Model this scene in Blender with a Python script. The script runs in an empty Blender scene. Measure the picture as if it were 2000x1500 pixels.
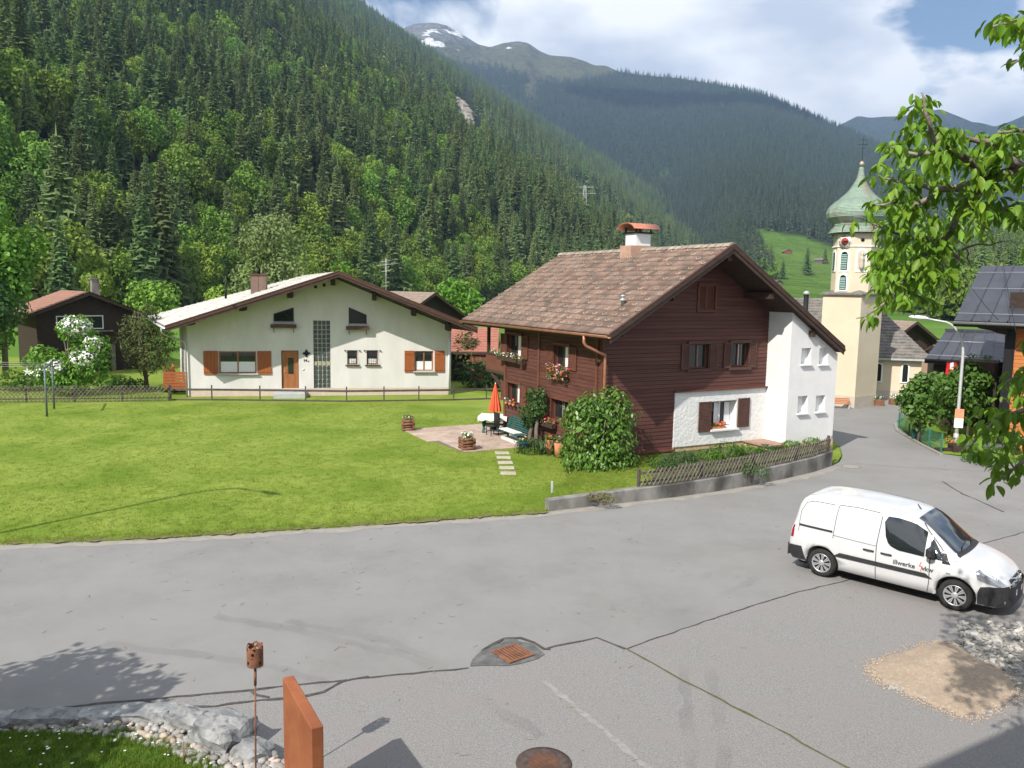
import bpy, math, random
import numpy as np
from mathutils import Vector, Matrix
random.seed(7)
RNG = np.random.default_rng(11)
S = bpy.context.scene
COL = S.collection
R_ = math.radians

# ------------------------------------------------------------------ camera
FPX = 1570.0                      # focal length in pixels of a 2000 px wide picture
CAMH = 6.3
PITCH, ROLL = R_(6.8), R_(1.0)
cam_data = bpy.data.cameras.new('camera')
cam = bpy.data.objects.new('camera', cam_data)
COL.objects.link(cam)
cam_data.sensor_fit = 'HORIZONTAL'
cam_data.sensor_width = 36.0
cam_data.lens = FPX / 2000.0 * 36.0
cam_data.clip_start = 0.1
cam_data.clip_end = 40000.0
_F = Vector((0, math.cos(PITCH), -math.sin(PITCH)))
_U = Vector((0, math.sin(PITCH), math.cos(PITCH)))
_R = Vector((1, 0, 0))
_R2 = math.cos(ROLL) * _R + math.sin(ROLL) * _U
_U2 = -math.sin(ROLL) * _R + math.cos(ROLL) * _U
cam.matrix_world = Matrix(((_R2.x, _U2.x, -_F.x, 0), (_R2.y, _U2.y, -_F.y, 0), (_R2.z, _U2.z, -_F.z, CAMH), (0, 0, 0, 1)))
S.camera = cam

# ------------------------------------------------------------------ sun, sky, exposure
SUN_HEAD, SUN_EL = 37.0, 42.0     # heading the light travels to (from +Y, clockwise), elevation
L_dir = Vector((math.sin(R_(SUN_HEAD)) * math.cos(R_(SUN_EL)), math.cos(R_(SUN_HEAD)) * math.cos(R_(SUN_EL)), -math.sin(R_(SUN_EL))))
sun_data = bpy.data.lights.new('sun', 'SUN')
sun_data.energy = 5.0
sun_data.angle = R_(0.5)
sun_data.color = (1.0, 0.945, 0.86)
sun = bpy.data.objects.new('sun', sun_data)
sun.rotation_euler = L_dir.to_track_quat('-Z', 'Y').to_euler()
sun.location = (-30, -40, 60)
COL.objects.link(sun)

S.view_settings.view_transform = 'Standard'
S.view_settings.look = 'None'
S.view_settings.exposure = 0.5
S.view_settings.gamma = 1.0
S.view_settings.use_curve_mapping = False

SKY_STR = 0.085
CLOUD_LO, CLOUD_HI = 0.60, 0.98
world = bpy.data.worlds.new('World')
S.world = world
world.use_nodes = True
nt = world.node_tree
nt.nodes.clear()
def wn(t, **k):
    n = nt.nodes.new(t)
    for a, b in k.items(): setattr(n, a, b)
    return n
w_out = wn('ShaderNodeOutputWorld')
w_bg = wn('ShaderNodeBackground')
w_sky = wn('ShaderNodeTexSky', sky_type='NISHITA', sun_disc=False)
w_sky.sun_elevation = R_(SUN_EL)
w_sky.sun_rotation = R_(SUN_HEAD + 180)
w_sky.altitude = 900
w_sky.air_density = 1.0
w_sky.dust_density = 0.6
w_sky.ozone_density = 1.5
w_tc = wn('ShaderNodeTexCoord')
w_map = wn('ShaderNodeMapping')
w_map.inputs['Scale'].default_value = (1.0, 1.0, 2.1)
w_map.inputs['Location'].default_value = (0.5208, 1.5434, 6.1799)
w_n1 = wn('ShaderNodeTexNoise')
w_n1.inputs['Scale'].default_value = 3.3
w_n1.inputs['Detail'].default_value = 9
w_n1.inputs['Roughness'].default_value = 0.52
w_n1.inputs['Distortion'].default_value = 0.25
w_r1 = wn('ShaderNodeValToRGB')            # cloud cover
w_r1.color_ramp.elements[0].position = 0.405
w_r1.color_ramp.elements[1].position = 0.465
w_n2 = wn('ShaderNodeTexNoise')            # light and grey parts of the clouds
w_n2.inputs['Scale'].default_value = 4.5
w_n2.inputs['Detail'].default_value = 6
w_n2.inputs['Roughness'].default_value = 0.5
w_r2 = wn('ShaderNodeValToRGB')
w_r2.color_ramp.elements[0].position = 0.36
w_r2.color_ramp.elements[0].color = (CLOUD_LO * .92, CLOUD_LO * 1.0, CLOUD_LO * 1.16, 1)
w_r2.color_ramp.elements[1].position = 0.54
w_r2.color_ramp.elements[1].color = (CLOUD_HI, CLOUD_HI, CLOUD_HI * 1.01, 1)
w_mul = wn('ShaderNodeVectorMath', operation='SCALE')
w_mul.inputs['Scale'].default_value = SKY_STR
w_mix = wn('ShaderNodeMix', data_type='RGBA')
lk = nt.links.new
lk(w_tc.outputs['Generated'], w_map.inputs['Vector'])
lk(w_map.outputs['Vector'], w_n1.inputs['Vector'])
lk(w_map.outputs['Vector'], w_n2.inputs['Vector'])
lk(w_n1.outputs['Fac'], w_r1.inputs['Fac'])
lk(w_n2.outputs['Fac'], w_r2.inputs['Fac'])
lk(w_sky.outputs['Color'], w_mul.inputs[0])
lk(w_r1.outputs['Color'], w_mix.inputs[0])
lk(w_mul.outputs['Vector'], w_mix.inputs[6])
lk(w_r2.outputs['Color'], w_mix.inputs[7])
lk(w_mix.outputs[2], w_bg.inputs['Color'])
w_bg.inputs['Strength'].default_value = 1.0
lk(w_bg.outputs['Background'], w_out.inputs['Surface'])

# ------------------------------------------------------------------ helpers
def ray(px, py):
    return _F * FPX + _R2 * (px - 1000) + _U2 * (750 - py)
def g(px, py, z=0.0):
    """the point of the level z that the photograph shows at px, py (surveying from the picture)"""
    d = ray(px, py); t = (z - CAMH) / d.z
    return Vector((d.x * t, d.y * t, z))
def dist_pt(px, py, D):
    """the point at horizontal distance D in the direction of px, py"""
    d = ray(px, py); t = D / math.hypot(d.x, d.y)
    return Vector((d.x * t, d.y * t, CAMH + d.z * t))

def tag(o, label=None, cat=None, group=None, kind=None):
    if label: o['label'] = label
    if cat: o['category'] = cat
    if group: o['group'] = group
    if kind: o['kind'] = kind
    return o
def link(name, data, parent=None, loc=None, rot=None):
    o = bpy.data.objects.new(name, data)
    COL.objects.link(o)
    if parent is not None: o.parent = parent
    if loc is not None: o.location = loc
    if rot is not None: o.rotation_euler = rot
    return o
def thing(name, label, cat, loc=(0, 0, 0), rz=0.0, group=None):
    o = link(name, None, None, loc, (0, 0, rz))
    o.empty_display_size = 0.2
    return tag(o, label, cat, group)
def copy_tree(o, parent=None):
    c = o.copy(); COL.objects.link(c)
    if parent is not None: c.parent = parent
    for ch in [k for k in o.children]:
        copy_tree(ch, c)
    return c
def mesh_np(name, V, T, mat=None, smooth=False, mi=None):
    """triangles or quads from arrays"""
    V = np.asarray(V, np.float32).reshape(-1, 3); T = np.asarray(T, np.int32)
    k = T.shape[1]
    me = bpy.data.meshes.new(name)
    me.vertices.add(len(V)); me.vertices.foreach_set('co', V.ravel())
    me.loops.add(T.size); me.loops.foreach_set('vertex_index', T.ravel())
    me.polygons.add(len(T)); me.polygons.foreach_set('loop_start', np.arange(0, T.size, k, dtype=np.int32))
    if mi is not None: me.polygons.foreach_set('material_index', np.asarray(mi, np.int32))
    if smooth: me.polygons.foreach_set('use_smooth', np.ones(len(T), bool))
    for m in (mat if isinstance(mat, (list, tuple)) else [mat]):
        if m: me.materials.append(m)
    me.update(calc_edges=True); me.validate()
    return me

class MB:
    """collects shapes, builds one mesh"""
    def __init__(s): s.v = []; s.f = []; s.sm = []
    def add(s, vs, fs, M=None, smooth=False):
        b = len(s.v)
        for p in vs:
            p = Vector(p)
            s.v.append(tuple(M @ p) if M is not None else tuple(p))
        for q in fs:
            s.f.append([b + i for i in q]); s.sm.append(smooth)
        return s
    def box(s, x0, x1, y0, y1, z0, z1, M=None):
        vs = [(x0, y0, z0), (x1, y0, z0), (x1, y1, z0), (x0, y1, z0), (x0, y0, z1), (x1, y0, z1), (x1, y1, z1), (x0, y1, z1)]
        return s.add(vs, [(0, 3, 2, 1), (4, 5, 6, 7), (0, 1, 5, 4), (1, 2, 6, 5), (2, 3, 7, 6), (3, 0, 4, 7)], M)
    def bbox(s, x0, x1, y0, y1, z0, z1, b=0.01, M=None):
        """a box with chamfered vertical and top edges"""
        b = min(b, (x1 - x0) * .45, (y1 - y0) * .45, (z1 - z0) * .45)
        def ring(i, z): return [(x0 + i + 0, y0 + b, z), (x0 + b, y0 + i, z), (x1 - b, y0 + i, z), (x1 - i, y0 + b, z), (x1 - i, y1 - b, z), (x1 - b, y1 - i, z), (x0 + b, y1 - i, z), (x0 + i, y1 - b, z)]
        def ins(z): return [(x0 + b, y0 + b, z), (x0 + b, y0 + b, z), (x1 - b, y0 + b, z), (x1 - b, y0 + b, z), (x1 - b, y1 - b, z), (x1 - b, y1 - b, z), (x0 + b, y1 - b, z), (x0 + b, y1 - b, z)]
        vs = ring(0, z0) + ring(0, z1 - b) + [(x0 + b, y0 + b, z1), (x1 - b, y0 + b, z1), (x1 - b, y1 - b, z1), (x0 + b, y1 - b, z1)]
        fs = [(7, 6, 5, 4, 3, 2, 1, 0)]
        for i in range(8): j = (i + 1) % 8; fs.append((i, j, 8 + j, 8 + i))
        fs += [(16, 17, 18, 19), (9, 10, 17, 16), (11, 12, 18, 17), (13, 14, 19, 18), (15, 8, 16, 19), (8, 9, 16), (10, 11, 17), (12, 13, 18), (14, 15, 19)]
        return s.add(vs, fs, M)
    def beam(s, p, q, w, h, up=(0, 0, 1)):
        """a rectangular bar from p to q, w wide, h high (up)"""
        p = Vector(p); q = Vector(q); d = (q - p).normalized(); u = Vector(up)
        r = d.cross(u).normalized(); u = r.cross(d).normalized()
        vs = []
        for c in (p, q):
            for a, b in ((-1, -1), (1, -1), (1, 1), (-1, 1)): vs.append(c + r * (a * w / 2) + u * (b * h / 2))
        return s.add(vs, [(3, 2, 1, 0), (4, 5, 6, 7), (0, 1, 5, 4), (1, 2, 6, 5), (2, 3, 7, 6), (3, 0, 4, 7)])
    def tube(s, pts, rad, n=8, cap=True, smooth=True):
        pts = [Vector(p) for p in pts]
        if not isinstance(rad, (list, tuple)): rad = [rad] * len(pts)
        vs = []; u = None
        for i, p in enumerate(pts):
            d = (pts[min(i + 1, len(pts) - 1)] - pts[max(i - 1, 0)]).normalized()
            if u is None: u = d.orthogonal().normalized()
            u = (u - d * u.dot(d)).normalized(); w = d.cross(u)
            for k in range(n):
                a = 2 * math.pi * k / n
                vs.append(p + (u * math.cos(a) + w * math.sin(a)) * rad[i])
        fs = []
        for i in range(len(pts) - 1):
            for k in range(n):
                j = (k + 1) % n
                fs.append((i * n + k, i * n + j, (i + 1) * n + j, (i + 1) * n + k))
        s.add(vs, fs, None, smooth)
        if cap:
            b = len(s.v) - len(vs)
            s.f.append([b + k for k in reversed(range(n))]); s.sm.append(False)
            s.f.append([b + (len(pts) - 1) * n + k for k in range(n)]); s.sm.append(False)
        return s
    def lathe(s, prof, n=16, c=(0, 0, 0), smooth=True, M=None, phase=0.0, cap=True):
        vs = []
        for r, z in prof:
            for k in range(n):
                a = 2 * math.pi * k / n + phase
                vs.append((c[0] + r * math.cos(a), c[1] + r * math.sin(a), c[2] + z))
        fs = []
        for i in range(len(prof) - 1):
            for k in range(n):
                j = (k + 1) % n
                fs.append((i * n + k, i * n + j, (i + 1) * n + j, (i + 1) * n + k))
        b = len(s.v)
        s.add(vs, fs, M, smooth)
        if cap:
            s.f.append([b + k for k in reversed(range(n))]); s.sm.append(False)
            s.f.append([b + (len(prof) - 1) * n + k for k in range(n)]); s.sm.append(False)
        return s
    def prism(s, poly, z0, z1, M=None, axis='z'):
        """polygon (2-D, counter-clockwise) extruded; axis 'z': (x,y)->z, 'y': (x,z)->y, 'x': (y,z)->x"""
        n = len(poly)
        def P(p, t): return (p[0], p[1], t) if axis == 'z' else (p[0], t, p[1]) if axis == 'y' else (t, p[0], p[1])
        vs = [P(p, z0) for p in poly] + [P(p, z1) for p in poly]
        fs = [tuple(reversed(range(n))), tuple(range(n, 2 * n))] + [(i, (i + 1) % n, n + (i + 1) % n, n + i) for i in range(n)]
        if axis == 'y': fs = [tuple(reversed(q)) for q in fs]
        return s.add(vs, fs, M)
    def blob(s, c, r, n=8, m=6, jit=0.12, seed=0, M=None, smooth=True):
        rnd = random.Random(seed); vs = []
        rx, ry, rz = (r, r, r) if not isinstance(r, (tuple, list)) else r
        for i in range(m + 1):
            th = math.pi * i / m
            for k in range(n):
                a = 2 * math.pi * k / n; q = 1 + (rnd.random() - .5) * 2 * jit
                if i in (0, m): q = 1
                vs.append((c[0] + rx * q * math.sin(th) * math.cos(a), c[1] + ry * q * math.sin(th) * math.sin(a), c[2] + rz * q * math.cos(th)))
        fs = []
        for i in range(m):
            for k in range(n):
                j = (k + 1) % n
                fs.append((i * n + k, (i + 1) * n + k, (i + 1) * n + j, i * n + j))
        return s.add(vs, fs, M, smooth)
    def quad(s, a, b, c, d): return s.add([a, b, c, d], [(0, 1, 2, 3)])
    def mesh(s, name, mat=None):
        me = bpy.data.meshes.new(name)
        me.from_pydata(s.v, [], s.f)
        me.polygons.foreach_set('use_smooth', s.sm)
        for m in (mat if isinstance(mat, (list, tuple)) else [mat]):
            if m: me.materials.append(m)
        me.update()
        return me
    def build(s, name, mat, parent=None, loc=None, rot=None):
        return link(name, s.mesh(name, mat), parent, loc, rot)

# ------------------------------------------------------------------ materials
def MAT(name, col, col2=None, scale=6.0, rough=0.75, bump=0.0, bscale=40.0, rnd=0.0, spec=0.3, metal=0.0, detail=6, stretch=(1, 1, 1), coord='Object',
        lo=0.35, hi=0.65, col3=None, scale3=1.2, lo3=.5, hi3=.7, trans=0.0, alpha=1.0, transl=0.0, sat=0.0, coat=0.0, bdist=.02, nrough=.6):
    m = bpy.data.materials.new(name); m.use_nodes = True
    t = m.node_tree; t.nodes.clear()
    def N(ty, **k):
        n = t.nodes.new(ty)
        for a, b in k.items(): setattr(n, a, b)
        return n
    out = N('ShaderNodeOutputMaterial'); p = N('ShaderNodeBsdfPrincipled')
    t.links.new(p.outputs[0], out.inputs[0])
    p.inputs['Roughness'].default_value = rough
    p.inputs['Specular IOR Level'].default_value = spec
    p.inputs['Metallic'].default_value = metal
    if coat: p.inputs['Coat Weight'].default_value = coat; p.inputs['Coat Roughness'].default_value = 0.05
    if trans: p.inputs['Transmission Weight'].default_value = trans
    p.inputs['Alpha'].default_value = alpha
    tc = N('ShaderNodeTexCoord'); mp = N('ShaderNodeMapping'); mp.inputs['Scale'].default_value = stretch
    t.links.new(tc.outputs[coord], mp.inputs['Vector'])
    vec = mp.outputs['Vector']
    if rnd or sat:
        oi = N('ShaderNodeObjectInfo')
    c = None
    if col2 is not None:
        nz = N('ShaderNodeTexNoise'); nz.inputs['Scale'].default_value = scale; nz.inputs['Detail'].default_value = detail; nz.inputs['Roughness'].default_value = nrough
        if rnd:
            ad = N('ShaderNodeVectorMath', operation='ADD')
            sc = N('ShaderNodeVectorMath', operation='SCALE'); sc.inputs[0].default_value = (37, 91, 53)
            t.links.new(oi.outputs['Random'], sc.inputs['Scale']); t.links.new(vec, ad.inputs[0]); t.links.new(sc.outputs[0], ad.inputs[1])
            vec = ad.outputs[0]
        t.links.new(vec, nz.inputs['Vector'])
        mr = N('ShaderNodeMapRange'); mr.inputs[1].default_value = lo; mr.inputs[2].default_value = hi
        t.links.new(nz.outputs['Fac'], mr.inputs[0])
        mx = N('ShaderNodeMix', data_type='RGBA'); mx.inputs[6].default_value = (*col, 1); mx.inputs[7].default_value = (*col2, 1)
        t.links.new(mr.outputs[0], mx.inputs[0]); c = mx.outputs[2]
        if col3 is not None:
            n3 = N('ShaderNodeTexNoise'); n3.inputs['Scale'].default_value = scale3; n3.inputs['Detail'].default_value = 5
            t.links.new(vec, n3.inputs['Vector'])
            m3 = N('ShaderNodeMapRange'); m3.inputs[1].default_value = lo3; m3.inputs[2].default_value = hi3
            t.links.new(n3.outputs['Fac'], m3.inputs[0])
            x3 = N('ShaderNodeMix', data_type='RGBA'); x3.inputs[7].default_value = (*col3, 1)
            t.links.new(m3.outputs[0], x3.inputs[0]); t.links.new(c, x3.inputs[6]); c = x3.outputs[2]
    if rnd:
        hs = N('ShaderNodeHueSaturation')
        if c is None: hs.inputs['Color'].default_value = (*col, 1)
        else: t.links.new(c, hs.inputs['Color'])
        mr2 = N('ShaderNodeMapRange'); mr2.inputs[3].default_value = 1 - rnd; mr2.inputs[4].default_value = 1 + rnd
        t.links.new(oi.outputs['Random'], mr2.inputs[0]); t.links.new(mr2.outputs[0], hs.inputs['Value'])
        if sat:
            mm = N('ShaderNodeMath', operation='MULTIPLY'); mm.inputs[1].default_value = 7.31
            fr = N('ShaderNodeMath', operation='FRACT'); t.links.new(oi.outputs['Random'], mm.inputs[0]); t.links.new(mm.outputs[0], fr.inputs[0])
            mr3 = N('ShaderNodeMapRange'); mr3.inputs[3].default_value = .5 - sat; mr3.inputs[4].default_value = .5 + sat
            t.links.new(fr.outputs[0], mr3.inputs[0]); t.links.new(mr3.outputs[0], hs.inputs['Hue'])
        c = hs.outputs[0]
    if c is None: p.inputs['Base Color'].default_value = (*col, 1)
    else: t.links.new(c, p.inputs['Base Color'])
    if bump:
        bn = N('ShaderNodeTexNoise'); bn.inputs['Scale'].default_value = bscale; bn.inputs['Detail'].default_value = 5
        t.links.new(vec, bn.inputs['Vector'])
        bp = N('ShaderNodeBump'); bp.inputs['Strength'].default_value = bump; bp.inputs['Distance'].default_value = bdist
        t.links.new(bn.outputs['Fac'], bp.inputs['Height']); t.links.new(bp.outputs[0], p.inputs['Normal'])
    if transl:
        tr = N('ShaderNodeBsdfTranslucent'); ms = N('ShaderNodeMixShader'); ms.inputs[0].default_value = transl
        if c is None: tr.inputs['Color'].default_value = (*[min(1, v * 1.3) for v in col], 1)
        else: t.links.new(c, tr.inputs['Color'])
        t.links.new(p.outputs[0], ms.inputs[1]); t.links.new(tr.outputs[0], ms.inputs[2]); t.links.new(ms.outputs[0], out.inputs[0])
    return m

M_spruce = MAT('spruce_needles', (.098, .145, .050), (.148, .202, .072), scale=.5, rough=.7, rnd=.30, sat=.025, spec=.15, transl=.12)
M_sprucefar = MAT('far_spruce_needles', (.050, .072, .044), (.078, .104, .058), scale=.2, rough=.8, rnd=.25, spec=.1)
M_broad = MAT('broadleaf_foliage', (.12, .20, .026), (.19, .295, .042), scale=.6, rough=.6, rnd=.28, sat=.02, spec=.2, transl=.25)
M_pale = MAT('pale_foliage', (.12, .18, .07), (.19, .25, .11), scale=.8, rough=.6, rnd=.15, spec=.2, transl=.25)
M_bark = MAT('bark', (.10, .075, .055), (.19, .165, .14), scale=3, rough=.9, bump=.5, bscale=14, stretch=(1, 1, .25))
M_leaf = MAT('garden_leaf', (.060, .150, .018), (.10, .21, .03), scale=3, rough=.45, rnd=.15, spec=.4, transl=.25)

# ------------------------------------------------------------------ plants as meshes
def spruce_mesh(seed, h=25.0, nb=230, ntw=2, ncore=9, mat=None):
    """a dark inner cone hung all round with single drooping boughs and their twigs"""
    r = np.random.default_rng(seed); V = []; T = []
    Rb = h * r.uniform(.135, .185); pw = r.uniform(.75, 1.0)
    prof = lambda zf: (Rb * (1 - zf) ** pw * (1 if zf > .16 else .72 + 1.75 * zf) + .020 * h)
    n = 7; rows = 5; c0 = len(V)
    for i in range(rows + 1):
        zf = .06 + .76 * i / rows
        for k in range(n):
            a = 6.283 * k / n + i * .4; q = prof(zf) * r.uniform(.14, .46); V.append((q * math.cos(a), q * math.sin(a), zf * h))
    for i in range(rows):
        for k in range(n):
            a, b = c0 + i * n + k, c0 + i * n + (k + 1) % n; T += [(a, b, b + n), (a, b + n, a + n)]
    for j in range(nb):
        zf = .05 + .92 * (1 - (1 - (j + r.random()) / nb) ** 1.12)
        a = j * 2.39996 + r.uniform(-.5, .5); L = prof(zf) * r.choice([.7, .9, 1.0, 1.0, 1.15, 1.3]) * r.uniform(.88, 1.1)
        d = np.array([math.cos(a), math.sin(a), 0]); pr = np.array([-d[1], d[0], 0]); z = zf * h; dr = r.uniform(.28, .62) * (1.1 - .5 * zf)
        w = L * r.uniform(.20, .32) * (230 / nb) ** .35 + .006 * h; up = np.array([0, 0, 1.0])
        p0 = d * L * .12 + up * z; p1 = d * L * .62 + up * (z - dr * L * .55); p2 = d * L + up * (z - dr * L * (.95 - r.uniform(0, .35)))
        i = len(V); V += [tuple(p0), tuple(p1 + pr * w - up * w * .35), tuple(p1 + up * w * .10), tuple(p1 - pr * w - up * w * .35), tuple(p2)]
        T += [(i, i + 1, i + 2), (i, i + 2, i + 3), (i + 2, i + 1, i + 4), (i + 3, i + 2, i + 4)]
        for q in range(ntw):
            u = r.uniform(.4, .95); m = p1 * (1 - (u - .4) / .55) + p2 * ((u - .4) / .55); s = (L * r.uniform(.22, .40) + .005 * h) * (1.3 if ntw == 1 else 1); o = pr * r.uniform(-1, 1) * w * .8; i = len(V)
            V += [tuple(m + o + d * s * .4), tuple(m + o - d * s * .4 + pr * s * .2), tuple(m + o - up * s * r.uniform(.7, 1.2) + d * s * r.uniform(-.2, .3))]; T.append((i, i + 1, i + 2))
    i = len(V); V += [(.010 * h, 0, .92 * h), (-.006 * h, .009 * h, .92 * h), (0, 0, 1.04 * h)]; T.append((i, i + 1, i + 2))
    return mesh_np('spruce_crown', np.array(V), np.array(T), mat or M_spruce)
def trunk_mesh(h, r0, r1=0.03, n=6, mat=None, seed=0, lean=0.0):
    rnd = random.Random(seed)
    mb = MB(); pts = []; rr = []
    for i in range(5):
        t = i / 4
        pts.append((rnd.uniform(-1, 1) * r0 * .4 * t + lean * t * t, rnd.uniform(-1, 1) * r0 * .4 * t, h * t)); rr.append(r0 + (r1 - r0) * t)
    mb.tube(pts, rr, n)
    return mb.mesh('trunk', mat or M_bark)
def leaf_cloud(seed, lobes, n, size, mat, droop=.3, flat=.5, shell=.55, aspect=.6, name='crown', fold=False):
    """leaf-sized faces through the volume of several lobes; lobes = [(x,y,z,rx,ry,rz)]"""
    r = np.random.default_rng(seed)
    lob = np.array(lobes, float)
    w = lob[:, 3] * lob[:, 4] + lob[:, 3] * lob[:, 5]; w /= w.sum()
    k = r.choice(len(lob), n, p=w)
    d = r.normal(size=(n, 3)); d /= np.linalg.norm(d, axis=1)[:, None]
    rad = shell + (1 - shell) * r.random(n) ** .6
    # uneven outline
    ph = np.sin(d[:, 0] * 5.1 + k * 1.7 + seed) * np.sin(d[:, 1] * 4.3 + k) * np.sin(d[:, 2] * 4.7 + 1.3 * k)
    rad = rad * (1 + .22 * ph)
    P = lob[k, :3] + d * lob[k, 3:] * rad[:, None]
    nrm = d * flat + r.normal(size=(n, 3)) * .45 + np.array([0, 0, .35]); nrm /= np.linalg.norm(nrm, axis=1)[:, None]
    t = d * .6 + r.normal(size=(n, 3)) * .5 - np.array([0, 0, droop * 2]); t -= nrm * (t * nrm).sum(1)[:, None]; t /= np.linalg.norm(t, axis=1)[:, None]
    b = np.cross(nrm, t)
    s = size * r.uniform(.65, 1.3, n)[:, None]
    A = P - b * s * aspect * .5 * .2; 
    v0 = P - t * s * .5; v1 = P + b * s * aspect * .5; v2 = P + t * s * .55 - nrm * s * .12; v3 = P - b * s * aspect * .5
    V = np.stack([v0, v1, v2, v3], 1).reshape(-1, 3)
    i = np.arange(n) * 4
    T = np.stack([i, i + 1, i + 2, i + 3], 1)
    return mesh_np(name, V, T, mat)
def rand_lobes(seed, h, R, n=9, z0=.3, flat=1.0):
    rnd = random.Random(seed); out = []
    for i in range(n):
        a = rnd.uniform(0, 6.28); q = rnd.uniform(.0, .62) * R; z = h * rnd.uniform(z0 + .12, .86)
        s = R * rnd.uniform(.36, .58) * (1.15 - .45 * abs(z / h - .55) * 2)
        out.append((q * math.cos(a), q * math.sin(a), z, s, s, s * .85 * flat))
    out.append((0, 0, h * .62, R * .62, R * .62, h * .30)); out.append((0, 0, h * .9, R * .3, R * .3, h * .1))
    return out

def gn_scatter(name, pts, scl, rot, idx, meshes, label=None, tilt=None):
    """one object of kind stuff: copies of a few meshes stood on the given points"""
    me = bpy.data.meshes.new(name)
    pts = np.asarray(pts, np.float32); n = len(pts)
    me.vertices.add(n); me.vertices.foreach_set('co', pts.ravel())
    a = me.attributes.new('scl', 'FLOAT', 'POINT'); a.data.foreach_set('value', np.asarray(scl, np.float32))
    a = me.attributes.new('rot', 'FLOAT_VECTOR', 'POINT')
    rv = np.zeros((n, 3), np.float32); rv[:, 2] = rot
    if tilt is not None: rv[:, 0] = tilt
    a.data.foreach_set('vector', rv.ravel())
    a = me.attributes.new('idx', 'INT', 'POINT'); a.data.foreach_set('value', np.asarray(idx, np.int32))
    o = link(name, me)
    ng = bpy.data.node_groups.new(name, 'GeometryNodeTree')
    ng.interface.new_socket('Geometry', in_out='INPUT', socket_type='NodeSocketGeometry')
    ng.interface.new_socket('Geometry', in_out='OUTPUT', socket_type='NodeSocketGeometry')
    gi = ng.nodes.new('NodeGroupInput'); go = ng.nodes.new('NodeGroupOutput')
    gti = ng.nodes.new('GeometryNodeGeometryToInstance')
    for m in reversed(meshes):                       # the node counts its inputs from the last link
        src = bpy.data.objects.new(name + '_source', m)         # mesh datablock only reaches the scene through the node
        oi = ng.nodes.new('GeometryNodeObjectInfo'); oi.inputs['Object'].default_value = src; oi.inputs['As Instance'].default_value = True
        ng.links.new(oi.outputs['Geometry'], gti.inputs[0])
    iop = ng.nodes.new('GeometryNodeInstanceOnPoints'); iop.inputs['Pick Instance'].default_value = True
    def attr(nm, dt):
        q = ng.nodes.new('GeometryNodeInputNamedAttribute'); q.data_type = dt; q.inputs['Name'].default_value = nm
        return q.outputs['Attribute']
    ng.links.new(gi.outputs[0], iop.inputs['Points']); ng.links.new(gti.outputs[0], iop.inputs['Instance'])
    ng.links.new(attr('idx', 'INT'), iop.inputs['Instance Index'])
    e2r = ng.nodes.new('FunctionNodeEulerToRotation'); ng.links.new(attr('rot', 'FLOAT_VECTOR'), e2r.inputs[0])
    ng.links.new(e2r.outputs[0], iop.inputs['Rotation'])
    ng.links.new(attr('scl', 'FLOAT'), iop.inputs['Scale']); ng.links.new(iop.outputs[0], go.inputs[0])
    mod = o.modifiers.new('scatter', 'NODES'); mod.node_group = ng
    tag(o, label, None, None, 'stuff')
    return o

def vnoise(x, y, seed=0):
    """smooth value noise on arrays"""
    x = np.asarray(x, float); y = np.asarray(y, float)
    xi = np.floor(x).astype(np.int64); yi = np.floor(y).astype(np.int64); fx = x - xi; fy = y - yi
    fx = fx * fx * (3 - 2 * fx); fy = fy * fy * (3 - 2 * fy)
    def h(a, b):
        v = np.sin(a * 127.1 + b * 311.7 + seed * 74.7) * 43758.5453
        return v - np.floor(v)
    return (h(xi, yi) * (1 - fx) + h(xi + 1, yi) * fx) * (1 - fy) + (h(xi, yi + 1) * (1 - fx) + h(xi + 1, yi + 1) * fx) * fy
def fbm(x, y, seed=0, o=4):
    s = 0; a = .5; k = 1
    for i in range(o):
        s = s + a * (vnoise(x * k, y * k, seed + i) - .5); a *= .5; k *= 2.03
    return s
def grid_faces(nu, nv):
    i = np.arange(nu * nv).reshape(nu, nv)
    return np.stack([i[:-1, :-1].ravel(), i[1:, :-1].ravel(), i[1:, 1:].ravel(), i[:-1, 1:].ravel()], 1)
def sstep(a, b, x):
    t = np.clip((np.asarray(x, float) - a) / (b - a), 0, 1); return t * t * (3 - 2 * t)
# ------------------------------------------------------------------ the valley floor and the mountains
HB = R_(22.5)                                   # heading of the foot of the left slope
HS, HC = math.sin(HB), math.cos(HB)
def hill_z(x, y):
    s = x * HS + y * HC; q = -x * HC + y * HS
    edge = 98 + 14 * np.sin(s / 90.0) + 30 * fbm(s / 160.0, q * 0, 3)
    up = np.maximum(q - edge, 0)
    z = .655 * up * sstep(0, 60, up)
    z = z + sstep(20, 200, up) * (60 * fbm(s / 260.0, q / 420.0, 5, 4) + 9 * fbm(s / 45., q / 60., 8, 3))
    gully = 26 * np.exp(-((s - 150 - q * .12) / 26.0) ** 2) * sstep(40, 200, up)
    z = z - gully
    return z * (1 - .92 * sstep(1900, 2900, s))
M_valley = MAT('valley_grass', (.075, .15, .018), (.11, .20, .03), scale=.06, rough=.9, spec=.1, col3=(.05, .11, .015), scale3=.012)
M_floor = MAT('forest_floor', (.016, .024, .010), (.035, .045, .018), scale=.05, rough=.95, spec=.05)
M_alp = None

# valley floor: one sheet out to the mountains
u = np.concatenate([-np.geomspace(3000, 100, 14), np.linspace(-90, 90, 19), np.geomspace(100, 9000, 22)])
v = np.concatenate([-np.geomspace(400, 30, 6), np.linspace(-20, 130, 16), np.geomspace(140, 12000, 26)])
uu, vv = np.meshgrid(u, v, indexing='ij')
V = np.stack([uu, vv, np.full_like(uu, -.06)], -1)
tag(link('ground', mesh_np('ground', V, grid_faces(len(u), len(v)), M_valley)), kind='structure')

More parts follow.
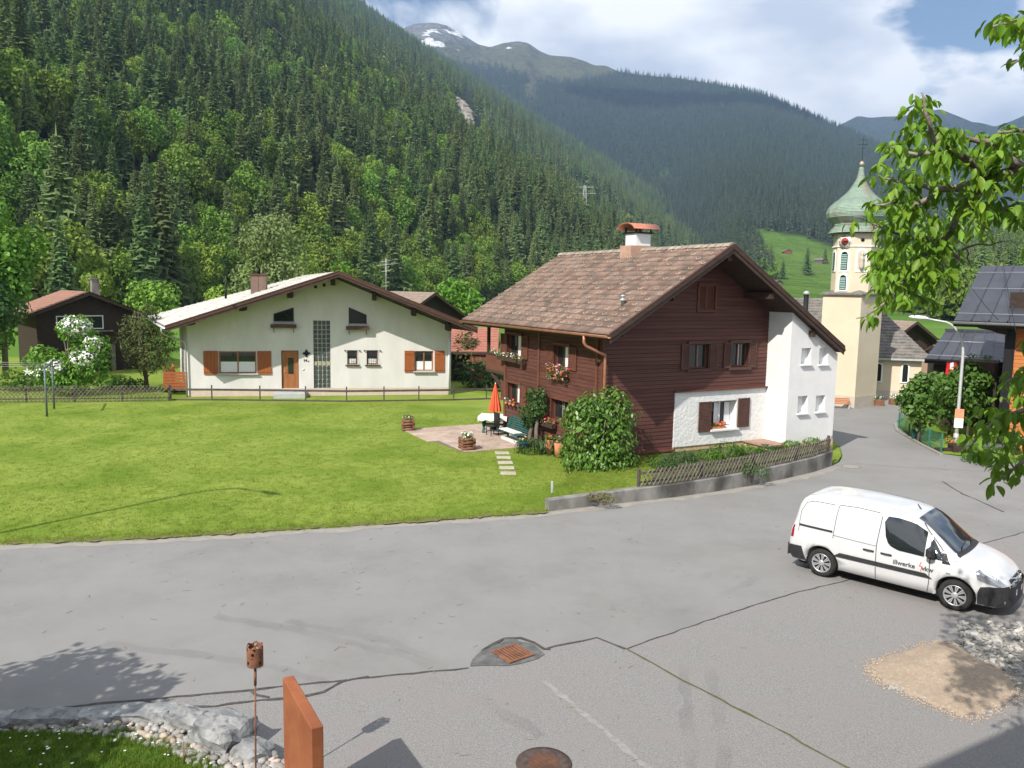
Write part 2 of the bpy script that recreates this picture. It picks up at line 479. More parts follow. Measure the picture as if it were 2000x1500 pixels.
# left forested slope
s = np.concatenate([np.linspace(-420, 700, 75), np.linspace(720, 3000, 60)])
q = np.concatenate([np.linspace(55, 420, 50), np.linspace(440, 1500, 36)])
ss, qq = np.meshgrid(s, q, indexing='ij')
X = ss * HS - qq * HC; Y = ss * HC + qq * HS
Z = hill_z(X, Y) - .12
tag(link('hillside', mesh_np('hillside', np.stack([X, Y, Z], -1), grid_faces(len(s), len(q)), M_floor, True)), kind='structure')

def pol(px, D):
    """ground point in the direction of the picture column px (at eye level) at distance D"""
    a = math.atan((px - 1000) / FPX)
    return (D * math.sin(a), D * math.cos(a))
def elev_z(px, py, D):
    hy = 563 + (px - 1000) * .01745
    return CAMH + D * (hy - py) / math.hypot(FPX, px - 1000) * 1.0

def loft(name, crest, base, expo, mat, nu=150, nv=70, rough=.05, seed=1, back=1.6, attr=None):
    """a mountain flank from its foot to its crest and down the other side; crest = [(px, py, D)], base = [(px, D, z)]"""
    cx = np.array([c[0] for c in crest], float)
    pxs = np.linspace(cx[0], cx[-1], nu)
    cy = np.interp(pxs, cx, [c[1] for c in crest]); cd = np.interp(pxs, cx, [c[2] for c in crest])
    bx = [b[0] for b in base]
    bd = np.interp(pxs, bx, [b[1] for b in base]); bz = np.interp(pxs, bx, [b[2] for b in base])
    ang = np.arctan((pxs - 1000) / FPX)
    cz = np.array([dist_pt(a_, b_, c_).z for a_, b_, c_ in zip(pxs, cy, cd)])
    t = np.concatenate([np.linspace(0, 1, nv), 1 + np.linspace(.05, 1, 14) * (back - 1)])
    D = bd[:, None] + (cd - bd)[:, None] * t[None]
    tt = np.minimum(t, 1)[None]
    ex = expo if np.isscalar(expo) else np.interp(pxs, cx, expo)[:, None]
    Zm = bz[:, None] + (cz - bz)[:, None] * tt ** ex
    Zm = Zm - (cz[:, None] + 40) * np.clip((t[None] - 1) / (back - 1), 0, 1) ** 1.3
    X = D * np.sin(ang)[:, None]; Y = D * np.cos(ang)[:, None]
    w = np.sin(np.pi * np.clip(t, 0, 1.0))[None] ** .7 * (t <= 1)[None] * (1 - np.clip(t, 0, 1)[None] ** 2.5)
    hgt = (cz - bz)[:, None]
    Zm = Zm + w * rough * hgt * (fbm(X / (hgt * .9 + 60), Y / (hgt * .9 + 60), seed, 5) * 2.2) 
    me = mesh_np(name, np.stack([X, Y, Zm], -1), grid_faces(nu, len(t)), mat, True)
    o = tag(link(name, me), kind='structure')
    return o, X, Y, Zm, np.broadcast_to(t[None], X.shape), pxs

def mountain_mat():
    m = bpy.data.materials.new('mountain'); m.use_nodes = True
    t = m.node_tree; p = t.nodes['Principled BSDF']; p.inputs['Roughness'].default_value = .95; p.inputs['Specular IOR Level'].default_value = .05
    def N(ty): return t.nodes.new(ty)
    def A(nm):
        a = N('ShaderNodeAttribute'); a.attribute_name = nm; return a.outputs['Fac']
    tc = N('ShaderNodeTexCoord')
    def noise(sc, d=8, st=(1, 1, 1)):
        mp = N('ShaderNodeMapping'); mp.inputs['Scale'].default_value = st
        n = N('ShaderNodeTexNoise'); n.inputs['Scale'].default_value = sc; n.inputs['Detail'].default_value = d; n.inputs['Roughness'].default_value = .6
        t.links.new(tc.outputs['Object'], mp.inputs[0]); t.links.new(mp.outputs[0], n.inputs['Vector']); return n.outputs['Fac']
    def ramp(f, a, b):
        r = N('ShaderNodeMapRange'); r.inputs[1].default_value = a; r.inputs[2].default_value = b; t.links.new(f, r.inputs[0]); return r.outputs[0]
    def mix(f, a, b):
        x = N('ShaderNodeMix'); x.data_type = 'RGBA'
        t.links.new(f, x.inputs[0])
        for i, c in ((6, a), (7, b)):
            if isinstance(c, tuple): x.inputs[i].default_value = (*c, 1)
            else: t.links.new(c, x.inputs[i])
        return x.outputs[2]
    def mul(a, b):
        x = N('ShaderNodeMath'); x.operation = 'MULTIPLY'; t.links.new(a, x.inputs[0]); t.links.new(b, x.inputs[1]); return x.outputs[0]
    n1 = noise(.006); n2 = noise(.03); n3 = noise(.008, 10, (1, 1, .45))
    forest = mix(ramp(n2, .35, .7), (.020, .030, .020), (.040, .054, .034))
    grass = mix(ramp(n1, .4, .62), (.115, .225, .030), (.15, .25, .05))
    tundra = mix(ramp(n2, .38, .62), (.10, .085, .06), (.11, .125, .055))
    rock = mix(ramp(n2, .3, .7), (.09, .09, .095), (.24, .23, .225))
    c = mix(A('meadow'), forest, grass)
    c = mix(A('alp'), c, tundra)
    c = mix(A('rock'), c, rock)
    # snow lies in patches
    c = mix(mul(A('snow'), ramp(n3, .585, .60)), c, (.82, .83, .86))
    t.links.new(c, p.inputs['Base Color'])
    bp = N('ShaderNodeBump'); bp.inputs['Distance'].default_value = 130; bp.inputs['Strength'].default_value = 1.0
    t.links.new(n3, bp.inputs['Height']); t.links.new(bp.outputs[0], p.inputs['Normal'])
    return m
M_mount = mountain_mat()
def put_attr(o, nm, arr):
    a = o.data.attributes.new(nm, 'FLOAT', 'POINT'); a.data.foreach_set('value', np.ascontiguousarray(arr, np.float32).ravel())

crest2_ = [(560, 120, 5600), (700, 85, 5400), (770, 66, 5200), (790, 52, 5100), (812, 45, 5000), (845, 44, 5000), (868, 50, 4950), (895, 66, 4900), (925, 86, 4800), (948, 92, 4750), (972, 84, 4700), (1000, 80, 4700), (1020, 84, 4650), (1040, 99, 4600),
          (1060, 108, 4500), (1100, 111, 4300), (1125, 119, 4200), (1145, 128, 4000), (1165, 128, 3900), (1190, 140, 3700), (1240, 148, 3400), (1300, 153, 3200), (1360, 163, 3050), (1410, 172, 2950), (1470, 188, 2800), (1530, 214, 2700), (1590, 243, 2600), (1650, 268, 2500),
          (1720, 300, 2350), (1800, 345, 2200), (1880, 400, 2000), (1960, 460, 1800), (2050, 515, 1500), (2120, 540, 1300)]
crest2 = [(a, b, d if d < 3000 else 3000 + (d - 3000) * .18) for a, b, d in crest2_]
base2 = [(560, 1200, 0), (1300, 900, 0), (1430, 420, 0), (1500, 340, 0), (1700, 330, 0), (2120, 420, 0)]
expo2 = list(np.interp([c[0] for c in crest2], [560, 1100, 1400, 1500, 1700, 2100], [1.15, 1.2, 1.3, 1.38, 1.42, 1.3]))
mt, MX, MY, MZ, MT, Mpx = loft('mountain', crest2, base2, expo2, M_mount, 240, 90, .07, 4, 1.5)
PXg = np.broadcast_to(Mpx[:, None], MX.shape)
D2 = np.hypot(MX, MY)
HZ = 563 + (PXg - 1000) * .01745
line = fbm(MX / 300., MY / 300., 9, 4)
def seen_row(X, Y, Z):
    """picture row of terrain points, to survey the tree line and the meadow from the photograph"""
    P = np.stack([X, Y, Z - CAMH], -1); w = P @ np.array(_F); return 750 - FPX * (P @ np.array(_U2)) / w
MR = seen_row(MX, MY, MZ)
tl = np.interp(PXg, [560, 880, 950, 1000, 1040, 1090, 1150, 1200, 1300, 1400, 1470, 1530, 1700], [130, 122, 134, 146, 158, 160, 148, 134, 120, 120, 120, 120, 120])
alp = sstep(10, -8, MR - tl - line * 34)
chute = np.exp(-((PXg - 1027 + (MR - 150) * .06) / 11.0) ** 2) * sstep(222, 175, MR)
alp = np.clip(np.maximum(alp, chute), 0, 1)
rock = sstep(96, 62, MR + line * 60) * alp
snow = .93 * sstep(104, 90, MR + line * 26) * (MT <= 1.02)
top_m = np.interp(PXg, [1432, 1445, 1470, 1500, 1530, 1560, 1590, 1620, 1700, 1760, 1850, 1870], [470, 444, 446, 451, 458, 466, 478, 486, 500, 512, 530, 560])
left_m = np.interp(MR, [440, 470, 500, 530, 560, 600], [1436, 1452, 1470, 1486, 1492, 1440])
meadow = sstep(-5, 5, MR - top_m + 22 * fbm(MX / 40., MY / 40., 21, 4)) * sstep(-8, 8, PXg - left_m + 36 * fbm(MX / 30., MY / 30., 31, 3)) * sstep(1500, 1200, D2)
strip = np.exp(-((PXg - 1283) / 9.0) ** 2) * np.exp(-((MR - 340) / 9.0) ** 2)
meadow = np.clip(np.maximum(meadow, strip), 0, 1)
for nm, a in (('alp', alp), ('rock', rock), ('snow', snow), ('meadow', meadow)): put_attr(mt, nm, a)

# the far blue range down the valley
crest3 = [(1380, 330, 10500), (1500, 300, 10000), (1560, 276, 9800), (1600, 252, 9600), (1622, 240, 9500), (1645, 228, 9400), (1668, 232, 9400), (1690, 230, 9300), (1730, 229, 9200), (1765, 221, 9100), (1800, 216, 9000), (1830, 228, 9000), (1862, 241, 8900), (1880, 243, 8900),
          (1905, 250, 8800), (1935, 240, 8700), (1960, 228, 8600), (2000, 222, 8500), (2100, 190, 8400), (2250, 170, 8300)]
base3 = [(1380, 2600, 0), (2250, 2250, 0)]
crest3 = [(a, b, d * .45) for a, b, d in crest3]
m3, X3, Y3, Z3, T3, p3 = loft('far_mountain', crest3, base3, 1.15, M_mount, 120, 50, .10, 14, 1.3)
l3 = fbm(X3 / 500., Y3 / 500., 3, 4) * 500
for nm, a in (('alp', Z3 * 0), ('rock', .12 * sstep(650, 850, Z3 + l3 * .6)), ('snow', sstep(860, 960, Z3 + l3 * .3) * (T3 <= 1.01)), ('meadow', Z3 * 0)): put_attr(m3, nm, a)

# the wooded slope on the right side of the valley
crest4 = [(1690, 585, 700), (1760, 560, 760), (1830, 520, 800), (1900, 480, 850), (1960, 440, 880), (2040, 390, 900), (2150, 320, 950), (2300, 250, 1000)]
base4 = [(1690, 420, 0), (1850, 230, 0), (2300, 200, 0)]
m4, X4, Y4, Z4, T4, p4 = loft('wooded_slope', crest4, base4, 1.25, M_mount, 70, 40, .06, 24, 1.5)
P4 = np.broadcast_to(p4[:, None], X4.shape)
md4 = np.exp(-((P4 - 1838) / 26.0) ** 2) * np.exp(-((T4 - .62) / .2) ** 2) * 1.6
for nm, a in (('alp', Z4 * 0), ('rock', Z4 * 0), ('snow', Z4 * 0), ('meadow', np.clip(md4, 0, 1))): put_attr(m4, nm, a)

# ------------------------------------------------------------------ forests
SP_NEAR = [spruce_mesh(i, 25, 260, 2) for i in range(5)]
SP_MID = [spruce_mesh(20 + i, 25, 120, 1) for i in range(4)]
SP_FAR = [spruce_mesh(40 + i, 25, 46, 1) for i in range(3)]
SP_DIST = [spruce_mesh(50 + i, 25, 26, 1, 9, M_sprucefar) for i in range(3)]
BL_NEAR = [leaf_cloud(60 + i, rand_lobes(60 + i, 16, 6.4, 10, .12), 2600, .85, M_broad, name='broadleaf_crown') for i in range(3)]
BL_FAR = [leaf_cloud(70 + i, rand_lobes(70 + i, 16, 6.4, 8, .05), 420, 2.0, M_broad, name='broadleaf_crown') for i in range(2)]
TR_SP = trunk_mesh(23, .33, .05)
TR_BL = trunk_mesh(9, .3, .1)

def sample_hill(n, smin, smax, qmax):
    s = RNG.uniform(smin, smax, n); q = RNG.uniform(78, qmax, n)
    x = s * HS - q * HC; y = s * HC + q * HS
    return x, y, hill_z(x, y), s, q
def thin(x, y, cell, keepers):
    """drop points that crowd one grid cell"""
    k = (np.floor(x / cell).astype(np.int64) * 1000003 + np.floor(y / cell).astype(np.int64))
    _, i = np.unique(k, return_index=True)
    return np.sort(i)
def in_view(x, y, z, top, m=90):
    P = np.stack([x, y, z - CAMH], 1)
    w = P @ np.array(_F); X = 1000 + FPX * (P @ np.array(_R2)) / w; Yp = 750 - FPX * (P @ np.array(_U2)) / w; Yt = Yp - FPX * top / w
    return (w > 1) & (X > -m) & (X < 2000 + m) & (Yp > -40) & (Yt < 1500), X, Yp, w
x1, y1, z1, s1, q1 = sample_hill(60000, -80, 560, 620)
i = thin(x1, y1, 6.2, None); x1, y1, z1, s1, q1 = (a[i] for a in (x1, y1, z1, s1, q1))
x2, y2, z2, s2, q2 = sample_hill(60000, 520, 2600, 1450)
i = thin(x2, y2, 9.5, None); x2, y2, z2, s2, q2 = (a[i] for a in (x2, y2, z2, s2, q2))
hx, hy, hz, hs, hq = (np.concatenate(p) for p in ((x1, x2), (y1, y2), (z1, z2), (s1, s2), (q1, q2)))
up = hq - 100
patch = fbm(hs / 70., hq / 70., 41, 3)                     # where broadleaves mix in
broad = (patch > .085 - .10 * np.exp(-((hs - 150) / 120.) ** 2) * np.exp(-((hq - 250) / 110.) ** 2) + .12 * sstep(300, 900, hs)) & (RNG.random(len(hx)) < .62)
broad |= (hz < 3.5) & (RNG.random(len(hx)) < .4)
bare = (fbm(hs / 40., hq / 55., 77, 3) > .215)               # gaps
ok, PX, PY, PW = in_view(hx, hy, hz, 32, 160)
broad |= RNG.random(len(hx)) < .85 * np.exp(-((PX - 280) / 200.) ** 2 - ((PY - 190) / 115.) ** 2) * (fbm(hs / 35., hq / 45., 55, 3) > -.03) + .6 * np.exp(-((PX - 110) / 90.) ** 2 - ((PY - 60) / 90.) ** 2) + .25 * np.exp(-((PX - 600) / 260.) ** 2 - ((PY - 330) / 50.) ** 2)
ok &= ~bare & (hz > .2) & (PX < np.interp(PY, [380, 440, 520, 600], [1420, 1432, 1474, 1496]))
# the rock slide with its scar stays open
scar = (np.abs(PX - 905) < 16 + (PY - 180) * .12) & (PY > 185) & (PY < 275)
ok &= ~scar
hx, hy, hz, broad, PX, PY, PW = (a[ok] for a in (hx, hy, hz, broad, PX, PY, PW))
N_ = len(hx)
scl = RNG.uniform(.50, 1.08, N_) * RNG.choice([.7, 1, 1, 1.12], N_); scl[broad] = RNG.uniform(.55, 1.0, broad.sum())
scl *= np.where(hz > 250, .9, 1.0)
rot = RNG.uniform(0, 6.283, N_)
big = scl / PW                                              # size in the picture
front = (hz < 60)
order = np.argsort(-big)
sel_s = [k for k in order if not broad[k] and -60 < PX[k] < 1500 and PY[k] < 720][:240]
sel_b = [k for k in order if broad[k] and -60 < PX[k] < 1500 and PY[k] < 720][:70]
taken = np.zeros(N_, bool); taken[sel_s] = True; taken[sel_b] = True
for k in sel_s:
    t = thing('spruce_tree', 'tall dark green spruce at the foot of the forested slope on the left', 'spruce', (hx[k], hy[k], hz[k] - .3), rot[k], 'spruces along the foot of the left slope')
    t.scale = (scl[k],) * 3
    link('crown', SP_NEAR[k % 5], t); link('trunk', TR_SP, t)
for k in sel_b:
    t = thing('broadleaf_tree', 'bright green broadleaf tree growing among the spruces on the left slope', 'tree', (hx[k], hy[k], hz[k] - .3), rot[k], 'bright broadleaf trees between the spruces')
    t.scale = (scl[k],) * 3
    link('crown', BL_NEAR[k % 3], t); link('trunk', TR_BL, t)
rest = ~taken
lod = np.where(PW < 330, 0, np.where(PW < 800, 1, 2))
pool = SP_NEAR[:3] + SP_MID[:3] + SP_FAR + BL_NEAR[:2] + BL_FAR
idx = np.where(broad, np.where(PW < 400, 9, 11) + RNG.integers(0, 2, N_), lod * 3 + RNG.integers(0, 3, N_))
P = np.stack([hx, hy, hz - .3], 1)
gn_scatter('hillside_forest', P[rest], scl[rest], rot[rest], idx[rest], pool)

# forest of the mountain across, of the right slope, seen from far
def sample_surface(X, Y, Z, n, w):
    nu, nv = X.shape
    a = np.hypot(np.diff(X, axis=0)[:, :-1], np.diff(Y, axis=0)[:, :-1]) * np.hypot(np.diff(X, axis=1)[:-1], np.diff(Y, axis=1)[:-1]) * w[:-1, :-1]
    pr = (a / a.sum()).ravel(); k = RNG.choice(len(pr), n, p=pr)
    i, j = np.unravel_index(k, a.shape); fu = RNG.random(n); fv = RNG.random(n)
    def I(A): return (A[i, j] * (1 - fu) + A[i + 1, j] * fu) * (1 - fv) + (A[i, j + 1] * (1 - fu) + A[i + 1, j + 1] * fu) * fv
    return I(X), I(Y), I(Z)
wgt = (1 - meadow) * (1 - np.clip(alp * 1.15, 0, 1)) * (MT <= 1.0) * (PXg > 880) / np.maximum(D2, 350) ** .8
x, y, z = sample_surface(MX, MY, MZ, 40000, wgt)
dd = np.hypot(x, y)
bl = (dd < 640) & (RNG.random(len(x)) < .5)
ix = np.where(bl, 3 + RNG.integers(0, 2, len(x)), RNG.integers(0, 3, len(x)))
sc = np.where(bl, RNG.uniform(.5, .95, len(x)), RNG.uniform(.42, .95, len(x)))
gn_scatter('mountain_forest', np.stack([x, y, z - .5], 1), sc, RNG.uniform(0, 6.28, len(x)), ix, SP_DIST + BL_FAR)
w4 = (1 - np.clip(md4, 0, 1)) * (T4 <= 1) / np.maximum(np.hypot(X4, Y4), 200)
x, y, z = sample_surface(X4, Y4, Z4, 2600, w4)
bl = RNG.random(len(x)) < .8
ix = np.where(bl, 2 + RNG.integers(0, 2, len(x)), RNG.integers(0, 2, len(x)))
gn_scatter('slope_forest', np.stack([x, y, z - .5], 1), RNG.uniform(.5, .9, len(x)), RNG.uniform(0, 6.28, len(x)), ix, SP_MID[:2] + [BL_NEAR[0]] + BL_FAR[:1])

def hill_hit(px, py):
    d = ray(px, py); d = d / math.hypot(d.x, d.y)
    for k in range(60, 2600, 4):
        p = Vector((d.x * k, d.y * k, CAMH + d.z * k))
        if hill_z(np.array([p.x]), np.array([p.y]))[0] > p.z: return p
    return p
M_scar = MAT('pale_rock', (.34, .31, .27), (.22, .20, .16), scale=.12, rough=.95, bump=.8, bscale=.4, bdist=1.0)
M_mast = MAT('mast_steel', (.42, .43, .44), rough=.6)
rnd = random.Random(77); mb = MB(); c0 = hill_hit(905, 222)
for px, py, s_ in ((893, 196, 5), (898, 205, 7), (903, 214, 8), (908, 224, 9), (913, 233, 7), (918, 243, 5), (900, 226, 4), (915, 224, 4)):
    p = hill_hit(px, py) - c0; mb.blob(tuple(p), (s_, s_, s_ * .8), 9, 7, .22, int(px), smooth=False)
tag(mb.build('rock_outcrop', M_scar, None, c0), 'pale rock scar high in the forest on the left slope', 'rock')
p = hill_hit(1140, 452); t = thing('power_pylon', 'small lattice power pylon among the trees on the hillside', 'pylon', p)
m = MB(); hh = 26.0
for a in (-1, 1):
    for b in (-1, 1): m.tube([(a * 2.2, b * 2.2, -3), (a * .5, b * .5, hh)], .16, 4, smooth=False)
for k in range(6):
    z0, z1 = k * hh / 6, (k + 1) * hh / 6; w0, w1 = 2.2 - 1.7 * k / 6, 2.2 - 1.7 * (k + 1) / 6
    for sgn in (-1, 1): m.tube([(-w0 * sgn, -w0, z0), (w1 * sgn, -w1, z1)], .10, 4, smooth=False); m.tube([(-w0, -w0 * sgn, z0), (-w1, w1 * sgn, z1)], .10, 4, smooth=False)
m.build('mast', M_mast, t); m = MB()
for zq, l in ((hh - 1, 5), (hh - 4.5, 6.5)): m.tube([(-l, 0, zq), (l, 0, zq)], .16, 4, smooth=False)
m.build('cross_arm', M_mast, t)
for i, (a_, b_) in enumerate((((455, -15, 430), (905, 292, 820)), ((520, -15, 470), (960, 300, 870)))):
    P0, P1 = dist_pt(*a_), dist_pt(*b_); m = MB(); m.tube([P0.lerp(P1, k / 12) - Vector((0, 0, 14 * math.sin(math.pi * k / 12))) for k in range(13)], .07, 4)
    tag(m.build('power_cable', M_mast), ('thin power cable crossing the forest slope, the left one', 'thin power cable crossing the forest slope, the right one')[i], 'cable')
# a cloud above the valley, over the viewer's head: its shadow lies on the upper forest across
M_cloud = MAT('cloud_white', (.86, .87, .88), rough=1.0, spec=0)
tq = dist_pt(1570, 232, 2640); k_ = (2350 - tq.z) / math.tan(R_(SUN_EL))
cq = Vector((tq.x - math.sin(R_(SUN_HEAD)) * k_, tq.y - math.cos(R_(SUN_HEAD)) * k_, 2350)); mb = MB(); rnd = random.Random(31)
for k in range(34):
    u_ = rnd.uniform(-1, 1); v_ = rnd.gauss(0, .5); rr = rnd.uniform(60, 120) * (1 - .35 * abs(u_))
    mb.blob((u_ * 560 + v_ * 40, -u_ * 250 + v_ * 120, rnd.uniform(-25, 60)), (rr * 1.5, rr * 1.2, rr * .6), 12, 8, .12, k)
tag(mb.build('cloud', M_cloud, None, cq), kind='stuff')

# ------------------------------------------------------------------ the air
hb = MB().box(-3500, 5500, -600, 7000, -1.2, 1180)
M_haze = bpy.data.materials.new('haze_air'); M_haze.use_nodes = True
ht = M_haze.node_tree; ht.nodes.clear()
ho = ht.nodes.new('ShaderNodeOutputMaterial'); hv = ht.nodes.new('ShaderNodeVolumePrincipled')
hv.inputs['Color'].default_value = (.44, .66, 1.0, 1); hv.inputs['Density'].default_value = 1.55e-4; hv.inputs['Anisotropy'].default_value = .25
ht.links.new(hv.outputs[0], ho.inputs['Volume'])
haze = tag(hb.build('haze', M_haze), kind='stuff')
# ------------------------------------------------------------------ road, forecourt, lawn
M_asphalt = MAT('old_asphalt', (.190, .186, .179), (.235, .229, .219), scale=.5, rough=.93, spec=.18, bump=.35, bscale=90, bdist=.006, col3=(.228, .225, .22), scale3=.25, lo3=.4, hi3=.8, detail=13, nrough=.78)
M_court = MAT('coarse_asphalt', (.175, .171, .166), (.28, .272, .26), scale=45, rough=.95, spec=.15, bump=.8, bscale=60, bdist=.012, col3=(.23, .21, .205), scale3=.8, lo3=.45, hi3=.75, lo=.40, hi=.64, detail=4, nrough=.7)
M_tar = MAT('tar_seam', (.045, .043, .042), (.085, .08, .075), scale=9, rough=.8, bump=.3, bscale=60)
M_moss = MAT('mossy_seam', (.07, .085, .025), (.12, .12, .06), scale=14, rough=.95, bump=.6, bscale=50)
M_patch = MAT('patched_asphalt', (.085, .085, .085), (.15, .148, .143), scale=5, rough=.9, bump=.6, bscale=45)
M_edge = MAT('dusty_road_edge', (.30, .275, .24), (.24, .225, .205), scale=3, rough=.95, bump=.4, bscale=70)
M_lawn = MAT('lawn', (.15, .212, .026), (.212, .266, .046), scale=.5, rough=.85, spec=.15, bump=.35, bscale=60, bdist=.012, col3=(.105, .175, .014), scale3=.33, lo3=.46, hi3=.70, detail=10, nrough=.72)
M_blade = MAT('grass_blades', (.148, .21, .024), (.215, .272, .044), scale=1.2, rough=.6, rnd=.25, sat=.015, spec=.2, transl=.3)
M_gravel = MAT('paving_gravel', (.26, .25, .24), (.36, .35, .33), scale=12, rough=.95, bump=.5, bscale=60)

def pts_in_poly(poly, n, rng):
    P = np.array([tuple(p)[:2] for p in poly]); lo = P.min(0); hi = P.max(0)
    c = rng.uniform(lo, hi, (n, 2)); ins = np.zeros(n, bool); j = len(P) - 1
    for i in range(len(P)):
        xi, yi = P[i]; xj, yj = P[j]
        with np.errstate(divide='ignore', invalid='ignore'):
            ins ^= ((yi > c[:, 1]) != (yj > c[:, 1])) & (c[:, 0] < (xj - xi) * (c[:, 1] - yi) / (yj - yi) + xi)
        j = i
    return c[ins]
def poly_sheet(name, pts, z, mat, kind='structure', skirt=None):
    """a flat outline laid on the ground, with a skirt when it has thickness"""
    from mathutils.geometry import tessellate_polygon
    P = [Vector((p[0], p[1], z)) for p in pts]
    tri = tessellate_polygon([P])
    mb = MB(); mb.v = [tuple(p) for p in P]
    for t in tri:
        a, b, c = (P[i] for i in t)
        q = tuple(t) if (b - a).cross(c - a).z > 0 else tuple(reversed(t))
        mb.f.append(q); mb.sm.append(False)
    if skirt is not None:
        n = len(P); area = sum(P[i].x * P[(i + 1) % n].y - P[(i + 1) % n].x * P[i].y for i in range(n))
        b = len(mb.v); mb.v += [(p.x, p.y, skirt) for p in P]
        for i in range(n):
            j = (i + 1) % n; q = (i, b + i, b + j, j) if area > 0 else (i, j, b + j, b + i)
            mb.f.append(q); mb.sm.append(False)
    return tag(mb.build(name, mat), kind=kind)
def wob(pts, step=.25, amp=.015, seed=0):
    """resample a ground line and roughen it"""
    rnd = random.Random(seed); out = []
    for a, b in zip(pts[:-1], pts[1:]):
        a = Vector(a[:2]); b = Vector(b[:2]); n = max(1, int((b - a).length / step))
        d = (b - a).normalized(); nrm = Vector((-d.y, d.x))
        for i in range(n): out.append(a + (b - a) * (i / n) + nrm * rnd.uniform(-amp, amp))
    out.append(Vector(pts[-1][:2])); return out
def strip(name, pts, w, z, mat, seed=0, vary=.4, amp=.015, step=.2):
    P = wob(pts, step, amp, seed); rnd = random.Random(seed + 5); mb = MB(); n = len(P)
    for i, p in enumerate(P):
        d = (P[min(i + 1, n - 1)] - P[max(i - 1, 0)]).normalized(); nr = Vector((-d.y, d.x)) * w / 2
        a = nr * (1 + rnd.uniform(-vary, vary)); b = nr * (1 + rnd.uniform(-vary, vary))
        mb.v += [(p.x + a.x, p.y + a.y, z), (p.x - b.x, p.y - b.y, z)]
    for i in range(n - 1): mb.f.append((2 * i, 2 * i + 1, 2 * i + 3, 2 * i + 2)); mb.sm.append(False)
    return tag(mb.build(name, mat), kind='structure')
G = lambda px, py, z=0.0: g(px, py, z).xy

meadow_edge = [G(0, 1064), G(100, 1060), G(200, 1057), G(300, 1052), G(450, 1044), G(600, 1034), G(760, 1024), G(900, 1014), G(1000, 1007), G(1066, 1002)]
wall_foot = [G(1072, 999), G(1150, 990), G(1230, 981), G(1320, 971), G(1400, 960), G(1470, 948), G(1530, 936), G(1590, 922), G(1625, 910)]
right_edge = [G(1752, 822), G(1758, 838), G(1775, 851), G(1800, 865), G(1840, 886), G(1905, 897), G(1960, 905)]
road_poly = [(-90, 1.5), (-60, 7.2), (-30, 14.3)] + meadow_edge + wall_foot + [G(1640, 902), G(1646, 890), G(1640, 872), G(1626, 862), (13.8, 40), (15.0, 47.5), (25.5, 52.5), (24.5, 46)] + right_edge + [(27, 31), (60, 36), (90, 34), (90, -25), (-90, -25)]
poly_sheet('road', road_poly, 0.0, M_asphalt)
seamA = [G(-140, 1409), G(0, 1394), G(140, 1380), G(285, 1367), G(400, 1357), G(520, 1345), G(650, 1331), G(780, 1318), G(915, 1305)]
seamB = [G(1062, 1270), G(1110, 1257), G(1165, 1246), G(1195, 1258), G(1222, 1268)]
seamC = [G(1222, 1268), G(1330, 1230), G(1450, 1190), G(1560, 1156), G(1640, 1138), G(1800, 1095), G(2000, 1040)]
court = [(-40, 6.2), (-14, 9.2)] + [p for p in seamA] + [G(990, 1290)] + seamB[:] + seamC[1:] + [(30, 14), (30, -20), (-40, -20)]
poly_sheet('forecourt', court, .004, M_court)
strip('tar_seam', seamA, .055, .009, M_tar, 1, .5)
strip('tar_seam', seamB, .07, .009, M_tar, 2, .5)
strip('tar_seam', seamC, .035, .009, M_tar, 3, .5)
strip('tar_seam', [G(285, 1367), G(300, 1374), G(330, 1379), G(420, 1380), G(480, 1374), G(540, 1365), G(590, 1362), G(630, 1352), G(668, 1330), G(720, 1322)], .06, .013, M_tar, 4, .6, .03)
strip('tar_seam', [G(492, 1350), G(500, 1358), G(525, 1364)], .06, .017, M_tar, 44, .6, .02)
strip('mossy_seam', [G(1222, 1268), G(1330, 1328), G(1430, 1379), G(1540, 1436), G(1660, 1504), G(1800, 1590)], .035, .013, M_moss, 5, .7)
strip('road_crack', [G(1840, 940), G(1880, 965), G(1905, 975), G(1960, 1000)], .05, .008, M_tar, 6, .6)
strip('road_crack', [G(1670, 905), G(1760, 912), G(1870, 918), G(1990, 925)], .03, .008, M_edge, 7, .6)
strip('dusty_road_edge', [(p[0] + .05, p[1] - .16) for p in [(-60, 7.2), (-30, 14.3)] + meadow_edge + wall_foot], .42, .004, M_edge, 8, .5, .05, .35)
# the patch of newer asphalt round the drain
pp = [(918, 1302), (922, 1290), (940, 1272), (962, 1262), (980, 1256), (985, 1249), (1008, 1248), (1014, 1254), (1040, 1258), (1052, 1268), (1064, 1279), (1050, 1288), (1020, 1297), (990, 1302), (955, 1301)]
poly_sheet('asphalt_patch', [G(*p) for p in pp], .015, M_patch)
strip('tar_seam', [G(940, 1272), G(965, 1258), G(985, 1247), G(1015, 1248), G(1045, 1255), G(1062, 1268), G(1075, 1270)], .06, .019, M_tar, 9, .6, .03)
# pale trench filled with a row of mortar blobs
strip('filled_trench', [G(1060, 1332), G(1100, 1362), G(1170, 1420), G(1230, 1470), G(1290, 1520)], .09, .009, MAT('pale_mortar', (.215, .209, .20), (.29, .28, .26), scale=9, rough=.95), 10, .6, .02, .12)
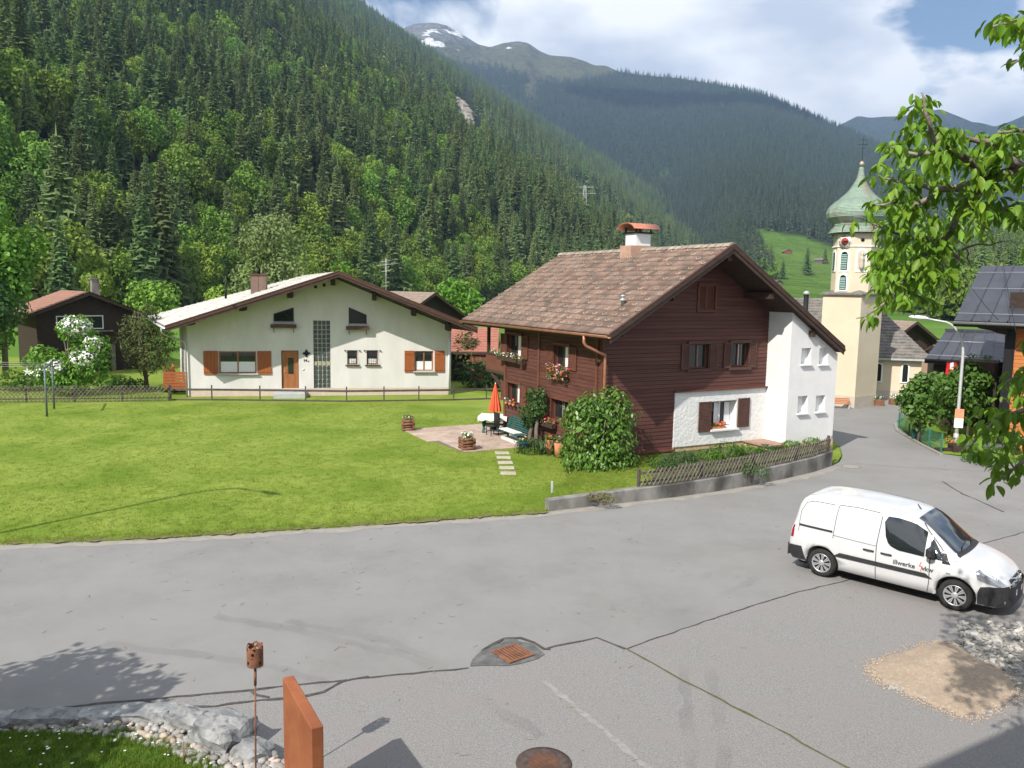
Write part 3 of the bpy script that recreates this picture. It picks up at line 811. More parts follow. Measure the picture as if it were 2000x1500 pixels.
# faint tyre marks
M_tyre = MAT('rubber_mark', (.07, .068, .066), (.1, .1, .1), scale=6, rough=.9)
tt = M_tyre.node_tree; bs = tt.nodes['Principled BSDF'] if 'Principled BSDF' in tt.nodes else [n for n in tt.nodes if n.type == 'BSDF_PRINCIPLED'][0]
tcx = tt.nodes.new('ShaderNodeTexCoord'); nn = tt.nodes.new('ShaderNodeTexNoise'); nn.inputs['Scale'].default_value = .45; nn.inputs['Detail'].default_value = 8
mrr = tt.nodes.new('ShaderNodeMapRange'); mrr.inputs[1].default_value = .4; mrr.inputs[2].default_value = .75; mrr.inputs[4].default_value = .20
tt.links.new(tcx.outputs['Object'], nn.inputs['Vector']); tt.links.new(nn.outputs['Fac'], mrr.inputs[0]); tt.links.new(mrr.outputs[0], bs.inputs['Alpha'])
for i, (pts, w) in enumerate([([(200, 1260), (420, 1285), (560, 1310), (640, 1340)], .22), ([(420, 1205), (640, 1245), (780, 1280), (850, 1305)], .22), ([(560, 1215), (740, 1250), (870, 1300)], .2),
                               ([(1330, 1300), (1345, 1380), (1350, 1450), (1352, 1520)], .2), ([(1382, 1290), (1400, 1370), (1410, 1440), (1412, 1520)], .2), ([(840, 1320), (960, 1380), (1060, 1440)], .22),
                               ([(1345, 1185), (1362, 1150), (1385, 1120)], .22), ([(1240, 1215), (1350, 1195), (1480, 1130)], .2)]):
    strip('tyre_mark', [G(*p) for p in pts], w, .021 + .004 * (i % 4), M_tyre, 20 + i, .5, .02)

# straws, seeds and grit lying about on the asphalt
M_straw = MAT('dry_straw', (.33, .29, .20), (.16, .13, .08), scale=3, rough=.9)
st_ = [MB().box(-.06, .06, -.003, .003, 0, .004).mesh('straw', M_straw), MB().blob((0, 0, .004), (.014, .010, .006), 5, 3, .2, 3).mesh('grit', M_straw), MB().add([(-.02, 0, .002), (0, -.012, .008), (.022, 0, .003), (0, .012, .006)], [(0, 1, 2, 3)]).mesh('leaf_bit', M_straw)]
ap_ = pts_in_poly([G(0, 1420), G(0, 1075), G(1060, 1010), G(1620, 925), G(1900, 900), G(2000, 1000), G(2000, 1490), G(700, 1490)], 1500, RNG)
gn_scatter('road_litter', np.column_stack([ap_, np.full(len(ap_), .012)]), RNG.uniform(.4, 1.3, len(ap_)), RNG.uniform(0, 6.28, len(ap_)), RNG.integers(0, 3, len(ap_)), st_)
# the big lawn on the other side of the road
wall_top_in = [G(1072, 985), G(1150, 972), G(1232, 962)]
lawn_poly = [(-90, 1.7), (-60, 7.4), (-30, 14.5)] + [p for p in meadow_edge] + [G(1068, 996), G(1140, 984), G(1235, 972), (8.5, 27.5), (6, 33), (2, 38), (1.0, 46), (14, 62), (-60, 66), (-90, 40)]
lawn_poly = [tuple(p) for p in lawn_poly]
lp_ = [Vector(p) for p in lawn_poly]
edge_w = wob([p for p in lp_[:13]], .3, .05, 12)
poly_sheet('lawn', edge_w + lp_[13:], .035, M_lawn, skirt=-.05)

strip('verge_dirt', [(p[0], p[1] + .07) for p in meadow_edge], .20, .039, MAT('dry_verge', (.17, .135, .075), (.13, .15, .03), scale=5, rough=1, bump=.8, bscale=30, lo=.45, hi=.55), 61, .95, .06, .12)
# grass tufts stand all over it, thicker along its edge
def tuft_mesh(seed, n=9, h=.06, spread=.05, w=.006):
    r = np.random.default_rng(seed); V = []; T = []
    for i in range(n):
        a = r.uniform(0, 6.28); p = np.array([r.normal() * spread, r.normal() * spread, 0]); d = np.array([math.cos(a), math.sin(a), 0]); e = np.array([-d[1], d[0], 0])
        hh = h * r.uniform(.5, 1.2); q = p + d * hh * r.uniform(.1, .7) + np.array([0, 0, hh])
        V += [p - e * w, p + e * w, q]; T.append((3 * i, 3 * i + 1, 3 * i + 2))
    return mesh_np('tuft', np.array(V), np.array(T), M_blade)
TUFTS = [tuft_mesh(i, 12, .05, .07, .006) for i in range(4)]
cpts = pts_in_poly([(-17, 17.6)] + meadow_edge + [(2.2, 23), (5, 24.6), (4.5, 28), (0, 36), (-6, 43), (-20, 41), (-30, 40)], 150000, RNG)
d_near = np.hypot(cpts[:, 0], cpts[:, 1])
keep = RNG.random(len(cpts)) < np.clip((20 / d_near) ** 2, .12, 1)
cpts = cpts[keep]
def edge_pts(line, n, rng, off, zz):
    L = [Vector(p[:2]) for p in line]; seg = [(b - a).length for a, b in zip(L[:-1], L[1:])]; tot = sum(seg); out = []
    for t in rng.uniform(0, tot, n):
        for k, sl in enumerate(seg):
            if t <= sl: break
            t -= sl
        a, b = L[k], L[k + 1]; d = (b - a).normalized(); q = a + d * t + Vector((-d.y, d.x)) * rng.uniform(*off); out.append((q.x, q.y, zz))
    return np.array(out)
e1 = edge_pts(meadow_edge, 1500, RNG, (-.03, .4), .02)
allp = np.concatenate([np.column_stack([cpts, np.full(len(cpts), .03)]), e1])
in_patio = np.zeros(len(allp), bool)
patio_c = [G(789, 843), G(905, 886), G(1012, 876), G(1060, 858), G(985, 825), G(950, 829)]
A_ = np.array([tuple(p) for p in patio_c]); j = len(A_) - 1
for i in range(len(A_)):
    xi, yi = A_[i]; xj, yj = A_[j]
    in_patio ^= ((yi > allp[:, 1]) != (yj > allp[:, 1])) & (allp[:, 0] < (xj - xi) * (allp[:, 1] - yi) / (yj - yi) + xi); j = i
allp = allp[~in_patio]
sc = RNG.uniform(.45, 1.0, len(allp)); sc[-len(e1):] *= RNG.choice([.8, 1.0, 1.5], len(e1))
gn_scatter('lawn_grass', allp, sc, RNG.uniform(0, 6.28, len(allp)), RNG.integers(0, 4, len(allp)), TUFTS)

# ------------------------------------------------------------------ drain, manhole
M_rust = MAT('rusty_iron', (.16, .070, .040), (.26, .115, .065), scale=9, rough=.85, bump=.4, bscale=70, col3=(.10, .05, .035), scale3=4)
M_irondk = MAT('dark_iron', (.05, .035, .03), (.10, .07, .06), scale=12, rough=.8, bump=.3, bscale=80)
M_black = MAT('black_void', (.008, .008, .008), rough=.9)
c = g(1001, 1279); dd_ = G(1040, 1282) - G(996, 1297); ax = math.atan2(dd_.y, dd_.x)
t = thing('drain_grate', 'rusty slotted square storm drain set in a dark asphalt patch', 'drain', (c.x, c.y, .032), ax)
mb = MB(); s_ = .27
for a in ((-s_, s_, -s_, -s_ + .05), (-s_, s_, s_ - .05, s_), (-s_, -s_ + .05, -s_ + .05, s_ - .05), (s_ - .05, s_, -s_ + .05, s_ - .05)): mb.box(a[0], a[1], a[2], a[3], -.01, .012)
mb.build('frame', M_rust, t)
for i in range(7):
    x = -s_ + .05 + (i + .5) * (2 * s_ - .1) / 7
    MB().bbox(x - .018, x + .018, -s_ + .051, s_ - .051, -.008, .009, .004).build('bar', M_rust, t)
MB().box(-s_ + .04, s_ - .04, -s_ + .04, s_ - .04, -.012, -.006).build('shaft', M_black, t)

c = g(1062, 1492)
t = thing('manhole_cover', 'round rusty cast iron manhole cover with a waffle pattern', 'manhole cover', (c.x, c.y, .005), .35)
MB().lathe([(.30, 0), (.375, 0), (.372, .014), (.30, .014)], 40).build('rim', M_irondk, t)
MB().lathe([(.0, .004), (.297, .004), (.297, .008), (.0, .008)], 40, cap=False).build('plate', M_rust, t)
mb = MB()
for i in range(-7, 8):
    x = i * .028; h = math.sqrt(max(0, .21 ** 2 - x * x))
    if h > .02: mb.box(x - .006, x + .006, -h, h, .008, .014)
mb.build('rib', M_rust, t)
mb = MB()
for i in range(-7, 8):
    x = i * .028; h = math.sqrt(max(0, .21 ** 2 - x * x))
    if h > .02: mb.box(-h, h, x - .006, x + .006, .008, .0145)
mb.build('rib', M_rust, t)
for k in range(4):
    mb = MB(); a0 = k * math.pi / 2 + .2
    for i in range(9):
        a = a0 + i * .13; mb.box(-.009, .009, -.018, .018, .008, .0135, Matrix.Rotation(a, 4, 'Z') @ Matrix.Translation((.255, 0, 0)))
    mb.build('lug', M_rust, t)
c = g(1662, 911)
t = thing('drain_cover', 'small round grey drain cover at the bend beside the verge', 'drain cover', (c.x, c.y, .006), 0)
MB().lathe([(.24, 0), (.34, 0), (.34, .012), (.24, .012)], 24).build('rim', M_edge, t)
MB().lathe([(0, .002), (.238, .002), (.238, .008), (0, .008)], 24, cap=False).build('plate', M_irondk, t)

# ------------------------------------------------------------------ corten panel, garden torch
M_corten = MAT('corten_steel', (.235, .075, .030), (.30, .105, .045), scale=3, rough=.8, bump=.15, bscale=120, col3=(.18, .055, .025), scale3=1.6, lo3=.5, hi3=.8)
p0 = Vector((-2.62, 9.14)); p1 = Vector((-2.00, 8.03)); d = (p1 - p0).normalized()
t = thing('steel_panel', 'upright rust red corten steel slab beside the torch', 'garden panel', ((p0.x + p1.x) / 2, (p0.y + p1.y) / 2, 0), math.atan2(d.y, d.x))
L_ = (p1 - p0).length / 2
MB().bbox(-L_, L_, -.065, .065, 0, 1.64, .008).build('slab', M_corten, t)
MB().box(-L_ - .05, L_ + .05, -.12, .12, -.02, .012).build('footing', M_corten, t)
t = thing('garden_torch', 'rusty garden torch with a pierced crown shaped cup on a thin pole', 'torch', (-3.07, 9.24, 0), .2)
mb = MB(); mb.tube([(0, 0, 0), (.005, .05, .9), (.01, .09, 1.45)], .011, 8); mb.tube([(.01, .088, 1.42), (.012, .105, 1.68)], .017, 8); mb.build('pole', M_rust, t)
# the cup: a tube wall with a wavy pierced rim
n, m = 36, 14; mb = MB(); R0 = .098; H0 = .27
for side, rr in ((0, R0), (1, R0 - .006)):
    for j in range(m + 1):
        for k in range(n):
            a = 2 * math.pi * k / n
            top = H0 * (1 - .10 * (.5 + .5 * math.cos(a * 6))) if j == m else H0 * j / m * .97
            mb.v.append((rr * math.cos(a), rr * math.sin(a), min(top, H0)))
def hole(j, k):
    if j >= m - 2 and j < m - 0 and k % 6 in (2, 3): return j == m - 2 or j == m - 1 and False
    return (j in (2, 3) and k % 9 in (3, 4)) or (j == 6 and k % 6 in (1,)) or (j in (8, 9) and k % 9 in (7, 8)) or (j == 11 and k % 6 == 3)
o_ = (m + 1) * n
for j in range(m):
    for k in range(n):
        if hole(j, k): continue
        k2 = (k + 1) % n
        mb.f.append((j * n + k, j * n + k2, (j + 1) * n + k2, (j + 1) * n + k)); mb.sm.append(True)
        mb.f.append((o_ + j * n + k2, o_ + j * n + k, o_ + (j + 1) * n + k, o_ + (j + 1) * n + k2)); mb.sm.append(True)
for k in range(n):
    k2 = (k + 1) % n; mb.f.append((m * n + k, m * n + k2, o_ + m * n + k2, o_ + m * n + k)); mb.sm.append(False)
mb.lathe([(0, 0), (R0 - .001, 0), (R0 - .001, .008), (0, .008)], 24, cap=False)
mb.build('cup', M_rust, t, (.012, .105, 1.67))

# ------------------------------------------------------------------ front garden with boulders and pebbles
M_gblade = MAT('garden_grass', (.085, .165, .014), (.16, .245, .030), scale=2, rough=.6, rnd=.25, sat=.02, spec=.2, transl=.3)
M_soil = MAT('garden_turf', (.06, .12, .014), (.10, .16, .03), scale=5, rough=.95, bump=.7, bscale=30)
M_rock = MAT('limestone_boulder', (.15, .155, .16), (.31, .31, .305), scale=4, rough=.9, bump=.8, bscale=14, bdist=.03, rnd=.12, col3=(.12, .12, .125), scale3=9, lo3=.55, hi3=.7, detail=10)
M_pebble = MAT('river_pebble', (.21, .205, .195), (.33, .315, .295), scale=9, rough=.8, bump=.25, bscale=30, rnd=.32, sat=.02, col3=(.40, .31, .24), scale3=.7, lo3=.55, hi3=.65)
fg = [(-40, 7.0), (-14, 7.9)] + [G(0, 1440), G(120, 1436), G(230, 1434), G(290, 1444), G(345, 1462), G(390, 1480), G(430, 1510), G(470, 1560)] + [(-2.6, 7.2), (-2.2, 5.2), (-2, 2), (-40, 2)]
poly_sheet('front_lawn', fg, .09, M_soil, skirt=-.02)
gp_ = pts_in_poly([(-7.2, 7.4)] + fg[2:11], 14000, RNG)
gp_ = gp_[(np.hypot(gp_[:, 0], gp_[:, 1]) > 6.5)]
GT = [tuft_mesh(30 + i, 10, .055, .03, .0035) for i in range(4)]
for m_ in GT: m_.materials[0] = M_gblade
gn_scatter('front_grass', np.column_stack([gp_, np.full(len(gp_), .088)]), RNG.uniform(.7, 1.35, len(gp_)), RNG.uniform(0, 6.28, len(gp_)), RNG.integers(0, 4, len(gp_)), GT)
# daisies in it
M_petal = MAT('daisy_petal', (.8, .8, .78), rough=.6)
dm = MB()
for i in range(7):
    a = i * 6.283 / 7; dm.add([(0, 0, .07), (.013 * math.cos(a - .35), .013 * math.sin(a - .35), .074), (.016 * math.cos(a), .016 * math.sin(a), .072), (.013 * math.cos(a + .35), .013 * math.sin(a + .35), .074)], [(0, 1, 2, 3)])
dmesh = dm.mesh('daisy', M_petal)
dp = pts_in_poly(fg[2:11] + [(-6.5, 7.6)], 150, RNG)
gn_scatter('daisies', np.column_stack([dp, np.full(len(dp), .085)]), RNG.uniform(.8, 1.3, len(dp)), RNG.uniform(0, 6.28, len(dp)), np.zeros(len(dp), int), [dmesh])

def stone(seed, dims, jit=.18, sub=2, facet=.55):
    """a rough quarried stone: a subdivided block pushed in and out"""
    import bmesh
    bm = bmesh.new(); bmesh.ops.create_cube(bm, size=2.0)
    bmesh.ops.subdivide_edges(bm, edges=bm.edges[:], cuts=sub, use_grid_fill=True)
    rnd = random.Random(seed)
    for v in bm.verts:
        n = v.co.normalized() * 1.25
        v.co = v.co.lerp(n, 1 - facet)
        v.co += Vector((rnd.uniform(-1, 1), rnd.uniform(-1, 1), rnd.uniform(-1, 1))) * jit
        v.co = Vector((v.co.x * dims[0] / 2, v.co.y * dims[1] / 2, v.co.z * dims[2] / 2))
    me = bpy.data.meshes.new('stone'); bm.to_mesh(me); bm.free(); me.materials.append(M_rock)
    return me
# (centre px, length, depth, height, heading) of the edging boulders, left to right
bl_spec = [((-40, 1428), .9, .36, .22, .02, 'flat pale boulder cut by the left edge of the picture'),
           ((92, 1419), 1.0, .34, .20, .03, 'long flat grey boulder second along the garden edge'),
           ((196, 1413), .72, .32, .17, .05, 'low grey boulder in tree shade third along the edge'),
           ((283, 1411), .92, .36, .20, .02, 'flat topped boulder with one corner lit by the sun'),
           ((366, 1425), .62, .36, .26, -.25, 'white weathered boulder where the garden edge turns'),
           ((437, 1455), .78, .62, .36, -.55, 'big rounded pale boulder among the pebbles by the torch'),
           ((492, 1483), .55, .42, .20, -.5, 'low boulder at the foot of the torch pole')]
for i, (p, a, b, h, rz, lab) in enumerate(bl_spec):
    c = g(*p)
    o = link('boulder', stone(100 + i, (a * .9, b, h * 1.3), .13 if i < 4 else .17, 3, .75 if i < 4 else .5), None, (c.x, c.y, h * .42), (0, 0, rz))
    tag(o, lab, 'boulder', 'boulders along the garden edge')
def pebble_mesh(seed):
    rnd = random.Random(seed)
    return MB().blob((0, 0, 0), (.062 * rnd.uniform(.8, 1.4), .05 * rnd.uniform(.8, 1.2), .036), 9, 6, .10, seed).mesh('pebble', M_pebble)
PEB = [pebble_mesh(i) for i in range(9)]
rnd = random.Random(4)
band = [((0, 1433), .10), ((120, 1431), .12), ((200, 1431), .2), ((260, 1432), .25), ((310, 1440), .30), ((360, 1455), .32), ((400, 1475), .32), ((450, 1492), .32), ((500, 1505), .3), ((540, 1530), .3)]
placed = []
tries = 0
while len(placed) < 270 and tries < 9000:
    tries += 1
    f_ = rnd.random() ** .8 * (len(band) - 1); k = int(f_); fr = f_ - k
    a, wa = band[k]; b, wb = band[k + 1]
    P = g(a[0] + (b[0] - a[0]) * fr, a[1] + (b[1] - a[1]) * fr); w = wa + (wb - wa) * fr
    x = P.x + rnd.uniform(-.1, .1); y = P.y + rnd.uniform(-w, w)
    if any((x - q[0]) ** 2 + (y - q[1]) ** 2 < .0055 for q in placed): continue
    placed.append((x, y))
    o = link('pebble', rnd.choice(PEB), None, (x, y, .075 + rnd.uniform(0, .03)), (rnd.uniform(-.3, .3), rnd.uniform(-.3, .3), rnd.uniform(0, 6.28)))
    o.scale = (rnd.uniform(.65, 1.25),) * 3
    tag(o, 'rounded river pebble in the strip between boulders and lawn', 'pebble', 'pebbles along the garden edge')
poly_sheet('pebble_bed', [(-14, 7.9)] + [G(0, 1446), G(0, 1412), G(330, 1405), G(420, 1425), G(480, 1455), G(560, 1500), G(600, 1600), G(470, 1570), G(420, 1512), G(345, 1468), G(280, 1448), G(150, 1440)], .05, MAT('pebble_bed', (.10, .095, .085), (.18, .17, .155), scale=20, rough=.95, bump=1, bscale=30), skirt=-.02)
# thin rusty plant stakes
for k, (px, py) in enumerate([(360, 1505), (366, 1500)]):
    c = g(px, py); o = MB().tube([(0, 0, 0), (0, 0, .30 - .03 * k)], .005, 6).build('plant_stake', M_rust, None, (c.x, c.y, .07))
    tag(o, ('thin rusty stake in the front lawn, the taller of two', 'thin rusty stake in the front lawn, the shorter of two')[k], 'stake')

# ------------------------------------------------------------------ sand heap and rubble on the right
M_sand = MAT('gravelly_sand', (.30, .235, .172), (.41, .325, .25), scale=11, nrough=.8, rough=.95, spec=.1, bump=1.0, bscale=60, bdist=.02, col3=(.52, .44, .36), scale3=30, lo3=.62, hi3=.7)
outl = [G(*p) for p in [(1698, 1305), (1715, 1290), (1760, 1278), (1800, 1262), (1832, 1256), (1865, 1258), (1890, 1272), (1930, 1290), (1965, 1315), (1992, 1345), (1985, 1365), (1935, 1392), (1895, 1403), (1850, 1390), (1790, 1365), (1730, 1338), (1705, 1322)]]
pk = G(1850, 1300); mb = MB(); nr = 14; no = 60
ol = []
for i in range(no):
    f_ = i / no * len(outl); k = int(f_); ol.append(outl[k % len(outl)].lerp(outl[(k + 1) % len(outl)], f_ - k))
mb.v.append((pk.x, pk.y, .19))
for r in range(1, nr + 1):
    t_ = r / nr
    for i in range(no):
        p = pk.lerp(ol[i], t_ * (1 + .04 * math.sin(i * 1.9) * t_))
        z = .19 * (1 - t_) ** 1.15 * (1 + .25 * math.sin(p.x * 6.1) * math.sin(p.y * 5.3)) + (.012 if r < nr else -.01) + .02 * (vnoise(p.x * 9, p.y * 9, 3) - .5) * (r < nr)
        z += .05 * math.exp(-((p - G(1800, 1275)).length / .5) ** 2)
        mb.v.append((p.x, p.y, float(z)))
for i in range(no):
    j = (i + 1) % no
    mb.f.append((0, 1 + i, 1 + j)); mb.sm.append(True)
    for r in range(nr - 1):
        a = 1 + r * no; mb.f.append((a + i, a + no + i, a + no + j, a + j)); mb.sm.append(True)
tag(mb.build('sand_heap', M_sand), 'low heap of tan sand and gravel on the forecourt', 'sand heap')
M_grain = MAT('sand_grain', (.34, .27, .20), (.46, .37, .29), scale=3, rough=.95, rnd=.2)
gr_ = [MB().blob((0, 0, 0), (1, .8, .6), 5, 3, .25, 40 + k).mesh('grain', M_grain) for k in range(2)]; sp = []
for i in range(2600):
    f_ = random.random() * len(outl); k = int(f_); e_ = outl[k].lerp(outl[(k + 1) % len(outl)], f_ - k); d_ = (e_ - pk).normalized(); q_ = e_ + d_ * (abs(random.gauss(0, .13)) - .08) + Vector((random.gauss(0, .02), random.gauss(0, .02))); sp.append((q_.x, q_.y, .012))
gn_scatter('spilled_sand', sp, RNG.uniform(.006, .017, len(sp)), RNG.uniform(0, 6.28, len(sp)), RNG.integers(0, 2, len(sp)), gr_)
# loose dark crumbs at its foot, broken stones beside it
M_rubble = MAT('broken_stone', (.28, .265, .24), (.42, .40, .37), scale=6, rough=.9, bump=.5, bscale=20, rnd=.25)
rub = []
for i in range(6):
    me = stone(300 + i, (.16, .12, .075), .28, 1, .8); me.materials[0] = M_rubble; rub.append(me)
rnd = random.Random(9); placed = []
for _ in range(6000):
    if len(placed) >= 280: break
    px = rnd.uniform(1872, 2075); cy = 1262 + (px - 1890) * .33 - 18 + 16 * math.sin(px * .05)
    py = rnd.gauss(cy - 4, 11 + (px - 1872) * .09)
    if py < 1218 or py > cy + 60: continue
    c = g(px, py)
    if any((c.x - q[0]) ** 2 + (c.y - q[1]) ** 2 < .008 for q in placed): continue
    placed.append((c.x, c.y)); s_ = rnd.choice([.3, .4, .5, .65, .9])
    o = link('rubble_stone', rnd.choice(rub), None, (c.x, c.y, .02 + .02 * s_), (rnd.uniform(-.4, .4), rnd.uniform(-.4, .4), rnd.uniform(0, 6.28))); o.scale = (s_,) * 3
    tag(o, 'pale broken stone lying beside the sand heap', 'stone', 'broken stones beside the sand heap')
cr = []
for i in range(420):
    t_ = rnd.random(); a = outl[11].lerp(outl[15], t_) if rnd.random() < .6 else outl[5].lerp(outl[9], t_)
    cr.append((a.x + rnd.gauss(0, .07), a.y + rnd.gauss(0, .06), .012))
gn_scatter('gravel_crumbs', cr, RNG.uniform(.08, .28, len(cr)), RNG.uniform(0, 6.28, len(cr)), RNG.integers(0, 3, len(cr)), rub[:3])
# ------------------------------------------------------------------ materials of the houses
M_stucco = MAT('warm_white_stucco', (.585, .565, .55), (.65, .63, .615), scale=1.5, col3=(.50, .485, .46), scale3=.55, lo3=.5, hi3=.9, stretch=(1, 1, .35), rough=.95, spec=.1, bump=.35, bscale=60, bdist=.01)
M_plinth = MAT('pinkish_plinth', (.50, .41, .34), (.56, .46, .39), scale=3, rough=.95, bump=.4, bscale=50)
M_white = MAT('white_render', (.66, .66, .655), (.71, .71, .70), scale=2, rough=.95, spec=.1, bump=.25, bscale=40, bdist=.012)
M_rough = MAT('rough_white_render', (.66, .66, .645), (.71, .71, .70), scale=3, rough=.95, spec=.1, bump=.9, bscale=9, bdist=.03)
M_ochre = MAT('ochre_plinth', (.42, .31, .17), (.52, .40, .24), scale=4, rough=.95, bump=.8, bscale=16, bdist=.02)
M_plank = MAT('red_brown_siding', (.078, .032, .025), (.118, .047, .036), scale=2.2, rough=.62, spec=.3, bump=.25, bscale=60, rnd=.16, stretch=(.25, 1, 6), col3=(.07, .025, .019), scale3=.9, lo3=.5, hi3=.75)
M_trim = MAT('brown_trim', (.105, .040, .026), (.14, .055, .036), scale=4, rough=.65, bump=.2, bscale=50, rnd=.1)
M_dark = MAT('dark_brown_wood', (.040, .024, .018), (.065, .040, .030), scale=3, rough=.7, bump=.25, bscale=40, stretch=(1, 1, 4))
M_shutter = MAT('dark_shutter_wood', (.075, .036, .026), (.10, .05, .037), scale=5, rough=.6, bump=.2, bscale=50)
M_oshut = MAT('orange_brown_shutter', (.27, .078, .022), (.33, .10, .032), scale=3, rough=.55, spec=.35, bump=.15, bscale=40, stretch=(6, 6, 1))
M_door = MAT('door_wood', (.26, .10, .035), (.34, .14, .05), scale=3, rough=.5, bump=.15, bscale=40, stretch=(8, 8, 1))
M_glass = MAT('window_glass', (.018, .022, .022), rough=.03, spec=.8)
M_inner = MAT('dark_room', (.02, .018, .016), rough=.9)
M_lace = MAT('lace_curtain', (.62, .63, .64), (.78, .78, .78), scale=26, rough=.9, detail=2)
M_grey = MAT('grey_sill', (.36, .38, .38), (.43, .45, .45), scale=6, rough=.8, bump=.2)
M_copper = MAT('copper_gutter', (.36, .155, .095), (.46, .22, .14), scale=3, rough=.45, metal=.35, spec=.4)
M_zinc = MAT('zinc', (.42, .43, .43), (.5, .5, .5), scale=4, rough=.45, metal=.4)
M_tile = MAT('red_brown_roof_tile', (.165, .112, .088), (.225, .150, .118), scale=7, rough=.9, spec=.15, bump=.4, bscale=40, rnd=.30, col3=(.125, .105, .090), scale3=2.2, lo3=.42, hi3=.66)
M_lidge = MAT('ridge_tile', (.24, .20, .165), (.32, .27, .22), scale=6, rough=.9, bump=.3, rnd=.2)
M_ltile = MAT('pale_grey_roof_tile', (.46, .445, .41), (.56, .54, .50), scale=3, rough=.9, bump=.3, bscale=40, rnd=.05, col3=(.38, .37, .34), scale3=1.1)
M_cap = MAT('red_chimney_cap', (.34, .13, .08), (.42, .17, .11), scale=3, rough=.6)
M_blackm = MAT('black_metal', (.015, .015, .016), rough=.5, metal=.3)
M_terra = MAT('terracotta', (.42, .16, .08), (.5, .2, .1), scale=6, rough=.85)
M_pinkfl = MAT('pink_petal', (.62, .20, .30), (.75, .42, .48), scale=40, rough=.6)
M_redfl = MAT('red_petal', (.60, .06, .03), (.7, .12, .06), scale=40, rough=.6)
M_whitefl = MAT('white_petal', (.75, .74, .70), rough=.6)
M_green = MAT('green_painted_wood', (.012, .075, .062), (.02, .10, .085), scale=6, rough=.5)

def survey(root, px, py, plane_y=None, plane_x=None):
    """local coordinates of what the photograph shows at px, py on a wall plane of the house standing at root"""
    Mi = Matrix.Rotation(-root.rotation_euler.z, 4, 'Z') @ Matrix.Translation(-root.location)
    o = Mi @ Vector((0, 0, CAMH)); e = Mi @ (Vector((0, 0, CAMH)) + ray(px, py)); d = e - o
    t = (plane_y - o.y) / d.y if plane_y is not None else (plane_x - o.x) / d.x
    return o + d * t

FR_Y = Matrix.Identity(4)                                                # wall facing -y: u = x, d = y (into the wall)
def frame_left(x): return Matrix(((0, 1, 0, x), (-1, 0, 0, 0), (0, 0, 1, 0), (0, 0, 0, 1)))   # wall facing -x: u = -y, d = x
def wall_mesh(mb, M, u0, u1, z0, top, opens, depth=.22):
    """wall face with openings and their reveals; top(u) gives its upper edge"""
    bp = sorted({u0, u1, *[o[0] for o in opens], *[o[1] for o in opens], *getattr(top, 'breaks', [])})
    bp = [b for b in bp if u0 <= b <= u1]
    for a, b in zip(bp[:-1], bp[1:]):
        z = z0
        for o in sorted([o for o in opens if o[0] <= a + 1e-6 and o[1] >= b - 1e-6], key=lambda o: o[2]):
            mb.add([(a, 0, z), (b, 0, z), (b, 0, o[2]), (a, 0, o[2])], [(0, 1, 2, 3)], M); z = o[3]
        mb.add([(a, 0, z), (b, 0, z), (b, 0, top(b)), (a, 0, top(a))], [(0, 1, 2, 3)], M)
    for a, b, c, d in opens:
        for q in ([(a, 0, c), (a, depth, c), (a, depth, d), (a, 0, d)], [(b, 0, d), (b, depth, d), (b, depth, c), (b, 0, c)], [(a, 0, d), (a, depth, d), (b, depth, d), (b, 0, d)], [(b, 0, c), (b, depth, c), (a, depth, c), (a, 0, c)]):
            mb.add(q, [(0, 1, 2, 3)], M)
def window(root, M, u0, u1, z0, z1, d=.12, frame=.06, mull=1, mat=None, pane=None, curtain=None, rail=None, name='window', glass=True):
    """casing with panes and curtains as sub-parts, set d deep in the wall"""
    mat = mat or M_trim; mb = MB(); f = frame
    for a in ((u0, u1, z0, z0 + f), (u0, u1, z1 - f, z1), (u0, u0 + f, z0 + f, z1 - f), (u1 - f, u1, z0 + f, z1 - f)): mb.box(a[0], a[1], d - .03, d + .03, a[2], a[3], M)
    for k in range(mull):
        c = u0 + (u1 - u0) * (k + 1) / (mull + 1); mb.box(c - f * .5, c + f * .5, d - .034, d + .03, z0 + f, z1 - f, M)
    if rail: mb.box(u0 + f, u1 - f, d - .032, d + .026, rail - f * .3, rail + f * .3, M)
    w = mb.build(name, mat, root)
    ed = [u0 + f] + [u0 + (u1 - u0) * (k + 1) / (mull + 1) for k in range(mull)] + [u1 - f]
    for a, b in zip(ed[:-1], ed[1:]):
        MB().box(a + .005, b - .005, d + .002, d + .012, z0 + f, z1 - f, M).build('pane', pane or M_glass, w)
    if curtain:
        for (a, b, c, e) in curtain:
            n = max(4, int((b - a) / .035)); cm = MB()
            for k in range(n + 1):
                u = a + (b - a) * k / n; cm.v += [tuple(M @ Vector((u, d - .004 + .010 * (k % 2) - .012, c))), tuple(M @ Vector((u, d - .004 + .010 * (k % 2) - .012, e)))]
            for k in range(n): cm.f.append((2 * k, 2 * k + 2, 2 * k + 3, 2 * k + 1)); cm.sm.append(True)
            cm.build('curtain', M_lace, w)
    return w
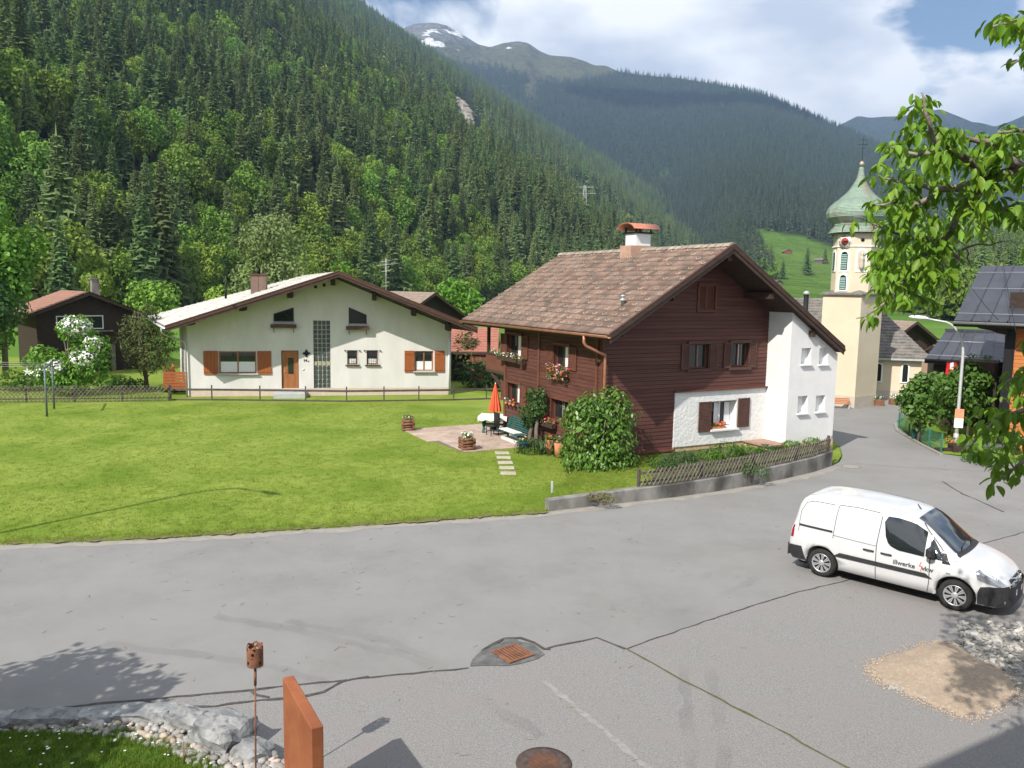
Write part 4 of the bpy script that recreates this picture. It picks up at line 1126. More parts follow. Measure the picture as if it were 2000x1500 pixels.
def shutter(root, M, u0, u1, z0, z1, mat, d=-.05, style='slat', th=.035):
    mb = MB()
    if style == 'slat':
        f = .05
        for a in ((u0, u0 + f, z0, z1), (u1 - f, u1, z0, z1), (u0 + f, u1 - f, z0, z0 + f), (u0 + f, u1 - f, z1 - f, z1)): mb.box(a[0], a[1], d - th / 2, d + th / 2, a[2], a[3], M)
        n = int((z1 - z0 - 2 * f) / .055)
        for k in range(n):
            z = z0 + f + (k + .5) * (z1 - z0 - 2 * f) / n
            mb.add([(u0 + f, d - th * .45, z - .024), (u1 - f, d - th * .45, z - .024), (u1 - f, d + th * .35, z + .026), (u0 + f, d + th * .35, z + .026), (u0 + f, d - th * .25, z - .028), (u1 - f, d - th * .25, z - .028), (u1 - f, d + th * .5, z + .02), (u0 + f, d + th * .5, z + .02)],
                   [(0, 1, 2, 3), (7, 6, 5, 4), (0, 4, 5, 1)], M)
    else:
        n = 4
        for k in range(n):
            a = u0 + (u1 - u0) * k / n; b = u0 + (u1 - u0) * (k + 1) / n
            mb.bbox(a + .002, b - .002, d - th / 2, d + th / 2, z0, z1, .006, M)
        for z in (z0 + (z1 - z0) * .12, z0 + (z1 - z0) * .86): mb.box(u0 + .02, u1 - .01, d - th / 2 - .022, d - th / 2, z - .03, z + .03, M)
    return mb.build('shutter', mat, root)
def flowers(root, M, u0, u1, z, seed, mats, r=.16, out=-.2, nleaf=130, drop=.1, name='flowering_plant'):
    """trailing window plants: leaves with blossoms as a sub-part"""
    mid = M @ Vector(((u0 + u1) / 2, out, z)); n = max(2, int((u1 - u0) / .2))
    lob = []
    for k in range(n):
        c = M @ Vector((u0 + (u1 - u0) * (k + .5) / n, out, z)); lob.append((c.x, c.y, c.z, r, r, r * .9)); 
        if drop: lob.append((c.x, c.y, c.z - drop, r * .8, r * .8, r))
    p = link(name, leaf_cloud(seed, lob, nleaf, .075, M_leaf, name=name), root)
    for j, m in enumerate(mats):
        link('blossom', leaf_cloud(seed + 7 + j, [(a[0], a[1], a[2] + .03, a[3] * 1.08, a[4] * 1.08, a[5]) for a in lob], nleaf // 5, .085, m, shell=.9, aspect=.95, flat=1.5, name='blossom'), p)
    return p

# ================================================================== the brown timber house
CN = Vector((2.95, 27.85, 0))
BH = thing('timber_house', 'red brown timber house with a tiled gable roof and a white rendered corner annex', 'house', CN, R_(28))
XL, XA, XB = .25, 8.0, 10.6                        # wall corner, annex corner, annex end
PR = 1.2                                           # annex stands this far out
OV = 1.5                                           # roof overhang at the gable
EL, AP, ER = (-.55, 4.86), (4.57, 7.95), (10.56, 4.23)
YB = 10.15
def roof_top(x):
    return EL[1] + (x - EL[0]) * (AP[1] - EL[1]) / (AP[0] - EL[0]) if x < AP[0] else AP[1] + (x - AP[0]) * (ER[1] - AP[1]) / (ER[0] - AP[0])
TH = .26
soff = lambda x: roof_top(x) - TH
# body and dark rooms behind the boards
mb = MB(); poly = [(XL + .36, 0), (XB - .3, 0), (XB - .3, soff(XB - .3) - .03), (AP[0], soff(AP[0]) - .03), (XL + .36, soff(XL + .36) - .03)]
mb.prism(poly, .36, 7.2, axis='y'); mb.build('wall', M_inner, BH)
mb = MB(); mb.box(XA + .3, XB - .3, -PR + .3, .3, .3, soff(XB) - .1); mb.build('wall', M_inner, BH)

# survey the openings of the gable wall
def sg(x0, y0, x1, y1, o=0.0):
    a = survey(BH, x0, y0, plane_y=-o); b = survey(BH, x1, y1, plane_y=-o); return [a.x, b.x, b.z, a.z]
W1 = sg(1348, 671, 1380, 717); W2 = sg(1428, 671, 1458, 716)
W1 = [4.08, 4.98, 3.43, 4.36]; W2 = [6.12, 6.98, 3.43, 4.36]
AT = [4.42, 5.16, 5.62, 6.52]
ops = [W1, W2, AT]
def row_intervals(u0, u1, z0, z1, ops):
    iv = [(u0, u1)]
    for a, b, c, d in ops:
        if d <= z0 + .02 or c >= z1 - .02: continue
        nv = []
        for p, q in iv:
            if b <= p or a >= q: nv.append((p, q)); continue
            if a > p: nv.append((p, a))
            if b < q: nv.append((b, q))
        iv = nv
    return iv
# gable siding: every board a part
PH = .145
z = .43; k = 0; rnd = random.Random(2)
while z < AP[1] - TH - .05:
    z1_ = min(z + PH, AP[1] - TH)
    lo_x, hi_x = XL, XA
    sl = (AP[1] - EL[1]) / (AP[0] - EL[0]); sr = (ER[1] - AP[1]) / (ER[0] - AP[0])
    xl_t = EL[0] + (z1_ + TH - EL[1]) / sl if z1_ + TH > EL[1] else -9
    xr_t = AP[0] + (z1_ + TH - AP[1]) / sr
    xl_b = EL[0] + (z + TH - EL[1]) / sl; xr_b = AP[0] + (z + TH - AP[1]) / sr
    a_b, a_t = max(lo_x, xl_b), max(lo_x, xl_t); b_b, b_t = min(hi_x, xr_b), min(hi_x, xr_t)
    blk = ops + ([[3.45, 8.0, .0, 2.6]] if z < 2.6 else [])
    for p, q in row_intervals(min(a_b, a_t), max(b_b, b_t), z, z1_, blk):
        pt = max(p, a_t) if p <= a_b + 1e-6 or p < a_t else p; qt = min(q, b_t)
        pb = max(p, a_b); qb = min(q, b_b)
        if qt - pt < .05: 
            if qb - pb < .1: continue
            pt = min(pt, qt - .02)
        y0 = -.028 + rnd.uniform(-.003, .003)
        m = MB(); g_ = .007
        m.add([(pb, y0 - .006, z + g_), (qb, y0 - .006, z + g_), (qt, y0 + .006, z1_ - g_ * .3), (pt, y0 + .006, z1_ - g_ * .3), (pb, .02, z), (qb, .02, z), (qt, .02, z1_), (pt, .02, z1_)],
              [(0, 1, 2, 3), (0, 4, 5, 1), (3, 2, 6, 7), (1, 5, 6, 2), (4, 0, 3, 7)])
        m.build('siding_board', M_plank, BH)
    z += PH; k += 1
# left wall siding, u = -y
ML = frame_left(XL)
sl_ = lambda x0, y0, x1, y1: (lambda a, b: [-a.y, -b.y, b.z, a.z])(survey(BH, x0, y0, plane_x=XL), survey(BH, x1, y1, plane_x=XL))
L_ur = sl_(1084, 673, 1112, 722); L_lr = sl_(1079, 777, 1112, 826); L_ul = sl_(993, 652, 1020, 700); L_ll = sl_(994, 746, 1017, 791)
for w in (L_ur, L_lr, L_ul, L_ll):
    if w[0] > w[1]: w[0], w[1] = w[1], w[0]
lops = [L_ur, L_lr, L_ul, L_ll]
LU0, LU1 = -7.35, 0.0
z = .30; ztop = soff(XL) - .01; k = 0
JOG = -4.42                                          # boards meet on a post here
while z < ztop - .02:
    z1_ = min(z + PH, ztop)
    for sa, sb, off in ((LU0, JOG, .0), (JOG, LU1, .0)):
        for p, q in row_intervals(sa, sb, z, z1_, lops):
            m = MB(); d0 = -.03 + off + rnd.uniform(-.003, .003)
            m.add([(p, d0 - .007, z + .007), (q, d0 - .007, z + .007), (q, d0 + .006, z1_ - .002), (p, d0 + .006, z1_ - .002), (p, .02, z), (q, .02, z), (q, .02, z1_), (p, .02, z1_)],
                  [(0, 1, 2, 3), (0, 4, 5, 1), (3, 2, 6, 7), (1, 5, 6, 2), (4, 0, 3, 7)], ML)
            m.build('siding_board', M_plank, BH)
    z += PH; k += 1
for u in (JOG, LU0 + .06, -.30):
    MB().box(u - .07, u + .07, -.085, -.02, .28, ztop, ML).build('corner_post', M_trim, BH)
MB().box(XL - .06, XL + .02, -.065, .05, .40, 4.9).build('corner_post', M_trim, BH)
MB().box(LU0, LU1, -.02, .25, -.05, .30, ML).build('plinth', M_ochre, BH)
# the wall under the ridge end and at the back, white and timber plinth
MB().box(XL, 3.44, -.02, .2, -.05, .40).build('plinth', M_ochre, BH)
MB().box(XL - .03, 3.5, -.15, -.03, .40, .455).build('drip_board', M_trim, BH)
MB().box(3.44, XA - .02, -.03, .2, -.05, .52).build('plinth', M_ochre, BH)

# white rendered ground floor with its window
PWo = .07
WW = [5.22, 6.50, 1.06, 2.16]
top25 = lambda u: 2.58
mb = MB(); Mw = Matrix.Translation((0, -PWo, 0)); wall_mesh(mb, Mw, 3.45, XA, .52, top25, [WW], .34)
mb.add([(3.45, 0, .52), (3.45, .09, .52), (3.45, .09, 2.58), (3.45, 0, 2.58)], [(3, 2, 1, 0)], Mw)
mb.add([(3.45, 0, .52), (8.0, 0, .52), (8.0, .09, .52), (3.45, .09, .52)], [(3, 2, 1, 0)], Mw)
mb.build('white_wall', M_rough, BH)
MB().box(3.40, XA - .002, -.17, -.03, 2.585, 2.635).build('cover_board', M_trim, BH)
w = window(BH, Mw, WW[0], WW[1], WW[2], WW[3], .30, .07, 1, M_white, curtain=[(WW[0] + .38, WW[0] + .62, WW[2] + .1, WW[3] - .1), (WW[0] + .9, WW[1] - .1, WW[2] + .1, WW[3] - .1)])
MB().box(WW[0] - .06, WW[1] + .06, -.14, .3, WW[2] - .05, WW[2] + .012, Mw).build('window_sill', M_white, BH)
shutter(BH, Mw, 4.58, 5.18, 1.02, 2.17, M_shutter); shutter(BH, Mw, 6.53, 7.12, 1.08, 2.22, M_shutter)
MB().box(WW[0] + .1, WW[0] + .8, .02, .16, WW[2] + .015, WW[2] + .10, Mw).build('flower_trough', M_terra, BH)
flowers(BH, Mw, WW[0] + .12, WW[0] + .82, WW[2] + .17, 400, [M_redfl], .10, .09, 160, 0)

# gable windows
for w_, sh in ((W1, ((3.66, 4.03), (5.03, 5.40))), (W2, ((5.72, 6.08), (7.02, 7.38)))):
    window(BH, FR_Y, *w_, .12, .05, 1, M_trim, curtain=[(w_[0] + .42, w_[0] + .50, w_[2] + .06, w_[3] - .06)])
    m = MB(); m.box(w_[0] - .12, w_[1] + .12, -.10, -.034, w_[3], w_[3] + .11); m.build('lintel_board', M_shutter, BH)
    m = MB(); m.box(w_[0] - .12, w_[1] + .12, -.12, -.034, w_[2] - .10, w_[2]); m.build('window_sill', M_shutter, BH)
    m = MB(); m.box(w_[0] - .05, w_[0], -.06, .1, w_[2], w_[3]); m.box(w_[1], w_[1] + .05, -.06, .1, w_[2], w_[3]); m.build('jamb', M_shutter, BH)
    for i, (a, b) in enumerate(sh): shutter(BH, FR_Y, a, b, w_[2] - .02, w_[3] + .01, M_shutter, -.075)
for a, b in ((AT[0], (AT[0] + AT[1]) / 2), ((AT[0] + AT[1]) / 2, AT[1])): shutter(BH, FR_Y, a + .01, b - .01, AT[2], AT[3], M_trim, .01)
m = MB(); m.box(AT[0] - .1, AT[1] + .1, -.09, -.034, AT[3], AT[3] + .09); m.box(AT[0] - .1, AT[1] + .1, -.09, -.034, AT[2] - .09, AT[2]); m.box(AT[0] - .1, AT[0], -.07, -.03, AT[2], AT[3]); m.box(AT[1], AT[1] + .1, -.07, -.03, AT[2], AT[3]); m.build('window_casing', M_trim, BH)
# left wall windows
for j, (w_, sty) in enumerate(((L_ur, 1), (L_lr, 1), (L_ul, 1), (L_ll, 0))):
    wd = w_[1] - w_[0]
    window(BH, ML, *w_, .13, .05, 1, M_trim, curtain=[(w_[0] + wd * .55, w_[0] + wd * .75, w_[2] + .05, w_[3] - .05)] if j != 1 else [(w_[0] + wd * .45, w_[0] + wd * .55, w_[2] + .05, w_[3] - .05)])
    m = MB(); m.box(w_[0] - .1, w_[1] + .1, -.10, -.036, w_[3], w_[3] + .10, ML); m.box(w_[0] - .1, w_[1] + .1, -.12, -.036, w_[2] - .08, w_[2], ML); m.box(w_[0] - .05, w_[0], -.07, .1, w_[2], w_[3], ML); m.box(w_[1], w_[1] + .05, -.07, .1, w_[2], w_[3], ML); m.build('window_casing', M_trim, BH)
    sw = .5
    shutter(BH, ML, w_[0] - .07 - sw, w_[0] - .07, w_[2], w_[3], M_trim, -.07)
    if j != 1: shutter(BH, ML, w_[1] + .07, w_[1] + .07 + sw, w_[2], w_[3], M_trim, -.07)
def flower_box(root, M, u0, u1, z, seed, mats, r=.2, n=260, drop=.15):
    MB().box(u0, u1, -.30, -.12, z - .16, z, M).build('flower_box', M_dark, root)
    flowers(root, M, u0, u1, z + .06, seed, mats, r, -.22, n, drop)
flower_box(BH, ML, L_ur[0] - .05, L_ur[1] + .15, L_ur[2] - .10, 410, [M_pinkfl, M_redfl], .22, 420, .22)
flower_box(BH, ML, L_ul[0] - .5, L_ul[1] + .0, L_ul[2] - .02, 420, [M_pinkfl, M_whitefl], .15, 150, 0)
flower_box(BH, ML, L_ul[1] + .15, L_ul[1] + .5, L_ul[2] - .05, 425, [M_pinkfl], .12, 60, 0)
for q, mt_ in ((.12, M_whitefl), (.38, M_pinkfl), (.62, M_redfl)):
    c = ML @ Vector((L_ll[0] + (L_ll[1] - L_ll[0]) * q * 1.2, -.2, L_ll[2]))
    MB().lathe([(.05, -.09), (.075, .03)], 10, c).build('flower_pot', M_terra, BH)
    flowers(BH, ML, L_ll[0] + (L_ll[1] - L_ll[0]) * q * 1.2 - .06, L_ll[0] + (L_ll[1] - L_ll[0]) * q * 1.2 + .06, L_ll[2] + .10, 430 + int(q * 100), [mt_], .09, -.2, 50, 0)
flower_box(BH, ML, L_lr[0] - .4, L_lr[0] + .5, L_lr[2] - .18, 440, [M_pinkfl, M_redfl], .15, 140, .05)
# lantern and meter box
c = ML @ Vector((JOG - .28, -.26, 2.05))
m = MB(); m.lathe([(.02, -.16), (.075, -.12), (.09, .04), (.11, .06), (.02, .16), (.01, .2)], 6, c); m.beam(ML @ Vector((JOG - .28, -.04, 2.2)), c + Vector((0, 0, .18)), .025, .025); m.build('wall_lantern', M_blackm, BH)
MB().bbox(JOG + .36, JOG + .62, -.16, -.04, 1.78, 2.06, .01, ML).build('meter_box', M_white, BH)

# annex: brightly rendered corner
mb = MB(); An = Matrix.Translation((0, -PR, 0))
AW = [sg(1566, 680, 1583, 711, PR), sg(1601, 680, 1616, 711, PR), sg(1559, 774, 1576, 806, PR), sg(1594, 773, 1610, 803, PR)]
topA = lambda u: soff(u) - .0
wall_mesh(mb, An, XA, XB, .5, topA, AW, .26)
M_an = frame_left(XA)
mb.add([(0, 0, .5), (PR, 0, .5), (PR, 0, soff(XA)), (0, 0, soff(XA))], [(0, 1, 2, 3)], M_an)
mb.add([(XB, -PR, .5), (XB, 6.5, .5), (XB, 6.5, soff(XB)), (XB, -PR, soff(XB))], [(0, 1, 2, 3)])
mb.build('annex_wall', M_white, BH)
m = MB(); m.box(XA - .02, XB + .02, -PR - .02, 6.4, -.05, .50); m.build('plinth', M_ochre, BH)
for w_ in AW:
    window(BH, An, *w_, .22, .06, 0, M_white, curtain=[(w_[0] + .22, w_[1] - .06, w_[2] + .06, w_[3] - .06)])
    MB().box(w_[0] - .04, w_[1] + .04, -.10, .02, w_[2] - .055, w_[2] - .005, An).build('window_sill', M_white, BH)
m = MB(); m.box(XA - 1.05, XA - .01, -PR - .12, -.05, .47, .53); m.build('entrance_slab', MAT('entrance_slab_stone', (.30, .19, .14), (.36, .24, .18), scale=4, rough=.8), BH)
m = MB(); m.box(XA - .98, XA - .02, -PR - .06, -.05, -.05, .468); m.build('entrance_step', M_ochre, BH)

# roof: boarded deck, verges, purlins
mb = MB()
prof = [EL, AP, ER, (ER[0], ER[1] - .17), (AP[0], AP[1] - TH), (EL[0], EL[1] - .17)]
mb.prism([(p[0], p[1] - .05) for p in prof][::-1], -OV, YB, axis='y'); mb.build('roof_deck', M_dark, BH)
def verge(y0, y1, name, z0, z1, mat):
    for (a, b) in ((EL, AP), (AP, ER)):
        m = MB()
        vs = [(a[0], y0, a[1] + z0), (b[0], y0, b[1] + z0), (b[0], y0, b[1] + z1), (a[0], y0, a[1] + z1), (a[0], y1, a[1] + z0), (b[0], y1, b[1] + z0), (b[0], y1, b[1] + z1), (a[0], y1, a[1] + z1)]
        m.add(vs, [(0, 1, 2, 3), (7, 6, 5, 4), (0, 4, 5, 1), (3, 2, 6, 7), (1, 5, 6, 2), (4, 0, 3, 7)]); m.build(name, mat, BH)
verge(-OV - .04, -OV, 'verge_board', -.30, -.015, M_dark)
verge(-OV - .075, -OV - .04, 'verge_board', -.15, .03, M_dark)
verge(YB, YB + .04, 'verge_board', -.28, .0, M_dark)
verge(-OV - .08, -OV + .02, 'verge_capping', .03, .05, M_shutter)
for x in (AP[0], 2.2, 6.7, 9.0, XL - .1):
    zt = soff(x) - .06 if x != XL - .1 else soff(x) - .02
    m = MB(); m.box(x - .09, x + .09, -OV + .12, .3, zt - .24, zt); m.build('purlin', M_dark, BH)
# balcony at the far end of the left wall
m = MB(); m.box(XL + .0, XL + 3, 7.4, 9.3, 2.55, 2.68); m.build('balcony_floor', M_dark, BH)
m = MB(); m.box(XL, XL + .06, 7.4, 9.3, 2.68, 3.35); m.build('balcony_panel', M_trim, BH)
m = MB(); m.box(XL + .0, XL + .12, 9.1, 9.22, 3.35, 4.75); m.box(XL - .03, XL + .13, 7.4, 9.3, 3.35, 3.42); m.build('balcony_post', M_dark, BH)
m = MB(); m.beam((XL + .1, 8.9, 2.55), (XL + .1, 7.36, 1.7), .12, .12); m.build('brace', M_dark, BH)
flowers(BH, ML, -9.0, -8.2, 3.5, 455, [M_whitefl], .14, .05, 90, .05)

# roof tiles: pressed tiles with two rolls; the ones nearest the eave and the front verge are single parts
ang = math.atan2(AP[1] - EL[1], AP[0] - EL[0]); SLEN = math.hypot(AP[0] - EL[0], AP[1] - EL[1])
TW, TLn = .305, .345
ncol = int(round((YB + OV) / TW)); TW = (YB + OV) / ncol; nrow = int(round(SLEN / TLn)); TLn = SLEN / nrow
def tile_geo(tw, tl):
    pr = [(0, .0), (.10, .012), (.22, .042), (.34, .012), (.5, .002), (.60, .012), (.72, .042), (.84, .012), (1.0, .0)]
    vs = []; fs = []; n = len(pr)
    for (s0, lift) in ((0, .046), (tl + .05, .004)):
        for t, h in pr: vs.append((t * tw * .985, s0, h + lift))
    for t, h in pr: vs.append((t * tw * .985, 0, h * .9 + .004))
    for i in range(n - 1): fs.append((i, i + 1, n + i + 1, n + i)); fs.append((2 * n + i, 2 * n + i + 1, i + 1, i))
    return vs, fs
tv, tf = tile_geo(TW, TLn)
tm = bpy.data.meshes.new('roof_tile'); tm.from_pydata(tv, [], tf); tm.materials.append(M_tile); tm.polygons.foreach_set('use_smooth', [True] * len(tf))
# tile frame: x along the eave (towards -y of the house), y up the slope
TM = Matrix(((0, math.cos(ang), -math.sin(ang), EL[0]), (-1, 0, 0, YB), (0, math.sin(ang), math.cos(ang), EL[1] - .045), (0, 0, 0, 1)))
cells = [(r, c) for r in range(nrow) for c in range(ncol)]
def near_key(rc):
    p = TM @ Vector((rc[1] * TW, rc[0] * TLn, 0)); w_ = Matrix.Rotation(R_(28), 4, 'Z') @ p + CN; return w_.length
cells.sort(key=near_key)
rnd = random.Random(3); stuffV = []; stuffF = []; smt = []
inv = TM
for i, (r, c) in enumerate(cells):
    j = Matrix.Translation((c * TW + rnd.uniform(-.006, .006), r * TLn + rnd.uniform(-.008, .008), rnd.uniform(0, .006))) @ Matrix.Rotation(rnd.uniform(-.012, .012), 4, 'Z')
    if i < 300:
        o = link('roof_tile', tm, BH); o.matrix_local = TM @ j
    else:
        b = len(stuffV); T_ = TM @ j
        stuffV += [tuple(T_ @ Vector(v)) for v in tv]; stuffF += [tuple(b + q for q in f) for f in tf]
me = bpy.data.meshes.new('roof_tiles'); me.from_pydata(stuffV, [], stuffF); me.polygons.foreach_set('use_smooth', [True] * len(stuffF))
def island_var(name, src_name, tiles_n):
    m = src_name.copy(); m.name = name; return m
M_tile2 = M_tile.copy(); M_tile2.name = 'red_brown_roof_tile_laid'
t_ = M_tile2.node_tree; gmt = t_.nodes.new('ShaderNodeNewGeometry')
for l in list(t_.links):
    if l.from_node.type == 'OBJECT_INFO' and l.from_socket.name == 'Random': t_.links.new(gmt.outputs['Random Per Island'], l.to_socket)
me.materials.append(M_tile2)
tag(link('roof_tiles', me, BH), kind='stuff')
# snow hooks
m = MB()
for r in range(nrow):
    if r == 0: continue
    step = 3 if r > 3 else 2
    for c in range(ncol):
        if (c + r * 2) % step != 0 or (r > 3 and r % 2 == 1 and rnd.random() < .4): continue
        T_ = TM @ Matrix.Translation((c * TW + TW * .5, r * TLn + .02, .045))
        m.tube([T_ @ Vector((0, .16, 0)), T_ @ Vector((0, .02, .012)), T_ @ Vector((0, -.03, .05)), T_ @ Vector((0, -.005, .095))], .017, 5, smooth=False)
M_hook = MAT('snow_hook', (.55, .44, .35), rough=.6, metal=.2)
tag(m.build('snow_hooks', M_hook, BH), kind='stuff')
# ridge tiles
rt = MB(); rp = [(-.17, -.06), (-.12, .03), (0, .075), (.12, .03), (.17, -.06)]
for y in (0, .40):
    for x, z_ in rp: rt.v.append((x * (1 + .08 * (y == 0)), y, z_ + .025 * (y == 0)))
for i in range(4): rt.f.append((i, i + 1, 5 + i + 1, 5 + i)); rt.sm.append(True)
rt.f.append((4, 3, 2, 1, 0)); rt.sm.append(False)
rme = rt.mesh('ridge_tile', M_lidge); nrt = int((YB + OV) / .37)
for i in range(nrt):
    o = link('ridge_tile', rme, BH, (AP[0], -OV + i * (YB + OV) / nrt, AP[1] - .01), (rnd.uniform(-.02, .02), 0, rnd.uniform(-.03, .03)))
# right slope
mb = MB(); dx = ER[0] - AP[0]; dz = ER[1] - AP[1]; nr_ = 22
for r in range(nr_):
    a = r / nr_; b = (r + 1) / nr_
    p = (AP[0] + dx * a, AP[1] + dz * a + .0); q = (AP[0] + dx * b, AP[1] + dz * b + .035)
    mb.add([(p[0], -OV, p[1] - .045), (p[0], YB, p[1] - .045), (q[0], YB, q[1] - .045), (q[0], -OV, q[1] - .045), (q[0], -OV, q[1] - .09), (q[0], YB, q[1] - .09)], [(3, 2, 1, 0), (5, 2, 3, 4)])
tag(mb.build('roof_tiles', M_tile, BH), kind='stuff')
m = MB(); m.tube([(ER[0] + .06, -OV, ER[1] - .12), (ER[0] + .06, YB, ER[1] - .12)], .07, 8); m.build('gutter', M_shutter, BH)
# gutter and downpipe of copper
def gutter(root, p, q, r, mat, n=9):
    p = Vector(p); q = Vector(q); d = (q - p).normalized(); s_ = d.cross(Vector((0, 0, 1))).normalized(); m = MB()
    for base in (p, q):
        for rr in (r, r * .9):
            for k in range(n):
                a = math.pi * k / (n - 1); m.v.append(tuple(base + s_ * math.cos(a) * rr - Vector((0, 0, 1)) * math.sin(a) * rr))
    for k in range(n - 1):
        m.f.append((k, k + 1, 2 * n + k + 1, 2 * n + k)); m.sm.append(True); m.f.append((n + k + 1, n + k, 3 * n + k, 3 * n + k + 1)); m.sm.append(True)
        m.f.append((k + 1, k, n + k, n + k + 1)); m.sm.append(False); m.f.append((2 * n + k, 2 * n + k + 1, 3 * n + k + 1, 3 * n + k)); m.sm.append(False)
    for a, b in ((0, n), (n - 1, 2 * n - 1)): m.f.append((a, b, 2 * n + b, 2 * n + a)); m.sm.append(False)
    m.tube([p + s_ * r, q + s_ * r], .012, 6); m.tube([p - s_ * r, q - s_ * r], .012, 6)
    return m.build('gutter', mat, root)
gutter(BH, (EL[0] - .06, -OV - .05, EL[1] - .06), (EL[0] - .06, YB + .05, EL[1] - .06), .085, M_copper)
m = MB(); m.tube([(EL[0] - .06, -.05, EL[1] - .12), (EL[0] - .06, -.05, EL[1] - .36), (EL[0] + .02, -.06, EL[1] - .48), (EL[0] + .38, -.16, EL[1] - .66), (XL - .07, -.2, EL[1] - .80), (XL - .06, -.2, EL[1] - 1.0), (XL - .06, -.2, .0)], .052, 10)
for z_ in (2.9, 1.2): m.lathe([(.052, -.03), (.066, -.03), (.066, .03), (.052, .03)], 10, (XL - .06, -.2, z_))
m.build('downpipe', M_copper, BH)
# chimney astride the ridge
cy = 4.05
m = MB(); m.box(AP[0] - .62, AP[0] + .55, cy - .38, cy + .38, AP[1] - .75, AP[1] + .16); ch = m.build('chimney', MAT('chimney_brick', (.36, .22, .16), (.44, .29, .22), scale=5, rough=.9, bump=.4), BH)
m = MB(); m.bbox(AP[0] - .38, AP[0] + .38, cy - .36, cy + .36, AP[1] + .16, AP[1] + .66, .02); m.build('chimney_shaft', M_white, ch)
m = MB(); m.box(AP[0] - .46, AP[0] + .46, cy - .44, cy + .44, AP[1] + .66, AP[1] + .71)
for a in (-.36, .36):
    for b in (-.36, .36): m.box(AP[0] + a - .03, AP[0] + a + .03, cy + b - .03, cy + b + .03, AP[1] + .71, AP[1] + .90)
m.build('chimney_frame', M_blackm, ch)
m = MB(); nb_ = 10
for x_ in (AP[0] - .66, AP[0] + .66):
    for ro in (0, .03):
        for k in range(nb_ + 1):
            a = math.pi * (.10 + .80 * k / nb_); m.v.append((x_, cy + (.66 - ro) * math.cos(a), AP[1] + .70 + (.38 - ro) * math.sin(a)))
n_ = nb_ + 1
for k in range(nb_):
    m.f.append((k, 2 * n_ + k, 2 * n_ + k + 1, k + 1)); m.sm.append(True); m.f.append((n_ + k + 1, 3 * n_ + k + 1, 3 * n_ + k, n_ + k)); m.sm.append(True)
    m.f.append((k, k + 1, n_ + k + 1, n_ + k)); m.sm.append(False); m.f.append((2 * n_ + k + 1, 2 * n_ + k, 3 * n_ + k, 3 * n_ + k + 1)); m.sm.append(False)
m.build('chimney_cap', M_cap, ch)
# vent on the slope
vp = TM @ Vector((YB + .05, SLEN * .30, .05)); m = MB(); m.lathe([(.07, -.02), (.07, .14), (.12, .15), (.12, .19), (.05, .20), (.05, .28), (.09, .29), (.09, .33), (0, .36)], 12, vp); m.build('roof_vent', M_zinc, BH)

# ================================================================== the white house on the left
L0 = g(357, 776); L0 = Vector((L0.x, L0.y, 0))
WH = thing('white_house', 'wide white rendered house with orange shutters and a pale tiled low gable roof', 'house', L0, R_(11))
OV2 = 2.2
k_ = .325
F_L, F_A, F_R = Vector((-.30, -OV2, 4.03)), Vector((8.53, -OV2, 7.03)), Vector((16.07, -OV2, 4.05))
Mi = Matrix.Rotation(-R_(11), 4, 'Z') @ Matrix.Translation(-L0)
B_L = Mi @ g(288, 618, 4.03); B_A = Mi @ dist_pt(600, 537, 55); B_R = Vector((12.6, 9.0, 4.05))
def wall_top(u):      # underside of the roof above the front wall
    t = OV2 / 11.0
    l = F_L.lerp(B_L, t); a = F_A.lerp(B_A, t); r = F_R.lerp(B_R, t)
    return (l.z + (u - l.x) * (a.z - l.z) / (a.x - l.x) if u < a.x else a.z + (u - a.x) * (r.z - a.z) / (r.x - a.x)) - .27
wall_top.breaks = [F_A.lerp(B_A, OV2 / 11.0).x]
s2 = lambda x0, y0, x1, y1: (lambda a, b: [a.x, b.x, b.z, a.z])(survey(WH, x0, y0, plane_y=0), survey(WH, x1, y1, plane_y=0))
wl = s2(427, 686, 501, 729); dr = s2(549, 684.5, 584, 757); gb = s2(611.5, 626, 646, 756); g1 = s2(678, 684, 698, 712); g2 = s2(716, 684, 738, 712); wr = s2(810, 685.5, 846, 724.5)
u1 = s2(534, 600, 574, 628); u2 = s2(681, 600, 716, 632)
dr[2] = .42; gb[2] = .46
ops2 = [wl, dr, gb, g1, g2, wr]
mb = MB(); wall_mesh(mb, FR_Y, .33, 14.85, .46, wall_top, ops2, .2)
mb.add([(.33, 0, 0), (.33, 0, wall_top(.33)), (-1.6, 7.5, wall_top(.33)), (-1.6, 7.5, 0)], [(0, 1, 2, 3)])
mb.add([(14.85, 0, 0), (14.85, 0, wall_top(14.85)), (13, 8, wall_top(14.85)), (13, 8, 0)], [(3, 2, 1, 0)])
mb.build('wall', M_stucco, WH)
mb = MB(); mb.box(.34, 14.86, -.012, .2, -.1, .458); mb.build('plinth', M_plinth, WH)
mb = MB(); mb.prism([(.6, .3), (14.6, .3), (12.8, 7.8), (-1.2, 7.4)], -.1, 3.4); mb.build('core', M_inner, WH)
lace = lambda w, f=.45: [(w[0] + .08, w[1] - .08, w[2] + .07, w[2] + (w[3] - w[2]) * f)]
window(WH, FR_Y, *wl, .12, .07, 1, M_door, curtain=lace(wl, .52)); window(WH, FR_Y, *wr, .12, .07, 1, M_door, curtain=lace(wr, .48))
